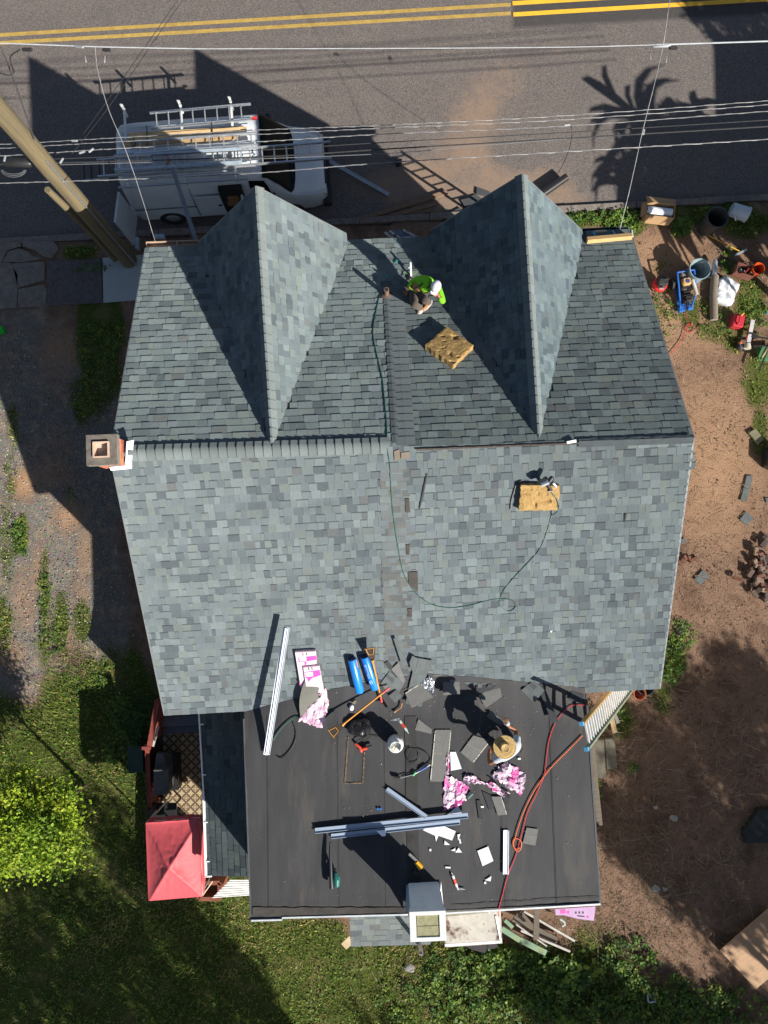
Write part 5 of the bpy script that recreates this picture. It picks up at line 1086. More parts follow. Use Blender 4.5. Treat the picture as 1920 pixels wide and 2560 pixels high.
mb=MB();mb.ball((0,0,.035),(.045,.06,.04),12);solo('white_cup',mb,WHITE,'white rounded cup beside the handle of the lower shovel','cup',M=Matrix.Translation(G(879,1768,ZF)),smooth=True)
slab('felt_scrap',[(882,1748),(892,1752),(888,1760),(881,1757)],ZF,.01,mt('tan_scrap',(.25,.22,.15),.9),lift=.02,label='tiny tan scrap above the white cup',cat='scrap')
mb=MB();mb.lathe([(.008,0),(.02,0),(.02,.015),(.008,.015),(.008,0)],12,M=Matrix.Translation(gz(945,2021,ZF,.02)));mb.lathe([(.008,0),(.02,0),(.02,.015),(.008,.015),(.008,0)],12,M=Matrix.Translation(gz(952,2021,ZF,.02)));solo('blue_clip',mb,mt('bright_blue',(.01,.16,.6),.4),'tiny bright blue clip on the flat roof above the crossing trims','clip')
mb=MB();mb.tube([gz(1168,1992,ZF,.05),gz(1180,1980,ZF,.06)],[.03,.034],12);solo('bottle',mb,mt('bottle_clear',(.10,.16,.17),.15,spec=.9),'small clear bottle with a white print between the pink heaps','bottle',smooth=True)
for k,(p,l) in enumerate((((1162,1999),'tiny white chip by the clear bottle'),((1205,2016),'tiny white chip beside the speckled strip'),((1297,1896),'tiny white nail pack right of the straw hat'))):
    slab('white_chip',[(p[0]-3,p[1]-2),(p[0]+4,p[1]-2),(p[0]+4,p[1]+2),(p[0]-3,p[1]+2)],ZF,.006,WHITE,lift=.02,label=l,cat='chip')
# foam cushions
m,n,b=nodes('foam');tc=N(n,'ShaderNodeTexCoord').outputs['Object'];f=nz(n,tc,9,6,.7);c=mix(n,rng(n,f,.35,.65),(.25,.15,.05),(.40,.26,.10));c=mix(n,rng(n,nz(n,tc,16,4,.7),.62,.67),c,(.10,.045,.01));n.links.new(c,b.inputs['Base Color']);b.inputs['Roughness'].default_value=.95
bp=N(n,'ShaderNodeBump');bp.inputs['Strength'].default_value=.9;bp.inputs['Distance'].default_value=.02;n.links.new(nz(n,tc,22,5,.7),bp.inputs['Height']);n.links.new(bp.outputs[0],b.inputs['Normal']);FOAM=m
def foam(pl,top,th,label,amp,lift):
    c=[G(*p,Plane(pl.p+pl.n*(th+lift),pl.p+pl.n*(th+lift)+(pl.n.cross(Vector((1,0,0)))),pl.p+pl.n*(th+lift)+pl.n.cross(Vector((0,1,0))))) for p in top]
    mb=MB();n_=22;nn=pl.n;cen=sum(c,Vector())/4
    def fn(s,t):
        p=(c[0]*(1-s)+c[1]*s)*(1-t)+(c[3]*(1-s)+c[2]*s)*t;e=1 if 0<s<1 and 0<t<1 else 0
        q=noise.noise(p*7)+.6*noise.noise(p*19);pit=-max(0,noise.noise(p*11+Vector((5,5,5)))-.35)*.12
        ed=(p-cen)*noise.noise(p*16)*.05*(1-e);return p+nn*(amp*q*.5+(pit if e else -.004))+ed
    mb.grid(n_,n_,fn);idx=[i for i in range(n_+1)]+[(j+1)*(n_+1)-1 for j in range(1,n_+1)]+[n_*(n_+1)+i for i in range(n_-1,-1,-1)]+[j*(n_+1) for j in range(n_-1,0,-1)]
    b0=len(mb.v);k=len(idx);low=[Vector(mb.v[i])-nn*th*.98 for i in idx];mid=[Vector(mb.v[i])-nn*th*.5+(Vector(mb.v[i])-cen)*(-.01+.02*noise.noise(Vector(mb.v[i])*14)) for i in idx]
    mb.add([mb.v[i] for i in idx]+mid+low,[(k*r+i,k*r+k+i,k*r+k+(i+1)%k,k*r+(i+1)%k) for r in (0,1) for i in range(k)]+[tuple(range(3*k-1,2*k-1,-1))])
    return solo('foam_cushion',mb,FOAM,label,'foam cushion')
foam(PF,[(1063,862),(1118,816),(1183,862),(1134,911)],.13,'thick torn yellow foam cushion on the front slope near the green worker',.016,.005)
foam(PRr,[(1303,1213),(1400,1215),(1395,1276),(1298,1277)],.11,'yellow foam pad on the rear slope with the nail gun on its upper edge',.014,.01)
hose([(1303,1200),(1291,1207),(1285,1225),(1278,1250),(1276,1272)],.012,BLACK,'black rubber strip curving past the left side of the rear foam pad','strip','strip',surf=PRr)
t=thing('nail_gun','black and silver pneumatic nail gun resting on the rear foam pad','nail gun',gz(1362,1195,PRr,.13))
mb=MB();mb.tube([gz(1346,1202,PRr,.20),gz(1364,1194,PRr,.20)],[.045,.045],14);part('magazine_drum',mb,mt('polished_alu',(.7,.72,.74),.2,.8),t,world=True,smooth=True)
mb=MB();mb.tube([gz(1362,1200,PRr,.19),gz(1372,1184,PRr,.2),gz(1375,1181,PRr,.2)],[.035,.04,.025],10);mb.beam(gz(1338,1198,PRr,.18),gz(1358,1188,PRr,.18),.07,.06);mb.tube([gz(1363,1202,PRr,.18),gz(1374,1218,PRr,.15)],[.028,.022],10);part('gun_body',mb,BLACK,t,world=True,smooth=True)
mb=MB();mb.tube([gz(1378,1200,PRr,.16),gz(1384,1208,PRr,.15)],.028,10);mb.tube([gz(1368,1220,PRr,.15),gz(1376,1218,PRr,.15)],.02,8);part('silver_part',mb,mt('polished_alu',(.7,.7,.7)),t,world=True,smooth=True)
mb=MB();mb.tube([gz(1373,1222,PRr,.15),gz(1388,1240,PRr,.13),gz(1393,1258,PRr,.13),gz(1388,1275,PRr,.10),gz(1379,1287,PRr,.02)],.009,7);part('hose_tail',mb,GH,t,world=True,smooth=True)
for (p,l) in (([(1066,1183),(1069,1184),(1056,1250),(1049,1271),(1047,1270)],'thin dark shingle sliver on the rear slope below the felt edge'),([(1561,1283),(1566,1283),(1562,1304),(1559,1304)],'small dark scrap alone on the right of the rear slope')):
    slab('dark_sliver',p,PRr,.012,SHD,lift=.015,label=l,cat='scrap')
slab('white_chip',[(1375,1576),(1380,1575),(1379,1579),(1376,1579)],PRr,.006,WHITE,lift=.015,label='tiny white chip alone low on the rear slope',cat='chip')
# front slope: pipes, brackets, boards
t=thing('plumbing_vent','brown plumbing vent pipe with a rubber boot on the front slope','vent pipe',G(966,738,PF))
B0=G(966,738,PF);mb=MB();mb.lathe([(.14,.0),(.10,.03),(.062,.06)],18,M=pfr(PF,B0,B0+(RR-RL).normalized()));part('boot',mb,mt('brown_boot',(.09,.065,.055),.8),t,world=True,smooth=True)
mb=MB();mb.tube([B0,B0+Vector((0,0,.28))],.045,16);part('pipe',mb,mt('rusty_pipe',(.20,.12,.08),.8),t,world=True,smooth=True);mb=MB();mb.tube([B0+Vector((0,0,.281)),B0+Vector((0,0,.284))],.034,14);part('pipe_hole',mb,BLACK,t,world=True)
def bracket(label,pts,a,b):
    t=thing('roof_bracket',label,'roof bracket',G(*a,PF),'roof brackets on the front slope');mb=MB();A=gz(*a,PF,.03);B=gz(*b,PF,.16)
    mb.beam(A,B,.03,.02);mb.beam(B,gz(b[0]-5,b[1]+2,PF,.05),.03,.02);part('arm',mb,WHITE,t,world=True)
    slab('base_shingle',pts,PF,.008,mt('greenish_tab',(.16,.22,.16),.9),t,lift=.014);mb=MB();mb.ball(gz(a[0]-4,a[1]+4,PF,.02),(.05,.05,.03),10);part('black_tar',mb,BLACK,t,world=True)
bracket('white bracket standing behind the green-shirted worker',[(1007,681),(1044,678),(1044,687),(1010,691)],(1028,694),(1026,673))
slab('green_tab',[(986,657),(994,648),(998,652),(989,661)],PF,.01,mt('teal_tab',(.05,.28,.24),.8),lift=.016,label='small teal shingle tab near the front gutter left of the worker',cat='tab')
slab('green_tab',[(962,693),(967,687),(970,691),(965,696)],PF,.01,mt('teal_tab',(.05,.28,.24)),lift=.016,label='small teal tab left of the brown vent pipe boot',cat='tab')
mb=MB();M,L=FR(PF,(1465,607),(1577,597),.06);mb.T=M;mb.rbox(0,-.045,-.045,L,.045,.045,.004);solo('toe_board',mb,mt('fresh_lumber',(.50,.32,.14),.7,stretch=(.6,8,8)),'fresh timber toe board nailed across the right front slope above the gutter','board')
for k,(u,v) in enumerate(((1482,580),(1531,577))):
    mb=MB();a=G(u,v,4.75);mb.beam(a,a+Vector((.03,-.10,.05)),.03,.03);solo('blue_bracket',mb,mt('blue_steel',(.12,.38,.62),.5),['left light blue ladder hook on the right front gutter','right light blue ladder hook on the right front gutter'][k],'hook')
slab('paper_scrap',[(1486,576),(1515,574),(1518,579),(1486,582)],4.76,.006,mt('tan_paper',(.45,.36,.26),.8),label='tan paper scrap lying in the right front gutter',cat='paper')
slab('white_edge',[(1578,578),(1581,577),(1583,592),(1580,592)],PF,.02,WHITE,lift=.0,label='white drip edge scrap at the right front roof corner',cat='edge strip')
# framed window/vent lying between the gables on the front ledge
t=thing('old_window_sash','old window sash with broken white frame lying behind the front gutter','window sash',G(1020,590,3.8))
slab('pane',[(975,577),(1002,577),(1040,592),(1002,596)],3.8,.02,mt('grey_glass',(.12,.15,.19),.2),t)
for a,b in (((973,578),(1002,597)),((1002,597),(1044,592)),((1042,594),(1008,575)),((962,581),(985,598))):
    mb=MB();mb.beam(G(*a,3.84),G(*b,3.84),.045,.04);part('frame',mb,mt('flaking_white',(.45,.45,.45),.8,c3=(.15,.09,.06),s3=10,t3=.5),t,world=True)
# downspouts
def spout(label,a,za,b,zb,m,w_=.08):
    t=thing('downspout',label,'downspout',G(*a,za));A=G(*a,za);B=G(*b,zb);mb=MB();mb.beam(A,B,w_,.055);part('pipe',mb,m,t,world=True);d=(B-A).normalized();mb=MB();x=Vector((0,0,1)).cross(d).normalized()*w_*.3
    mb.beam(A+x+Vector((0,0,.031)),B+x+Vector((0,0,.031)),.012,.01);part('rib',mb,m,t,world=True);return t
spout('grey downspout leaning up from the left front gutter over the van',(490,603),4.5,(432,420),4.6,mt('grey_alu_paint',(.16,.18,.20),.45,.2))
spout('loose grey downspout lying on the road in front of the van bonnet',(795,387),.25,(972,487),-.02,mt('light_grey_paint',(.30,.33,.37),.4,.3),.10)
slab('black_box',[(989,405),(1004,403),(1005,412),(997,417),(992,417)],RZ,.14,BLACK,label='small black plastic box on the sunlit road beyond the fallen downspout',cat='box')
mb=MB();mb.tube([G(1354,486,.1),G(1416,443,.1)],.10,20,cap=False);mb.tube([G(1354,486,.1),G(1416,443,.1)],.085,20,cap=False);o=solo('drain_pipe','x' and mb,mt('black_pipe',(.022,.02,.02),.3,spec=.7),'large black drain pipe lying on the road behind the right gable','pipe',smooth=True)
# boards on the road by the kerb
g='old boards on the road edge between the gables'
for a,b,w_,l,z in (((878,557),(1118,483),.11,'longest brown board, reaching into the sunlight',.06),((945,551),(1094,508),.11,'second brown board, below the longest one',.03),((982,514),(1030,513),.09,'short board stub above the longest board',.0),((948,550),(1075,526),.11,'third brown board nearest the kerb',-.01)):
    mb=MB();A=G(*a,RZ+.03);B=G(*b,RZ+.03);mb.beam(A+Vector((0,0,z)),B+Vector((0,0,z)),w_,.04);solo('old_board',mb,mt('brown_board',(.20,.13,.085),.85,var=.3,stretch=(.6,8,8)),l,'board',g)
# shingle waste by the right gable
for i,(p,l) in enumerate((([(1150,500),(1190,488),(1206,500),(1165,525)],'dark shingle waste on the road beside the leaning ladder'),([(1192,470),(1226,482),(1215,492),(1190,486)],'grey shingle waste beside the ladder shadow end'),([(1105,545),(1150,520),(1160,540),(1118,560)],'dark shingle waste on the kerb left of the right gable'))):
    slab('shingle_waste',p,RZ+.02,.05,mt('waste_shingle',(.05,.055,.06),.9),label=l,cat='shingle',group='shingle waste along the kerb')
# ladder leaning on the front, seen mostly by its shadow
A=G(1222,540,0);B=A+Vector((.25,-.95,2.5));d=(B-A);L=d.length;d.normalize();x=d;y=Vector((0,0,1)).cross(d).normalized();M=Matrix((x,y,x.cross(y))).transposed().to_4x4();M.translation=A
ladder('leaning_ladder','aluminium ladder leaning on the front of the house under the right gable',M,L,.42,ALU,grp=None)
# ladder at the right rear corner
ta=G(1458,1800,ZF+.85);tb=G(1476,1870,ZF+.55)
top=(G(1458,1805,5.35)+G(1468,1868,5.35))/2
P1=G(1460,1803,5.30);P2=G(1472,1866,5.30);Q1=G(1562,1668,2.3)
A=(P1+P2)/2;wd=(P2-P1).length;B=G(1562,1715,2.6);d=(B-A);L=d.length;d.normalize();y=(P2-P1).normalized();y=(y-d*y.dot(d)).normalized();M=Matrix((d,y,d.cross(y))).transposed().to_4x4();M.translation=A
t=thing('extension_ladder','fibreglass extension ladder with flat rungs standing at the right rear roof corner','ladder',M)
L=L*1.9
for yy,mm in((-wd/2,mt('brown_fibreglass',(.33,.20,.07),.5)),(wd/2,mt('green_grey_rail',(.20,.24,.18),.5))): mb=MB();mb.beam((-.12,yy,0),(L,yy,0),.035,.09);part('rail',mb,mm,t)
x_=.05
while x_<L: mb=MB();mb.box(x_-.024,-wd/2+.02,-.015,x_+.024,wd/2-.02,.015);part('rung',mb,mt('rung_alu',(.60,.60,.59),.5,.2),t);x_+=.155
for yy in(-wd/2,wd/2): mb=MB();mb.box(-.17,yy-.035,-.03,-.11,yy+.035,.04);part('rail_cap',mb,mt('blue_cap',(.10,.35,.6),.4),t)
# long-handled squares

mb=MB()
for i in range(240):
    if i<150: u,v=rnd.gauss(1120,150),rnd.gauss(1790,60)
    else: u,v=U(640,1480),U(1800,2260)
    if not(625<u<1470 and memv(u)<v<2260): continue
    p=G(u,v,ZF)+Vector((0,0,.016));s_=U(.004,.016);a=U(0,6);c=rnd.choice([(.30,.28,.25),(.15,.15,.15),(.45,.42,.36),(.22,.17,.10)])
    mb.add([p+Vector((math.cos(a+k*2.1)*s_*U(.5,1.3),math.sin(a+k*2.1)*s_*U(.5,1.3),.003)) for k in range(3)],[(0,1,2)],c)
solo('roof_grit',mb,COLM,'tiny shingle crumbs and nails strewn over the flat roof','grit',kind='stuff')
# ---------------- people ----------------
def skinned(name,nd,ed,root,m,par,world=True,sub=2,label=None):
    keys=list(nd);me=bpy.data.meshes.new('sk');me.from_pydata([tuple(nd[k][0]) for k in keys],[(keys.index(a),keys.index(b)) for a,b in ed],[])
    o=bpy.data.objects.new('sk',me);COL.objects.link(o);md=o.modifiers.new('s','SKIN');md.use_smooth_shade=True
    for i,k in enumerate(keys):
        r=nd[k][1];r=r if hasattr(r,'__len__') else (r,r);me.skin_vertices[0].data[i].radius=r;me.skin_vertices[0].data[i].use_root=(k==root)
    o.modifiers.new('u','SUBSURF').levels=sub
    dg=bpy.context.evaluated_depsgraph_get();dg.update();m2=bpy.data.meshes.new_from_object(o.evaluated_get(dg));bpy.data.objects.remove(o);m2.name=name
    if world: m2.transform(FM[par].inverted())
    m2.materials.clear();m2.materials.append(m);q=bpy.data.objects.new(name,m2);COL.objects.link(q);q.parent=par;FM[q]=FM[par].copy();return tag(q,label=label)
def chain(*k): return [(a,b) for a,b in zip(k,k[1:])]
def hand(nd,ed,w,k,fw,side,up,curl=.5,s=1):   # palm and five fingers as skin nodes; fw finger direction
    fw=fw.normalized();side=side.normalized();up=up.normalized();P=w+fw*.05*s;nd[k+'p']=(P,(.030*s,.016*s));ed.append((k,k+'p'));
    nd[k+'p2']=(w+fw*.085*s,(.036*s,.014*s));ed.append((k+'p',k+'p2'))
    for i,(o,l) in enumerate(((-.030,.062),(-.010,.075),(.011,.070),(.030,.055))):
        a=w+fw*.10*s+side*o*s;b=a+fw*l*.55*s-up*curl*.012*s;c=b+fw*l*.42*s-up*curl*.03*s
        for j,(p,r) in enumerate(((a,.0095),(b,.0088),(c,.0075))): nd['%s%d%d'%(k,i,j)]=(p,r*s)
        ed.append((k+'p2','%s%d0'%(k,i)));ed+= [('%s%d0'%(k,i),'%s%d1'%(k,i)),('%s%d1'%(k,i),'%s%d2'%(k,i))]
    a=w+fw*.04*s-side*.035*s;b=a+fw*.03*s-side*.025*s;c=b+fw*.03*s-side*.004*s-up*.01
    for j,(p,r) in enumerate(((a,.012),(b,.0105),(c,.009))): nd['%st%d'%(k,j)]=(p,r*s)
    ed+=[(k+'p',k+'t0'),(k+'t0',k+'t1'),(k+'t1',k+'t2')]
def face(par,c,fw,up,m=SKIN,r=.095):
    s=up.cross(fw).normalized();M=Matrix((s,fw,up)).transposed().to_4x4();M.translation=c
    mb=MB();mb.ball((0,.0,0),(.074,.092,.115),16,M);mb.tube([M@Vector((0,.085,.015)),M@Vector((0,.115,-.02)),M@Vector((0,.09,-.03))],[.008,.016,.012],8)
    for x in(-.076,.076): mb.ball((x,-.005,-.005),(.012,.02,.032),8,M)
    h=part('head',mb,m,par,world=True,smooth=True)
    mb=MB()
    for x in(-.03,.03): mb.ball((x,.082,.01),(.012,.008,.008),8,M)
    part('eye',mb,WHITE,h,world=True);mb=MB();mb.ball((0,.088,-.05),(.024,.008,.008),8,M);part('mouth',mb,mt('lip',(.25,.08,.06),.6),h,world=True)
    mb=MB();mb.ball((0,-.022,.02),(.079,.085,.108),14,M);part('hair',mb,mt('dark_hair',(.015,.011,.009),.7),h,world=True,smooth=True);return M,h
ZU=Vector((0,0,1))
# worker on the front slope
def p1(u,v,h):
    b=Vector(G(u,v,PF));q=G(u,v,b.z+h);b2=PF.z(q.x,q.y);return G(u,v,b2+h)
P=thing('person','roofer in a lime green shirt and white cap crouching on the front slope','person',p1(1040,735,0))
J={'pelvis':(1040,728,.17),'spine':(1050,717,.33),'chest':(1062,708,.47),'neck':(1077,706,.60),'shL':(1051,697,.50),'elL':(1030,704,.34),'haL':(1020,726,.14),'shR':(1094,716,.50),'elR':(1109,757,.40),'haR':(1097,741,.50),
 'hipL':(1034,732,.15),'knL':(1036,763,.34),'anL':(1053,770,.07),'toL':(1050,778,.04),'hipR':(1046,736,.16),'knR':(1064,752,.36),'anR':(1074,756,.08),'toR':(1056,776,.05)}
Q={k:p1(*v) for k,v in J.items()}
nd={};ed=[]
R_={'pelvis':(.13,.11),'spine':(.12,.10),'chest':(.145,.11),'neck':.055,'shL':.055,'elL':.042,'haL':.03,'shR':.055,'elR':.042,'haR':.03,'hipL':.085,'knL':.06,'anL':.042,'hipR':.085,'knR':.06,'anR':.042,'toL':.035,'toR':.035}
def bodyof(Q,par,m,hands):
    nd={k:(Q[k],R_[k]) for k in R_};ed=chain('pelvis','spine','chest','neck')+chain('chest','shL','elL','haL')+chain('chest','shR','elR','haR')+chain('pelvis','hipL','knL','anL','toL')+chain('pelvis','hipR','knR','anR','toR')
    for k in hands:
        d=(Q['ha'+k]-Q['el'+k]).normalized() if not hands[k] else hands[k];sd_=d.cross(ZU).normalized()*(1 if k=='R' else -1);hand(nd,ed,Q['ha'+k],'ha'+k,d,sd_,ZU if abs(d.z)<.9 else Vector((0,1,0)),.8)
    return skinned('body',nd,ed,'pelvis',m,par)
bodyof(Q,P,SKIN,{'L':None,'R':None})
def cloth(name,Q,keys,ch,m,par,root,gr=1.18,over={}):
    nd={}
    for k in keys:
        r=over.get(k,R_.get(k,.04));r=r if hasattr(r,'__len__') else (r,r);nd[k]=(Q[k],(r[0]*gr+.006,r[1]*gr+.006))
    return skinned(name,nd,ch,root,m,par)
LIME=mat('lime_shirt',(.16,.50,.012),.8,var=.12,scale=9,bump=.5,bs=14);BRN=mat('grey_brown_trousers',(.085,.068,.058),.9,var=.2,scale=7,bump=.5,bs=14)
Q['wrL']=Q['haL']+(Q['elL']-Q['haL'])*.12;Q['wrR']=Q['haR']+(Q['elR']-Q['haR'])*.12
cloth('shirt',Q,['spine','chest','neck','shL','elL','wrL','shR','elR','wrR'],chain('spine','chest','neck')+chain('chest','shL','elL','wrL')+chain('chest','shR','elR','wrR'),LIME,P,'chest',1.22,{'neck':.05,'wrL':.036,'wrR':.036})
cloth('trousers',Q,['pelvis','hipL','knL','anL','hipR','knR','anR'],chain('pelvis','hipL','knL','anL')+chain('pelvis','hipR','knR','anR'),BRN,P,'pelvis',1.15)
for k in 'LR':
    mb=MB();a=Q['an'+k];b=Q['to'+k];d=(b-a);d=d.normalized() if d.length>.05 else Vector((-.5,-.8,-.1)).normalized();s=d.cross(ZU).normalized();Ms=Matrix((d,s,d.cross(s)*-1)).transposed().to_4x4();Ms.translation=a+Vector((0,0,-.035))
    mb.ball((.07,0,0),(.155,.052,.045),12,Ms);part('shoe',mb,mt('pale_shoe',(.42,.37,.33),.7),P,world=True,smooth=True)
hd=p1(1090,716,.70);fw=Vector((-.25,-.75,-.55)).normalized();upv=(ZU-fw*ZU.dot(fw)).normalized()
Mh,h=face(P,hd,fw,upv)
mb=MB();mb.ball((0,-.010,.035),(.093,.108,.112),16,Mh);mb.prism([(-.07,.06),(.07,.06),(.055,.125),(.03,.14),(-.03,.14),(-.055,.125)],.03,.04,M=Mh);part('cap',mb,mt('white_cap',(.55,.56,.60),.8),P,world=True,smooth=True)
mb=MB();mb.ball((0,.075,-.05),(.075,.075,.065),12,Mh);part('face_mask',mb,mt('red_cloth_mask',(.50,.03,.04),.8),P,world=True,smooth=True)
c=Q['chest'];d=(Q['neck']-Q['spine']).normalized();sd_=(Q['shR']-Q['shL']).normalized();bk=d.cross(sd_);bk=bk if bk.z>0 else -bk
for s in(-.07,.07):
    mb=MB();mb.tube([Q['spine']+sd_*s+bk*.135,c+sd_*s*.9+bk*.168,c+d*.11+sd_*s+bk*.13,c+d*.15+sd_*s],[.016]*4,6);part('harness_strap',mb,BLACK,P,world=True)
mb=MB();mb.tube([Q['spine']+sd_*x*.19+bk*(.155*math.sqrt(max(0,1-x*x)))-d*.05 for x in [-1,-.7,-.3,0,.3,.7,1]],.022,6);part('belt',mb,mt('lime_band',(.50,.62,.05),.6),P,world=True)
# worker with straw hat kneeling on the flat roof
hat=G(1262,1868,ZF+1.10);f=Vector((-.60,.80,0));rt=Vector((.80,.60,0));o=hat-f*.12;o.z=ZF+.012
P=thing('person','roofer in a straw hat and pale T-shirt kneeling on the black flat roof','person',o)
def L2(x,y,z): return o+rt*x+f*y+ZU*z
Q=dict(pelvis=L2(0,-.20,.42),spine=L2(.01,-.17,.60),chest=L2(.02,-.08,.76),neck=L2(.0,.05,.90),shL=L2(-.19,-.06,.80),elL=L2(-.41,-.10,.60),haL=L2(-.30,.02,.42),shR=L2(.22,-.04,.80),elR=L2(.33,.06,.56),haR=L2(.27,.24,.66),
 hipL=L2(-.10,-.18,.40),knL=L2(-.17,.12,.07),anL=L2(-.17,-.30,.07),toL=L2(-.17,-.40,.04),hipR=L2(.11,-.18,.40),knR=L2(.19,.12,.07),anR=L2(.19,-.30,.07),toR=L2(.19,-.40,.04))
BSK=mat('tanned_skin',(.25,.10,.045),.5,var=.08)
bodyof(Q,P,BSK,{'L':Vector((.5,.3,-.6)),'R':Vector((-.3,.8,.2))})
Q['seL']=Q['shL']*.45+Q['elL']*.55;Q['seR']=Q['shR']*.45+Q['elR']*.55
TEE=mat('pale_tshirt',(.50,.55,.62),.85,var=.06,bump=.4,bs=12)
cloth('tshirt',Q,['spine','chest','neck','shL','seL','shR','seR'],chain('spine','chest','neck')+chain('chest','shL','seL')+chain('chest','shR','seR'),TEE,P,'chest',1.22,{'neck':.05,'seL':.055,'seR':.055,'spine':(.135,.12)})
cloth('trousers',Q,['pelvis','hipL','knL','anL','hipR','knR','anR'],chain('pelvis','hipL','knL','anL')+chain('pelvis','hipR','knR','anR'),mt('dark_trousers',(.022,.028,.035),.85,bump=.4,bs=12),P,'pelvis',1.15)
for k in 'LR': mb=MB();a=Q['an'+k];mb.ball(tuple(a+f*-.06),(.06,.06,.05),12);mb.tube([a,a-f*.14],[.05,.04],8);part('shoe',mb,mt('dark_boot',(.03,.022,.018),.7),P,world=True,smooth=True)
for s in(-.22,.22): mb=MB();mb.ball((0,0,0),(.06,.08,.09),10,Matrix.Translation(L2(s,-.2,.42)));part('tool_pouch',mb,mt('pouch_leather',(.12,.06,.03),.8),P,world=True,smooth=True)
fw=(f+Vector((0,0,-.55))).normalized();upv=(ZU-fw*ZU.dot(fw)).normalized()
face(P,hat+Vector((0,0,-.10))-f*.0,fw,upv,BSK)
mb=MB();hu=(ZU+f*.10).normalized();hx=hu.cross(f).normalized();Mh=Matrix((hx,hu.cross(hx)*-1,hu)).transposed().to_4x4();Mh.translation=hat
m,n,b=nodes('straw');tc=N(n,'ShaderNodeTexCoord').outputs['Object'];sp=N(n,'ShaderNodeSeparateXYZ');n.links.new(tc,sp.inputs[0])
STR=mat('straw',(.42,.29,.12),.8,var=.22,scale=22,bump=.3,bs=50)
prof=[(.205,-.012),(.200,-.002),(.19,.002)]
r=.185
while r>.10: prof+=[(r,.002+(.0025 if int(r*200)%2 else 0)-.012*((r-.14)/.06)**2)];r-=.006
prof+=[(.092,.006),(.088,.04),(.083,.09),(.070,.108),(.045,.098),(.02,.094),(0,.094)]
mb.lathe(prof,40,M=Mh);part('straw_hat',mb,STR,P,world=True,smooth=True)
mb=MB();mb.lathe([(.094,.006),(.0935,.022),(.09,.022)],32,M=Mh);part('hat_band',mb,mt('hat_band_tan',(.25,.16,.06),.8),P,world=True)
gl=MB();gl.ball(tuple(Q['haR']+Vector((-.02,.05,.01))),(.045,.05,.035),10);part('glove',gl,mt('pale_glove',(.40,.45,.45),.8),P,world=True,smooth=True)
# ---------------- things in the yard ----------------
def bucket(name,label,u,v,z,r,h,m,cat,rin=None,taper=.82,handle=True,inm=None,zb=0):
    c=G(u,v,z+h);c=Vector((c.x,c.y,z));t=thing(name,label,cat,c)
    mb=MB();mb.lathe([(0,.01),(r*taper,.0),(r*taper,.01),(r*.97,h*.93),(r*1.03,h*.94),(r*1.04,h),(r*.97,h),(r*.94,h*.93),(r*taper*.96,.03),(0,.03)],32);part('shell',mb,m,t,smooth=True)
    mb=MB();mb.lathe([(r*.96,h+.001),(r*1.045,h+.003),(r*1.045,h-.02),(r*.99,h-.022)],32);part('rim',mb,m,t,smooth=True)
    if handle: mb=MB();mb.tube([(r*math.cos(a)*1.06,r*1.06*math.sin(a)*.35-r*.75,h*.9-abs(math.sin(a))*h*.35) for a in [PI*i/10 for i in range(11)]],.006,5);part('handle',mb,STEEL,t)
    return t
bucket('trash_can','dark grey trash can, the tallest bin by the kerb',1795,542,0,.265,.66,mt('dark_grey_plastic',(.05,.052,.055),.5),'trash can',handle=False)
bucket('bucket','large pale blue-grey tub beside the blue machine',1751,672,0,.262,.62,mt('blue_grey_tub',(.20,.27,.30),.5),'tub')
bucket('bucket','orange-red bucket right of the tool bag',1897,671,0,.15,.36,mt('orange_bucket',(.62,.075,.015),.4),'bucket')
bucket('bucket','terracotta orange bucket half hidden under the right rear eave',1600,1735,0,.15,.30,mt('terracotta',(.42,.12,.05),.7),'bucket')
bucket('tub','black tub with pale rim tucked under the right rear eave',1615,1716,0,.22,.25,mt('black_tub',(.02,.025,.035),.5),'tub',handle=False)
# white bucket lying on its side
Mb=Matrix.Translation(G(1848,530,.17))@Matrix.Rotation(rad(-20),4,'Z')@Matrix.Rotation(rad(90),4,'Y')
t=thing('white_bucket','white plastic drum lying on its side next to the dark trash can','bucket',Mb@Matrix.Translation((0,0,-.22)));mb=MB();mb.lathe([(0,0),(.17,0),(.175,.05),(.19,.42),(.20,.43),(.20,.45),(0,.45)],28);part('shell',mb,mt('milky_plastic',(.48,.54,.60),.4,var=.06),t,smooth=True)
mb=MB();mb.tube([(-.08,-.17,.1),(-.12,-.26,.14),(-.02,-.26,.2)],.02,6);part('handle',mb,WHITE,t)
# cardboard box with a white roll
t=thing('cardboard_box','open cardboard box holding a white roll of material beside the kerb','cardboard box',G(1637,545,0));CB=mat('cardboard',(.42,.27,.14),.9,var=.08,scale=3)
M,L=FR(0.0,(1603,552),(1672,560),0);h=.34;w_=.36;L=.74
mb=MB();mb.T=M;mb.box(0,0,0,L,w_,.012);mb.box(0,0,.012,L,.008,h);mb.box(0,w_-.008,.012,L,w_,h);mb.box(0,.008,.012,.008,w_-.008,h);mb.box(L-.008,.008,.012,L,w_-.008,h);part('box_wall',mb,CB,t,world=True)
for a,b_,c_,d_ in (((0,w_,h),(L,w_,h),(L+.02,w_+.19,h-.10),(-.02,w_+.19,h-.10)),((0,0,h),(0,w_,h),(-.1,w_,h-.12),(-.1,0,h-.14)),((0,0,h),(L,0,h),(L*.9,-.12,h-.2),(.05,-.12,h-.2)),((L,0,h),(L,w_,h),(L+.05,w_-.03,h-.15),(L+.05,.03,h-.15))):
    mb=MB();V=[M@Vector(p) for p in (a,b_,c_,d_)];mb.add(V+[p+Vector((0,0,-.006)) for p in V],[(0,1,2,3),(7,6,5,4),(0,4,5,1),(1,5,6,2),(2,6,7,3),(3,7,4,0)]);part('flap',mb,CB,t,world=True)
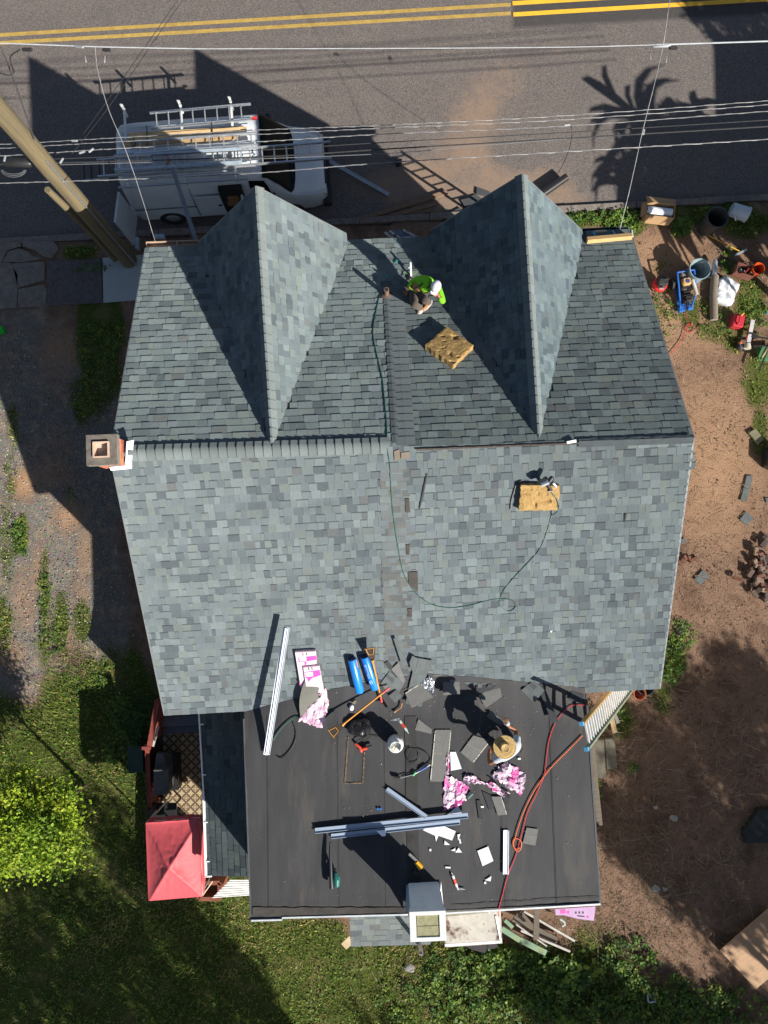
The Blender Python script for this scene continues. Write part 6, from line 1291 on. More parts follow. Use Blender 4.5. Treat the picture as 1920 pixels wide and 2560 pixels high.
mb=MB();mb.tube([M@Vector((.04,w_*.5,.24)),M@Vector((L-.05,w_*.5,.24))],.105,22);solo('white_roll',mb,mt('white_roll_film',(.62,.66,.72),.4,var=.04),'white roll lying inside the cardboard box','roll',smooth=True)
# squeegee
t=thing('floor_squeegee','long yellow-handled squeegee lying on the bare earth below the trash can','squeegee',G(1815,605,.03))
mb=MB();mb.tube([G(1772,589,.05),G(1849,628,.06)],.013,8);part('handle',mb,mt('yellow_handle',(.62,.36,.03),.5),t,world=True);mb=MB();mb.beam(G(1836,640,.06),G(1866,624,.06),.05,.05);part('blade_bar',mb,ALU,t,world=True)
# air compressor (pancake)
c=G(1643,717,0);t=thing('air_compressor','red round air compressor with black top at the house side','air compressor',c)
mb=MB();mb.ball((0,0,.17),(.20,.20,.115),20);part('tank',mb,mt('compressor_red',(.52,.02,.02),.35),t,smooth=True)
mb=MB();mb.rbox(-.12,-.10,.27,.13,.12,.42,.03);mb.rbox(-.03,-.15,.30,.09,.16,.38,.02);mb.tube([(-.13,-.05,.44),(0,0,.5),(.13,.05,.44)],.016,6);part('motor_cover',mb,mt('motor_black',(.03,.03,.03),.5,var=.4,scale=25),t)
mb=MB();mb.lathe([(0,0),(.028,0),(.028,.02),(0,.02)],12,M=Matrix.Translation((-.05,-.17,.3)));mb.lathe([(0,0),(.028,0),(.028,.02),(0,.02)],12,M=Matrix.Translation((.02,-.18,.3)));part('gauge',mb,ALU,t)
for a in(0,2.1,4.2): mb=MB();mb.tube([(.14*math.cos(a),.14*math.sin(a),.1),(.15*math.cos(a),.15*math.sin(a),0)],.02,8);part('foot',mb,RUBBER,t)
# petrol pressure washer
c=G(1703,735,0);t=thing('pressure_washer','blue framed petrol pressure washer with tan engine top','pressure washer',Matrix.Translation(c)@Matrix.Rotation(rad(9),4,'Z'))
BL=mat('washer_blue',(.015,.10,.38),.4);TB=lambda pts,r,m,nm:(lambda mb:(mb.tube(pts,r,8),part(nm,mb,m,t,smooth=True)))(MB())
TB([(-.24,.42,.5),(-.24,.1,.45),(-.2,-.2,.3),(-.14,-.45,.1)],.024,BL,'frame_tube');TB([(.2,.42,.5),(.22,.05,.4),(.2,-.2,.3),(.14,-.45,.1)],.024,BL,'frame_tube');TB([(-.24,.42,.5),(.2,.42,.5)],.02,BL,'frame_tube')
mb=MB();mb.rbox(-.2,-.5,.05,-.04,-.34,.14,.02);mb.rbox(.04,-.48,.05,.18,-.34,.14,.02);mb.box(-.18,-.4,.06,.16,.3,.09);part('base_plate',mb,BL,t)
mb=MB();mb.rbox(-.14,-.02,.1,.16,.30,.38,.04);mb.rbox(-.1,-.3,.1,.12,-.02,.28,.03)
for k in range(10): mb.box(-.02+U(-.1,.1),-.28+.055*k*.9,.25,.05+U(-.05,.1),-.25+.05*k,.32+U(0,.08))
part('engine',mb,mt('engine_black',(.035,.033,.03),.5,.3,var=.5,scale=22),t)
mb=MB();mb.rbox(-.12,.08,.38,.10,.27,.47,.03);part('engine_cover',mb,mt('tan_cover',(.42,.27,.11),.45),t,smooth=True);mb=MB();mb.lathe([(0,0),(.05,0),(.05,.012),(0,.012)],16,M=Matrix.Translation((0,.17,.472)));part('fuel_cap',mb,mt('navy_cap',(.04,.05,.2),.4),t)
for y in(-.10,.06): mb=MB();mb.rbox(y,.33,.3,y+.11,.45,.42,.015);part('air_filter',mb,mt('filter_grey',(.16,.15,.14),.7),t)
mb=MB();mb.tube([(.15,.2,.42),(.2,-.2,.40)],.045,12);part('lance_holder',mb,mt('off_white_tube',(.42,.40,.36),.5),t,smooth=True)
for x in(-.24,.2): mb=MB();mb.lathe([(0,-.03),(.13,-.04),(.13,.04),(0,.03)],20,M=Matrix.Translation((x,.25,.13))@Matrix.Rotation(PI/2,4,'Y'));part('wheel',mb,RUBBER,t,smooth=True)
mb=MB()
for k in range(5): mb.tube([(U(-.1,.1),-.25+U(-.1,.1),.3),(U(-.15,.15),-.35+U(-.1,.1),.36+U(0,.1)),(U(-.1,.15),-.42,.2)],.009,5)
part('hoses',mb,BLACK,t)
hose([(1690,790),(1684,775),(1674,758),(1652,742),(1635,735)],.009,mt('green_hose2',(.03,.07,.05),.5),'green air hose between the red compressor and the blue washer','air_hose','hose',surf=.01)
hose([(1676,886),(1695,862),(1708,840),(1716,815),(1728,812),(1738,822),(1728,832),(1716,826),(1722,812),(1717,795),(1714,780)],.008,RC,'red air hose with a small loop below the blue washer','air_hose','hose',surf=.01)
# fallen post with metal tip
t=thing('clay_post','long weathered round post lying on the ground with a metal tip','post',G(1785,730,.1))
mb=MB();mb.tube([G(1787,690,.12),G(1784,740,.12),G(1785,800,.10)],[.10,.10,.095],18);part('shaft',mb,OLDWOOD,t,world=True,smooth=True);mb=MB();mb.tube([G(1788,648,.15),G(1788,655,.15),G(1787,668,.14),G(1786,690,.13)],[.03,.06,.055,.075],16);part('metal_tip',mb,ALU,t,world=True,smooth=True)
# white sack
def sack(name,pts,h,m,label,cat,sd):
    C=sum((G(u,v,h*.7) for u,v in pts),Vector())/len(pts);C.z=0;mb=MB();n_=len(pts);v=[];rows=9
    P_=[G(u,v_,h*.6)-C for u,v_ in pts]
    for P1 in P_: P1.z=0
    ring=[]
    for i in range(n_):
        for j in range(7):
            p=P_[i]+(P_[(i+1)%n_]-P_[i])*(j/7);ring.append(p)
    k=len(ring)
    for r_,z_ in ((.97,0),(1.0,.35),(.96,.7),(.82,.92),(.6,1.0),(.35,1.0),(.12,.98)):
        for p in ring:
            q=p*r_;nn=noise.noise((q.x*7,q.y*7,sd))*.10+noise.noise((q.x*18,q.y*18,sd))*.05
            v.append((q.x+nn*.12,q.y-nn*.12,max(0,z_*h*(1+nn*2.2))))
    v.append((0,0,h));f=[(a*k+i,a*k+(i+1)%k,(a+1)*k+(i+1)%k,(a+1)*k+i) for a in range(6) for i in range(k)]+[(6*k+i,6*k+(i+1)%k,7*k) for i in range(k)]
    mb.add(v,f);return solo(name,mb,m,label,cat,M=Matrix.Translation(C),smooth=True)
sack('white_sack',[(1795,698),(1815,688),(1850,711),(1838,740),(1832,762),(1818,764),(1786,750),(1788,722)],.22,mt('white_sackcloth',(.56,.58,.61),.7,var=.05,bump=.6,bs=12),'large crumpled white sack lying across the fallen post','sack',3)
t=thing('tool_bag','open reddish brown tool bag between the white sack and the orange bucket','tool bag',Matrix.Translation(G(1851,685,0))@Matrix.Rotation(rad(-18),4,'Z'));TBM=mat('bag_canvas',(.17,.065,.045),.85,var=.2,bump=.4,bs=14)
mb=MB();a,b_,h=.24,.13,.3
for x0,y0,x1,y1 in((-a,-b_,a,-b_+.02),(-a,b_-.02,a,b_),(-a,-b_+.02,-a+.02,b_-.02),(a-.02,-b_+.02,a,b_-.02),(-a,-b_,a,b_)): mb.box(x0,y0,0,x1,y1,h if (x0,x1,y0,y1)!=(-a,a,-b_,b_) else .02)
part('bag_wall',mb,TBM,t);mb=MB();mb.box(-a+.03,-b_+.03,.1,a-.03,b_-.03,.16);part('bag_inside',mb,BLACK,t)
for y in(-b_,b_): mb=MB();mb.tube([(-.14,y,h-.02),(-.1,y*1.25,h+.06),(.1,y*1.25,h+.06),(.14,y,h-.02)],.014,6);part('handle',mb,TBM,t,smooth=True)
for k in range(4): mb=MB();mb.tube([(-.15+.09*k,U(-.06,.06),.14),(-.12+.09*k,U(-.06,.06),.3)],.014,6);part('tool',mb,[STEEL,BLACK,mt('tool_red',(.4,.05,.03)),mt('tool_wood',(.3,.2,.1))][k],t)
# gas can
t=thing('gas_can','red plastic gas can with a yellow spout','gas can',Matrix.Translation(G(1836,808,0))@Matrix.Rotation(rad(-14),4,'Z'));GR=mat('gas_can_red',(.42,.03,.045),.4)
mb=MB();mb.rbox(-.14,-.17,0,.14,.17,.26,.03);part('can_body',mb,GR,t);mb=MB();mb.tube([(-.02,-.13,.27),(-.02,-.09,.33),(-.02,.08,.33),(-.02,.12,.27)],.022,8);part('handle',mb,GR,t,smooth=True);mb=MB();mb.tube([(.02,.14,.26),(.05,.18,.33)],[.03,.018],8);part('spout',mb,mt('spout_yellow',(.55,.36,.03),.5),t)
# chainsaw
t=thing('chainsaw','chainsaw with its bar in a red and grey cover lying in the grass','chainsaw',G(1866,850,0))
mb=MB();mb.beam(G(1882,800,.14),G(1871,857,.14),.10,.03);part('bar_cover',mb,mt('bar_grey',(.42,.42,.44),.5),t,world=True);mb=MB();mb.beam(G(1876,812,.12),G(1866,850,.12),.05,.05);part('cover_side',mb,mt('cover_red',(.35,.06,.05),.5),t,world=True)
mb=MB();mb.tube([G(1868,860,.14),G(1867,872,.14)],[.09,.10],14);part('motor_housing',mb,mt('housing_cream',(.45,.42,.34),.5,var=.1),t,world=True,smooth=True);mb=MB();mb.ball(tuple(G(1850,858,.12)),(.06,.07,.06),12);part('starter_cover',mb,mt('starter_orange',(.55,.12,.03),.5),t,world=True,smooth=True)
mb=MB();mb.tube([G(1855,842,.18),G(1848,856,.24),G(1853,872,.14)],.022,8);mb.tube([G(1853,870,.12),G(1862,878,.12)],.03,8);mb.ball(tuple(G(1850,866,.10)),(.10,.12,.08),12);part('handle',mb,BLACK,t,world=True,smooth=True)
# post, lopper and green lawn chair frame at the right edge
mb=MB();mb.beam(G(1885,840,.3),G(1935,850,.3),.035,.03);mb.beam(G(1880,838,.3),G(1892,842,.3),.1,.05);solo('black_pruner',mb,BLACK,'black long-handled tool pointing in from the right edge','tool')
t=thing('folding_chair','green folding chair lying at the right edge of the yard','chair',G(1908,890,0))
slab('seat',[(1888,866),(1935,862),(1935,905),(1898,902)],.12,.02,mt('green_webbing',(.05,.16,.05),.8,var=.3,scale=12),t)
for a,b_,m in(((1901,898),(1925,850),BLACK),((1884,866),(1925,864),BLACK),((1898,925),(1922,868),BLACK),((1905,894),(1930,858),mt('pale_wood_arm',(.4,.3,.18),.7))): mb=MB();mb.beam(G(*a,.25),G(*b_,.25),.035,.03);part('frame_bar',mb,m,t,world=True)
slab('teal_cloth',[(1915,776),(1930,776),(1930,786),(1914,784)],0.0,.05,mt('teal_cloth',(.02,.22,.22),.7),label='small teal cloth at the right edge above the green chair',cat='cloth')
# loose things on the earth to the right
slab('paving_stone',[(1869,1083),(1886,1072),(1908,1098),(1894,1112)],0.0,.06,mt('mossy_concrete',(.22,.21,.13),.95,var=.15,bump=.4),label='yellowish concrete paver lying alone on the earth near the right edge',cat='paver',inset=.008)
g='grey shingle offcuts scattered on the bare earth'
for p,l in (([(1866,1189),(1881,1190),(1866,1254),(1850,1252)],'long shingle offcut lying upright on the earth'),([(1864,1279),(1883,1294),(1865,1314),(1848,1299)],'square two-tone shingle offcut on the earth below the long one'),([(1701,1243+105),(1713,1346),(1713,1358),(1701,1360)],'tiny shingle corner peeping from under the right rake'),([(1757,1424),(1771,1442),(1750,1463),(1734,1448)],'square shingle offcut nearest the house'),([(1689,1576),(1700,1563),(1711,1573),(1694,1590)],'dark shingle offcut near the rear corner of the roof'),([(1912,1245),(1925,1247),(1925,1260),(1916,1258)],'dark blue-grey shingle corner at the right edge')):
    slab('shingle_offcut',p,0.0,.012,mt('shingle_grey',(.14,.16,.16),.95),label=l,cat='shingle',group=g,lift=.015)
# brick heap at the right edge
BR=[(1893,1375),(1912,1362),(1898,1385),(1905,1400),(1885,1405),(1916,1395),(1896,1415),(1881,1432),(1908,1425),(1918,1440),(1898,1440),(1890,1450),(1905,1455),(1916,1460),(1902,1472),(1893,1478),(1912,1480),(1910,1495),(1918,1425),(1925,1410),(1926,1450),(1924,1470),(1926,1490),(1910,1345),(1845,1447),(1878,1425),(1922,1500),(1914,1413),(1904,1431),(1888,1462)]
bm=[mt('old_brick_%d'%i,c,.9,var=.25,scale=12,bump=.4) for i,c in enumerate(((.21,.09,.06),(.17,.12,.09),(.28,.20,.15),(.12,.09,.08)))]
hp=thing('brick_heap','heap of tumbled old bricks on the earth at the right edge','brick heap',G(1905,1430,0))
bme=[]
for i in range(4):
    mb=MB();mb.rbox(-.105,-.05,-.033,.105,.05,.033,.006);bme.append(mb.mesh('brick',bm[i]))
for i,(u,v) in enumerate(BR+[(u+rnd.randint(-8,8),v+rnd.randint(-8,8)) for u,v in BR[:22]]):
    top=i>=len(BR);z=(.05+(.07 if i%3==0 else 0)) if not top else .14;inst('brick',bme[i%4],hp,Matrix.Translation(G(u,v,z))@Matrix.Rotation(U(0,PI),4,'Z')@Matrix.Rotation(U(-.4,.4),4,'X')@Matrix.Rotation(U(-.5,.5),4,'Y'))
hp2=thing('brick_rubble','few broken red bricks by the house on the right','brick rubble',G(1720,1395,0))
for u,v in((1706,1402),(1713,1394),(1724,1396),(1738,1397),(1730,1402),(1700,1408)): inst('brick',bme[0],hp2,Matrix.Translation(G(u,v,.03))@Matrix.Rotation(U(0,PI),4,'Z')@Matrix.Rotation(U(-.4,.4),4,'X')@Matrix.Diagonal((.6,.8,.9,1)))
slab('black_crate',[(1905,1130),(1930,1110),(1930,1180),(1904,1168)],0.0,.3,BLACK,label='black box cut by the right edge below the concrete paver',cat='box')
slab('plywood_sheet',[(1799,2375),(1925,2266),(2010,2370),(1889,2472)],.16,.018,mt('plywood',(.36,.22,.125),.75,var=.16,scale=3,stretch=(1,7,1),c3=(.24,.13,.07),s3=9,t3=.62),label='clean plywood sheet on a low stack near the lower right corner',cat='plywood')
slab('plywood_stack',[(1830,2378),(1930,2295),(1990,2370),(1895,2440)],0.0,.14,OLDWOOD,label='weathered low stack under the plywood sheet',cat='stack')
slab('black_tarp',[(1851,2072),(1880,2035),(1890,2018),(1960,2012),(1960,2104),(1856,2104)],0.0,.14,mt('black_tarp_cloth',(.012,.016,.017),.7,bump=.5,bs=4),label='dark tarp-covered pile cut by the right edge in the shade',cat='tarp',inset=.05)
# boards, slabs and rubble beside the ladder
g='loose boards on the ground by the extension ladder'
for a,b_,w_,m,l,z in(((1526,1754),(1545,1808),.085,mt('grey_board',(.30,.30,.27),.85,var=.2,stretch=(.6,8,8)),'grey board farthest right of the ladder',.06),((1524,1773),(1537,1832),.12,mt('tan_board',(.38,.27,.15),.8,var=.2,stretch=(.6,8,8)),'broad tan board right of the ladder',.05),((1515,1770),(1515,1805),.075,mt('yellow_board',(.45,.30,.12),.75),'short yellow board just below the ladder',.10),((1502,1780),(1503,1815),.07,mt('yellow_board',(.4,.3,.1)),'narrow yellowish board hidden behind the ladder',.03)):
    mb=MB();mb.beam(G(*a,z),G(*b_,z),w_,.04);solo('board',mb,m,l,'board',g)
for p,l in(([(1478,1847),(1507,1845),(1512,1940),(1484,1942)],'left of the two mossy concrete steps behind the house'),([(1509,1845),(1533,1843),(1540,1917),(1514,1921)],'right of the two mossy concrete steps behind the house')): slab('concrete_step',p,0.0,.12,mt('mossy_step',(.17,.155,.12),.95,var=.3,scale=4,bump=.5),label=l,cat='step',inset=.01)
g='light stones on the shaded ground'
for i,(u,v,s) in enumerate(((1684,2045,12),(1640,2018,7),(1640,2222,13),(1662,2222,7),(1023,2418,15),(1028,2425,8))):
    mb=MB();mb.ball((0,0,0),(s*.009,s*.007,.06),8);mb.v=[(x*(1+noise.noise((x*9,y*9,i))*.6),y*(1+noise.noise((x*9,y*9,i+5))*.6),max(-.02,z)) for x,y,z in mb.v]
    solo('stone',mb,mt('pale_stone',(.34,.33,.31),.9,var=.15),['squarish pale stone in the middle of the shaded earth','small pale stone left of the squarish one','pale stone with a smaller one close beside it','smaller pale stone right of its larger neighbour','flat pale stone in the weeds below the white chimney','small grey stone touching the flat pale stone'][i],'stone',g,M=Matrix.Translation(G(u,v,.02)))
t=thing('plastic_tray','small white square plastic tray in the weeds near the bottom edge','tray',G(1627,2493,.05))
mb=MB()
for a in range(4): M=Matrix.Translation(G(1627,2493,.06))@Matrix.Rotation(a*PI/2+.1,4,'Z');mb.box(-.10,-.10,0,.10,-.08,.06,M)
part('tray_rim',mb,mt('milky_plastic',(.5,.5,.6)),t,world=True);mb=MB();mb.bc((0,0,0),(.18,.18,.01),Matrix.Translation(G(1627,2493,.06)));part('tray_floor',mb,mt('dirty_grey',(.07,.07,.06),.9),t,world=True)
# timber heap behind the flat roof
g='old timbers heaped behind the flat roof'
GB_=mat('green_painted_board',(.17,.26,.17),.8,var=.15,scale=4,c3=(.24,.26,.12),s3=6);WTE=mat('white_trim_old',(.38,.36,.33),.8,var=.2)
for a,b_,w_,m,l,z in(((1254,2321),(1300,2350),.13,GB_,'left end piece of the pale green painted board',.35),((1296,2347),(1365,2382),.14,GB_,'long pale green painted board in the weeds',.25),((1262,2300),(1282,2318),.09,GB_,'short pale green stub above the long green board',.3),((1283,2295),(1390,2350),.16,OLDWOOD,'broad brown plank under the other timbers',.2),((1342,2270),(1340,2348),.13,OLDWOOD,'upright dark post crossing the timber heap',.8),((1310,2278),(1437,2352),.05,WTE,'long thin white-edged timber on the right of the heap',.45),((1302,2326),(1425,2378),.05,WTE,'white-edged timber along the lower side of the heap',.3),
    ((1292,2285),(1316,2308),.05,OLDWOOD,'thin dark stick at the top of the timber heap',.5),((1302,2280),(1345,2330),.07,OLDWOOD,'grey batten slanting through the timber heap',.45),((1290,2310),(1367,2365),.03,WTE,'very thin pale stick poking out below the timber heap',.35)):
    mb=MB();mb.beam(G(*a,z),G(*b_,z),w_,.045);solo('timber',mb,m,l,'timber',g)
t=slab('pink_packaging',[(1387,2272),(1488,2265),(1484,2301),(1445,2296),(1410,2287),(1389,2287)],1.3,.02,mt('lilac_film',(.42,.27,.45),.4,var=.1),label='flat lilac and pink shingle packaging sticking out below the rear roof edge',cat='packaging')
for q in([(1399,2274),(1413,2272),(1414,2282),(1401,2283)],[(1466,2289),(1471,2289),(1471,2294),(1466,2293)],[(1417,2277),(1423,2276),(1423,2283),(1417,2283)]): slab('printed_band',q,1.3,.003,HOTP,t,lift=.022)
for k in range(3): slab('printed_dot',[(1437+9*k,2278),(1441+9*k,2278),(1441+9*k,2283),(1437+9*k,2283)],1.3,.003,mt('print_dark',(.05,.04,.07),.6),t,lift=.022)
slab('printed_line',[(1443,2287),(1461,2289),(1461,2292),(1443,2290)],1.3,.003,mt('print_dark',(.05,.04,.07)),t,lift=.022)
mb=MB();mb.tube([G(1400,2297,.9),G(1410,2304,.9),G(1412,2311,.9),G(1405,2316,.9)],.03,6);solo('pale_strip',mb,mt('pale_strip_m',(.36,.42,.40),.6),'short curled pale strip hanging below the lilac packaging','strip')
for p,l,z in(([(1135,2350),(1165,2345),(1220,2362),(1212,2380),(1180,2372)],'dark tarp scrap below the peeling porch top',.3),([(1215,2345),(1232,2343),(1245,2365),(1222,2372)],'small grey board end right of the tarp scrap',.4),([(1175,2388),(1190,2397),(1192,2412),(1178,2416)],'reddish stone in the weeds under the porch',.0)):
    slab('scrap',p,z,.05,mt('dark_scrap',(.06,.05,.055),.85),label=l,cat='scrap')
# things on the pavement by the house, left of the front gutter
for p,l,z in(([(341,597),(350,597),(351,626),(342,626)],'upright pale blue-grey block by the kerb right of the poles',.1),([(386,591),(413,590),(413,598),(387,598)],'pale meter box with a black cap by the left front gutter',1.2)): slab('utility_box',p,z,.12,mt('pale_blue_box',(.30,.36,.42),.5),label=l,cat='utility box')
slab('black_block',[(378,588),(386,588),(387,600),(379,600)],1.2,.1,BLACK,label='small black block on the left of the pale meter box',cat='block')
slab('green_toy',[(-8,815),(10,818),(16,831),(4,838),(-8,836)],0.0,.12,mt('bright_green_plastic',(.01,.38,.03),.4),label='bright green plastic toy cut by the left edge',cat='toy',inset=.03)
# ---------------- plants, litter, and the trees that shade the yard ----------------
rg=np.random.default_rng(5)
def rawmesh(name,V,F,C,m,label,cat,kind='stuff',M=None,parent=None):
    me=bpy.data.meshes.new(name);nf=len(F);k=F.shape[1]
    me.vertices.add(len(V));me.vertices.foreach_set('co',V.astype(np.float32).ravel());me.loops.add(nf*k);me.loops.foreach_set('vertex_index',F.astype(np.int32).ravel())
    me.polygons.add(nf);me.polygons.foreach_set('loop_start',np.arange(nf,dtype=np.int32)*k);me.update(calc_edges=True)
    a=me.attributes.new('Col','FLOAT_COLOR','FACE');a.data.foreach_set('color',np.concatenate([C,np.ones((nf,1))],1).astype(np.float32).ravel());me.materials.append(m)
    o=bpy.data.objects.new(name,me);COL.objects.link(o)
    if parent: o.parent=parent;FM[o]=FM[parent]
    if M is not None: o.matrix_basis=M
    return tag(o,label,cat,kind=kind)
def leafmat(name,tr=.25,rough=.6):
    m,n,b=nodes(name);at=N(n,'ShaderNodeAttribute',attribute_name='Col');n.links.new(at.outputs['Color'],b.inputs['Base Color']);b.inputs['Roughness'].default_value=rough;b.inputs['Specular IOR Level'].default_value=.25
    t=N(n,'ShaderNodeBsdfTranslucent');ms=N(n,'ShaderNodeMixShader');ms.inputs[0].default_value=tr;n.links.new(at.outputs['Color'],t.inputs[0]);n.links.new(b.outputs[0],ms.inputs[1]);n.links.new(t.outputs[0],ms.inputs[2]);n.links.new(ms.outputs[0],n.nodes['Material Output'].inputs[0]);return m
LEAF=leafmat('leaf');GRS=leafmat('grass_blade',.2,.8)
def maskat(x,y,c): 
    i=np.clip(np.searchsorted(GXS,x)-1,0,len(GXS)-1);j=np.clip(np.searchsorted(GYS,y)-1,0,len(GYS)-1);return GMK[j,i,c]
def kerby(x): A=G(0,kerbv(0));B=G(1920,kerbv(1920));return A.y+(x-A.x)*(B.y-A.y)/(B.x-A.x)
th_=TH
def outside(x,y):   # not under the house
    hx=math.cos(th_)*x+math.sin(th_)*y;hy=-math.sin(th_)*x+math.cos(th_)*y
    ins=((hx>-4.0)&(hx<4.9)&(hy>-2.6)&(hy<5.8))|((hx>-2.4)&(hx<3.5)&(hy>-6.5)&(hy<-2.6));pv_=(hy>6.2)&(hy<7.6)&(hx<6);return (~ins)&(y<kerby(x)-.18)&(~pv_)
def sc_pts(n):
    x=rg.uniform(-11.8,11.8,n);y=rg.uniform(-13.2,9.6,n);k=outside(x,y);return x[k],y[k]
def vnoise(x,y,s):   # cheap smooth field
    return (np.sin(x*s+1.3*np.sin(y*s*.7+2))+np.sin(y*s*1.1+1.7*np.sin(x*s*.8)))*.5
# grass
x,y=sc_pts(520000);g=maskat(x,y,0);dens=np.clip((g-.18)*1.6,0,1)*(.55+.45*vnoise(x,y,2.3));k=rg.random(len(x))<dens;x=x[k];y=y[k];n_=len(x)
a=rg.uniform(0,2*PI,n_);L=rg.uniform(.04,.13,n_)*(1+.5*vnoise(x,y,1.1));h=L*rg.uniform(.25,.8,n_);w_=rg.uniform(.007,.016,n_)
V=np.stack([np.stack([x-np.sin(a)*w_,y+np.cos(a)*w_,np.full(n_,-.01)],1),np.stack([x+np.sin(a)*w_,y-np.cos(a)*w_,np.full(n_,-.01)],1),np.stack([x+np.cos(a)*L*.8,y+np.sin(a)*L*.8,h],1)],1).reshape(-1,3)
base=np.array([(.085,.135,.018),(.135,.18,.028),(.045,.08,.012),(.24,.23,.06),(.32,.25,.11)]);ci=rg.choice(5,n_,p=[.32,.3,.2,.12,.06]);ci=np.where((vnoise(x,y,1.7)>.45)&(rg.random(n_)<.45),3+(rg.random(n_)<.45),ci)
C=base[ci]*rg.uniform(.55,1.4,(n_,1))*(1+.3*vnoise(x,y,5.3))[:,None];rawmesh('grass',V,np.arange(n_*3).reshape(-1,3),C,GRS,'short uneven grass over the lawn and yard edges','grass')
# broad small leaves among the grass (clover, plantain) and low weeds behind the house
def leaves(x,y,z,sz,C,name,label,cat,tilt=.6,asp=.6,up=None,parent=None,kind='stuff',fold=True):
    n_=len(x);a=rg.uniform(0,2*PI,n_);t=rg.normal(0,tilt,n_);r=rg.normal(0,tilt,n_)
    dx=np.stack([np.cos(a)*np.cos(t),np.sin(a)*np.cos(t),np.sin(t)],1);s_=np.stack([-np.sin(a)*np.cos(r),np.cos(a)*np.cos(r),np.sin(r)],1)
    P=np.stack([x,y,z],1);sz=sz[:,None];v0=P-dx*sz*.5;v1=P+s_*sz*asp*.5;v2=P+dx*sz*.5;v3=P-s_*sz*asp*.5
    V=np.stack([v0,v1,v2,v3],1).reshape(-1,3);return rawmesh(name,V,np.arange(n_*4).reshape(-1,4),C,LEAF,label,cat,kind,parent=parent)
x,y=sc_pts(70000);g=maskat(x,y,0);k=rg.random(len(x))<np.clip((g-.25)*1.2,0,1)*(.4+.6*(vnoise(x,y,3.1)>.1));x=x[k];y=y[k];n_=len(x)
C=np.array([(.09,.18,.025),(.13,.21,.035),(.05,.11,.018)])[rg.integers(0,3,n_)]*rg.uniform(.7,1.35,(n_,1))
leaves(x,y,rg.uniform(.01,.06,n_),rg.uniform(.03,.085,n_),C,'clover','low clover and plantain leaves mixed into the grass','weeds',.35)
# weeds: plants with radiating leaves
def weeds(regions,name,label,sz0=(.05,.13),seed=1):
    X=[];Y=[];Z=[];S=[];Cc=[]
    for (u,v,ru,rv,cnt,hh,sc_) in regions:
        for i in range(cnt):
            r=math.sqrt(rg.random());an=rg.uniform(0,2*PI);p=G(u+ru*r*math.cos(an),v+rv*r*math.sin(an),0.0)
            if not outside(np.array([p.x]),np.array([p.y]))[0]: continue
            H=hh*rg.uniform(.3,1);nl=rg.integers(6,16);c=np.array([(.07,.15,.022),(.11,.19,.03),(.045,.10,.02),(.16,.22,.035)][rg.integers(0,4)])*rg.uniform(.7,1.2);big=rg.uniform(*sz0)*sc_
            for k in range(nl):
                a=rg.uniform(0,2*PI);rr=big*rg.uniform(.2,1.5);X.append(p.x+math.cos(a)*rr);Y.append(p.y+math.sin(a)*rr);Z.append(H*rg.uniform(.4,1));S.append(big*rg.uniform(.6,1.2));Cc.append(c*rg.uniform(.75,1.25))
    leaves(np.array(X),np.array(Y),np.array(Z),np.array(S),np.array(Cc),name,label,'weeds',.45,.75)
weeds([(1250,2450,170,80,120,.32,.9),(1450,2470,170,90,130,.32,.9),(1330,2530,260,60,110,.30,1.0),(1300,2470,280,110,260,.12,.5),(1150,2410,90,60,60,.25,.8),(1030,2510,110,60,50,.18,.7),(1570,2400,70,60,90,.22,.8),(1640,2500,120,70,160,.22,.8),(1800,2520,130,60,120,.2,.8),(1250,2390,60,26,70,.4,1.3),(1400,2420,80,30,60,.35,1.5)],'weeds','rank leafy weeds behind the house at the bottom of the photo')
weeds([(1470,545,50,16,60,.16,.6),(1555,560,40,30,90,.22,.7),(1700,572,22,22,60,.22,.7),(1640,500,30,16,30,.15,.6),(1790,800,50,40,50,.12,.5),(1890,760,30,90,70,.12,.5),(1660,780,30,60,40,.1,.5),(1668,1660,34,60,90,.2,.6),(1700,1590,40,40,60,.2,.6),(1496,1800,16,26,40,.2,.7),(1560,1770,20,14,14,.12,.5),(1486,2000,14,50,34,.2,.6),(1815,650,12,30,26,.12,.6),(1580,1920,20,12,16,.12,.5)],'yard_weeds','scattered green weeds on the earth to the right of the house')
weeds([(240,700,60,40,90,.08,.45),(245,860,55,140,160,.08,.45),(55,1340,18,55,60,.12,.5),(110,1480,14,80,40,.1,.45),(130,1600,40,40,50,.1,.45),(220,1690,60,40,60,.1,.45),(310,1840,40,120,60,.2,.8)],'driveway_weeds','small weeds growing through the driveway gravel on the left')
# gravel stones
def pebbles(x,y,s,C,name,label,cat):
    n_=len(x);b=np.array([(1,0,0),(-1,0,0),(0,1,0),(0,-1,0),(0,0,.8)]);R_=rg.uniform(.6,1.3,(n_,5,1));a=rg.uniform(0,2*PI,n_);c,s2=np.cos(a),np.sin(a)
    P=b[None]*R_*s[:,None,None];V=np.stack([P[...,0]*c[:,None]-P[...,1]*s2[:,None]+x[:,None],P[...,0]*s2[:,None]+P[...,1]*c[:,None]+y[:,None],P[...,2]-.008],2).reshape(-1,3)
    F=np.array([(0,2,4),(2,1,4),(1,3,4),(3,0,4)])[None]+(np.arange(n_)*5)[:,None,None];return rawmesh(name,V,F.reshape(-1,3),np.repeat(C,4,0),leafm2,label,cat)
leafm2=mat('stone_chips',(1,1,1),.9,attr=True,var=.12)
x,y=sc_pts(90000);g=maskat(x,y,1);k=rg.random(len(x))<np.clip(g*.9,0,.9);x=x[k];y=y[k];n_=len(x)
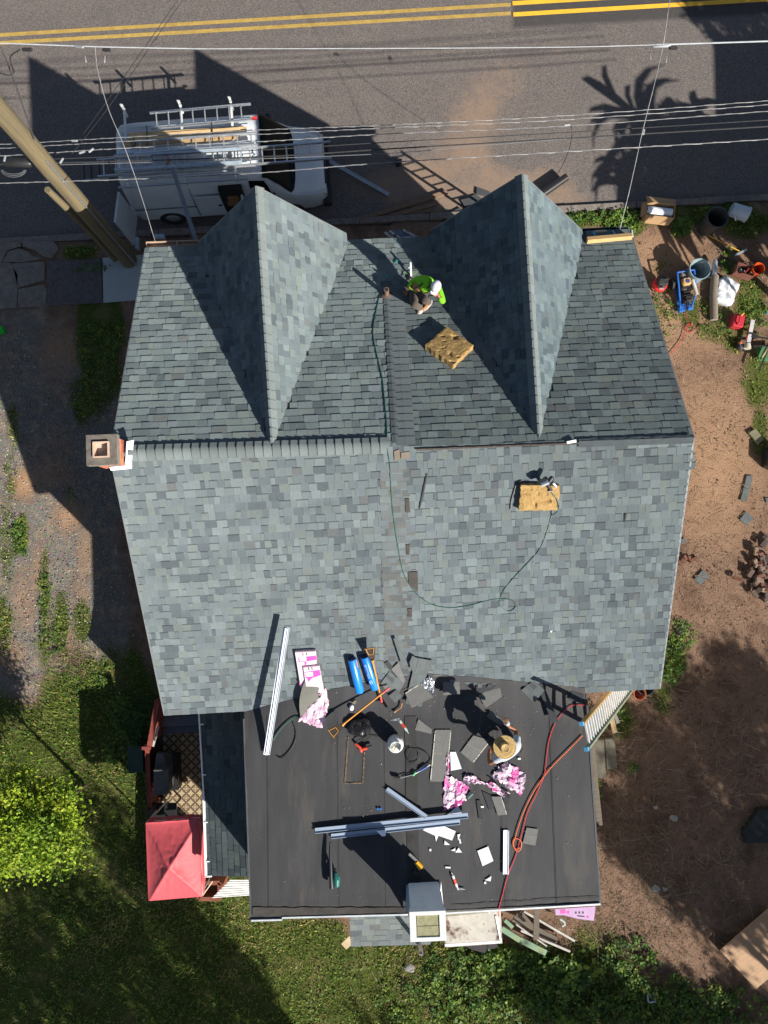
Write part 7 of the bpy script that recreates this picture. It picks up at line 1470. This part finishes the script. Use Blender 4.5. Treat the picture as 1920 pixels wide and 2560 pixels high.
C=np.array([(.30,.28,.26),(.16,.15,.15),(.42,.39,.35),(.22,.15,.12),(.10,.10,.105)])[rg.choice(5,n_,p=[.3,.27,.1,.15,.18])]*rg.uniform(.7,1.3,(n_,1));pebbles(x,y,rg.uniform(.008,.026,n_),C,'gravel','grey and brown gravel stones on the driveway','gravel')
# crumbs, clods, chips on the earth
x,y=sc_pts(60000);g=maskat(x,y,0);k=(x>3.5)&(g<.5)&(rg.random(len(x))<.75*(.35+.65*(vnoise(x,y,2.1)>0)));x=x[k];y=y[k];n_=len(x)
C=np.array([(.20,.12,.08),(.10,.06,.04),(.40,.30,.22),(.30,.26,.20),(.06,.04,.03)])[rg.choice(5,n_,p=[.38,.28,.12,.08,.14])]*rg.uniform(.7,1.3,(n_,1));pebbles(x,y,rg.uniform(.006,.020,n_)*np.where(rg.random(n_)<.04,2,1),C,'soil_clods','small clods, chips and stones strewn over the bare earth','soil')
# dry twigs and straw
def twigs(regions,name,label,cols):
    V=[];F=[];C=[]
    for (u,v,ru,rv,cnt,l0,l1) in regions:
        for i in range(cnt):
            r=math.sqrt(rg.random());an=rg.uniform(0,2*PI);p=G(u+ru*r*math.cos(an),v+rv*r*math.sin(an),0.0);a=rg.uniform(0,2*PI);L=rg.uniform(l0,l1);w_=rg.uniform(.0025,.006);cv=rg.uniform(-.3,.3);c=np.array(cols[rg.integers(0,len(cols))])*rg.uniform(.7,1.3)
            if not outside(np.array([p.x]),np.array([p.y]))[0]: continue
            q=[];z=rg.uniform(.01,.05)
            for k in range(4):
                t=k/3-.5;aa=a+cv*t;q.append((p.x+math.cos(aa)*L*t,p.y+math.sin(aa)*L*t+cv*L*t*t,z+rg.uniform(-.008,.02)))
            for k in range(3):
                s=Vector((-math.sin(a),math.cos(a),0))*w_;b=len(V);A=Vector(q[k]);B=Vector(q[k+1]);V+=[A-s,A+s,B+s,B-s];F.append((b,b+1,b+2,b+3));C.append(c)
    rawmesh(name,np.array([tuple(p) for p in V]),np.array(F),np.array(C),leafm2,label,'twigs')
twigs([(1740,1150,120,380,350,.05,.2),(1700,1950,220,300,900,.06,.45),(1560,2200,130,200,500,.06,.6),(1780,2350,150,220,450,.06,.4),(1420,2420,220,140,300,.08,.5),(1760,1300,150,420,500,.04,.2),(1700,700,120,160,260,.04,.16),(190,1650,60,40,120,.06,.25),(1080,2450,150,80,120,.06,.4)],'twigs','dry twigs and straw lying on the earth and in the weeds',[(.20,.13,.08),(.12,.08,.05),(.32,.26,.17),(.25,.18,.10)])
# leaf litter
x,y=sc_pts(9000);k=((x>4)&(y<0))|(y<-9);x=x[k];y=y[k];n_=len(x);leaves(x,y,rg.uniform(.005,.03,n_),rg.uniform(.02,.05,n_),np.array([(.22,.13,.06),(.30,.22,.11),(.13,.08,.04)])[rg.integers(0,3,n_)]*rg.uniform(.6,1.2,(n_,1)),'leaf_litter','dead brown leaves scattered on the shaded ground','leaves',.2)
# ---------------- trees ----------------
BARK=mat('bark',(.14,.10,.07),.95,var=.3,scale=10,bump=.5)
def crown(center,r,rz,nclump,per,lsz,cols,asp=.55,csz=.28,long=False):
    X=[];n_=nclump*per;cc=[]
    d=rg.normal(0,1,(nclump,3));d/=np.linalg.norm(d,axis=1)[:,None];rr=rg.random(nclump)**.45;P=d*rr[:,None]*np.array([r,r,rz]);lump=1+.25*np.sin(d[:,0]*5+d[:,1]*4+center[0]);P*=lump[:,None]
    cr=rg.uniform(.6,1.3,nclump)*csz*r;pts=np.repeat(P,per,0)+rg.normal(0,1,(n_,3))*np.repeat(cr,per)[:,None]*.5;ci=rg.integers(0,len(cols),nclump)
    C=np.repeat(np.array(cols)[ci]*rg.uniform(.7,1.3,(nclump,1)),per,0)*rg.uniform(.75,1.3,(n_,1));return pts+np.array(center)[None],rg.uniform(.5,1.5,n_)*lsz,C
def tree(name,label,base,hc,r,rz,nclump,per,lsz,cols,grp=None,asp=.55,lean=(0,0),tilt=.7,csz=.28,trunk=.12,cat='tree'):
    t=thing(name,label,cat,(base[0],base[1],0),grp);top=Vector((lean[0],lean[1],hc));mb=MB()
    mb.tube([(0,0,-.1),(lean[0]*.3,lean[1]*.3,hc*.4),(lean[0]*.8,lean[1]*.8,hc*.8),top],[trunk,trunk*.8,trunk*.55,trunk*.35],10)
    for k in range(9):
        a=k*2.4;s=Vector((lean[0]*.7,lean[1]*.7,hc*(.55+.04*k)));e=top+Vector((math.cos(a)*r*.7,math.sin(a)*r*.7,rz*U(-.4,.6)));mb.tube([s,(s+e)/2+Vector((0,0,-.08*r)),e],[trunk*.35,trunk*.22,.015],6)
    part('trunk',mb,BARK,t,smooth=True);P,S,C=crown((top.x,top.y,top.z),r,rz,nclump,per,lsz,cols)
    leaves(P[:,0],P[:,1],np.maximum(P[:,2],.1),S,C,'crown',None,None,tilt,asp,parent=t,kind=None);return t
BRT=[(.14,.23,.012),(.21,.30,.018),(.08,.15,.012),(.27,.32,.03)];DRK=[(.03,.06,.015),(.04,.08,.02),(.05,.09,.02)]
rg=np.random.default_rng(77);p=G(88,2062,2.6);tree('small_tree','rounded bright yellow-green leafy tree at the lower left edge',(p.x,p.y),2.6,1.02,.80,260,62,.080,BRT,None,csz=.17,trunk=.05)
def shadowtree(u,v,h,r,rz,label,grp,nc=72,per=30,ls=.13,**k):
    q=G(u,v,0.0)+Vector((math.sin(AZ),-math.cos(AZ),0))*(h/math.tan(EL));tree('garden_tree',label,(q.x,q.y),h,r,rz,nc,per,ls,DRK,grp,csz=.17,**k)
gl_='trees beyond the lower edge of the yard'
for i,(u,v,h,r) in enumerate(((280,2110,7.2,1.25),(120,2260,6.6,1.2),(420,2300,6.8,1.2),(270,2330,7.6,1.1),(380,2480,7,1.2),(190,2470,7.4,.9),(30,2400,7,1.0),(570,2440,6.0,.95),(620,2540,6,.9),(1000,2660,6.2,.9),(480,2620,6,1.2),(60,2560,6.8,1.1),(300,2600,6.6,1.1),(520,2370,5.6,.6))):
    shadowtree(u,v,h,r,1.0,'leafy tree standing beyond the lower edge of the yard, throwing shade onto the lawn',gl_)
gr_='trees beyond the right edge of the yard'
for i,(u,v,h,r) in enumerate(((1770,1790,7,1.15),(1885,1730,7.2,1.1),(1640,1900,6.4,1.0),(1850,1960,7.4,1.6),(1680,2080,6.8,1.3),(1890,2160,7.4,1.2),(1560,2060,6.2,.75),(1900,2560,6.4,.9),(1700,2530,6,.9),(1500,2480,5.8,.8),(1330,2440,5.6,.7),(1760,2230,6,.9))):
    shadowtree(u,v,h,r,.8,'leafy tree standing beyond the right edge of the yard, throwing shade onto the earth',gr_,nc=140,per=32)
g2='long-leaved trees beside the neighbouring garage'
def blades(u,v,h,n_,L,w_,label):
    q=G(u,v,0.0)+Vector((math.sin(AZ),-math.cos(AZ),0))*(h/math.tan(EL));t=thing('long_leaved_tree',label,'tree',(q.x,q.y,0),g2);mb=MB();mb.tube([(0,0,-.1),(.05,0,h*.5),(0,0,h)],[.1,.08,.05],8);part('trunk',mb,BARK,t)
    mb=MB()
    for i in range(n_):
        a=U(0,2*PI);e=U(-.2,.9);l=L*U(.5,1);d=Vector((math.cos(a),math.sin(a),0));s=d.cross(ZU);z0=h+U(-.5,.2);ww=w_*U(.6,1.2);P_=[];o_=Vector((U(-.25,.25),U(-.25,.25),z0))
        for k in range(5): x_=k/4;P_.append((o_+d*l*x_+ZU*(e*l*x_-l*.8*x_*x_),ww*math.sin(PI*min(.98,x_*.85+.12))))
        v_=[];
        for pp,w2 in P_: v_+=[pp-s*w2,pp+s*w2]
        mb.add(v_,[(2*k,2*k+1,2*k+3,2*k+2) for k in range(4)],rnd.choice(DRK))
    part('frond',mb,LEAF,t,kind='stuff')
for (u,v,h,n_,L,w_) in ((1610,300,4.4,30,2.1,.13),(1700,350,4.5,34,2.2,.16),(1640,400,4.3,26,1.7,.14),(1720,280,4.6,22,1.3,.17),(1780,400,4.2,40,1.3,.17),(1600,430,3.9,26,1.5,.13),(1690,470,4.1,50,1.1,.17),(1830,500,4.2,46,1.1,.16),(1560,330,4.2,9,1.3,.09),(1870,610,3.6,16,.6,.09),(1740,430,4.0,40,1.0,.17)): blades(u,v,h,n_,L,w_,'long-leaved tree beside the neighbouring garage, throwing fan-shaped shade on the road')
for (u,v,h,r) in ((1880,30,6,1.1),(1800,10,5.6,.7),(1750,390,4.6,.95),(1690,450,4.4,.85),(1850,480,4.6,.9),(1790,460,4.3,.9)): shadowtree(u,v,h,r,.7,'leafy tree near the neighbouring garage, throwing shade onto the road',gr_+' by the garage',nc=90,per=26)
# neighbouring garage off to the right; only its shadow corner falls on the road in view
q=G(1796,102,RZ)+Vector((math.sin(AZ),-math.cos(AZ),0))*(6.6/math.tan(EL));q.z=0
GGR=thing('neighbour_building','pale two-storey neighbouring building outside the right edge, casting a square shadow on the road','building',q)
mb=MB();mb.box(0,-4.0,0,7,0,6.5);part('wall',mb,SID,GGR);mb=MB();mb.box(-.02,-4.05,6.5,7.1,.02,6.62);part('roof',mb,mt('roof_underlay',(.05,.05,.05)),GGR)
for y_ in(-3,-1.2):
    for z_ in(1.5,4.4): mb=MB();mb.box(-.05,y_-.5,z_-.7,.03,y_+.5,z_+.7);w_=part('window',mb,WHITE,GGR);mb=MB();mb.box(-.07,y_-.43,z_-.63,-.052,y_+.43,z_+.63);part('pane',mb,GLASS,w_)
# spiky plant by the patio
t=thing('spiky_plant','spiky long-leaved plant in the shade at the left rear house corner','plant',G(345,1800,0));mb=MB()
for i in range(110):
    a=U(0,2*PI);l=U(.3,.75);d=Vector((math.cos(a),math.sin(a),0));s=d.cross(ZU)*U(.008,.016);e=U(.3,1.3);o_=Vector((U(-.3,.3),U(-.45,.45),0));P_=[o_+d*l*k/3+ZU*(e*l*(k/3)-.6*l*(k/3)**2) for k in range(4)];v_=[]
    for k,pp in enumerate(P_): v_+=[pp-s*(1-k/3.2),pp+s*(1-k/3.2)]
    mb.add(v_,[(2*k,2*k+1,2*k+3,2*k+2) for k in range(3)],rnd.choice([(.05,.10,.03),(.07,.13,.03),(.04,.08,.03)]))
part('blades',mb,LEAF,t,kind='stuff')
# brush heap on the driveway
mb=MB()
for i in range(60):
    p=G(190+rg.normal()*26,1655+rg.normal()*18,0.0);a=U(0,2*PI);L=U(.1,.4);mb.tube([p+Vector((0,0,.02)),p+Vector((math.cos(a)*L,math.sin(a)*L,U(.02,.10)))],[.006,.003],4)
solo('brush_heap',mb,mt('dry_brush',(.16,.11,.07),.9),'small heap of dry brush and dead leaves on the driveway end','brush heap',kind='stuff')
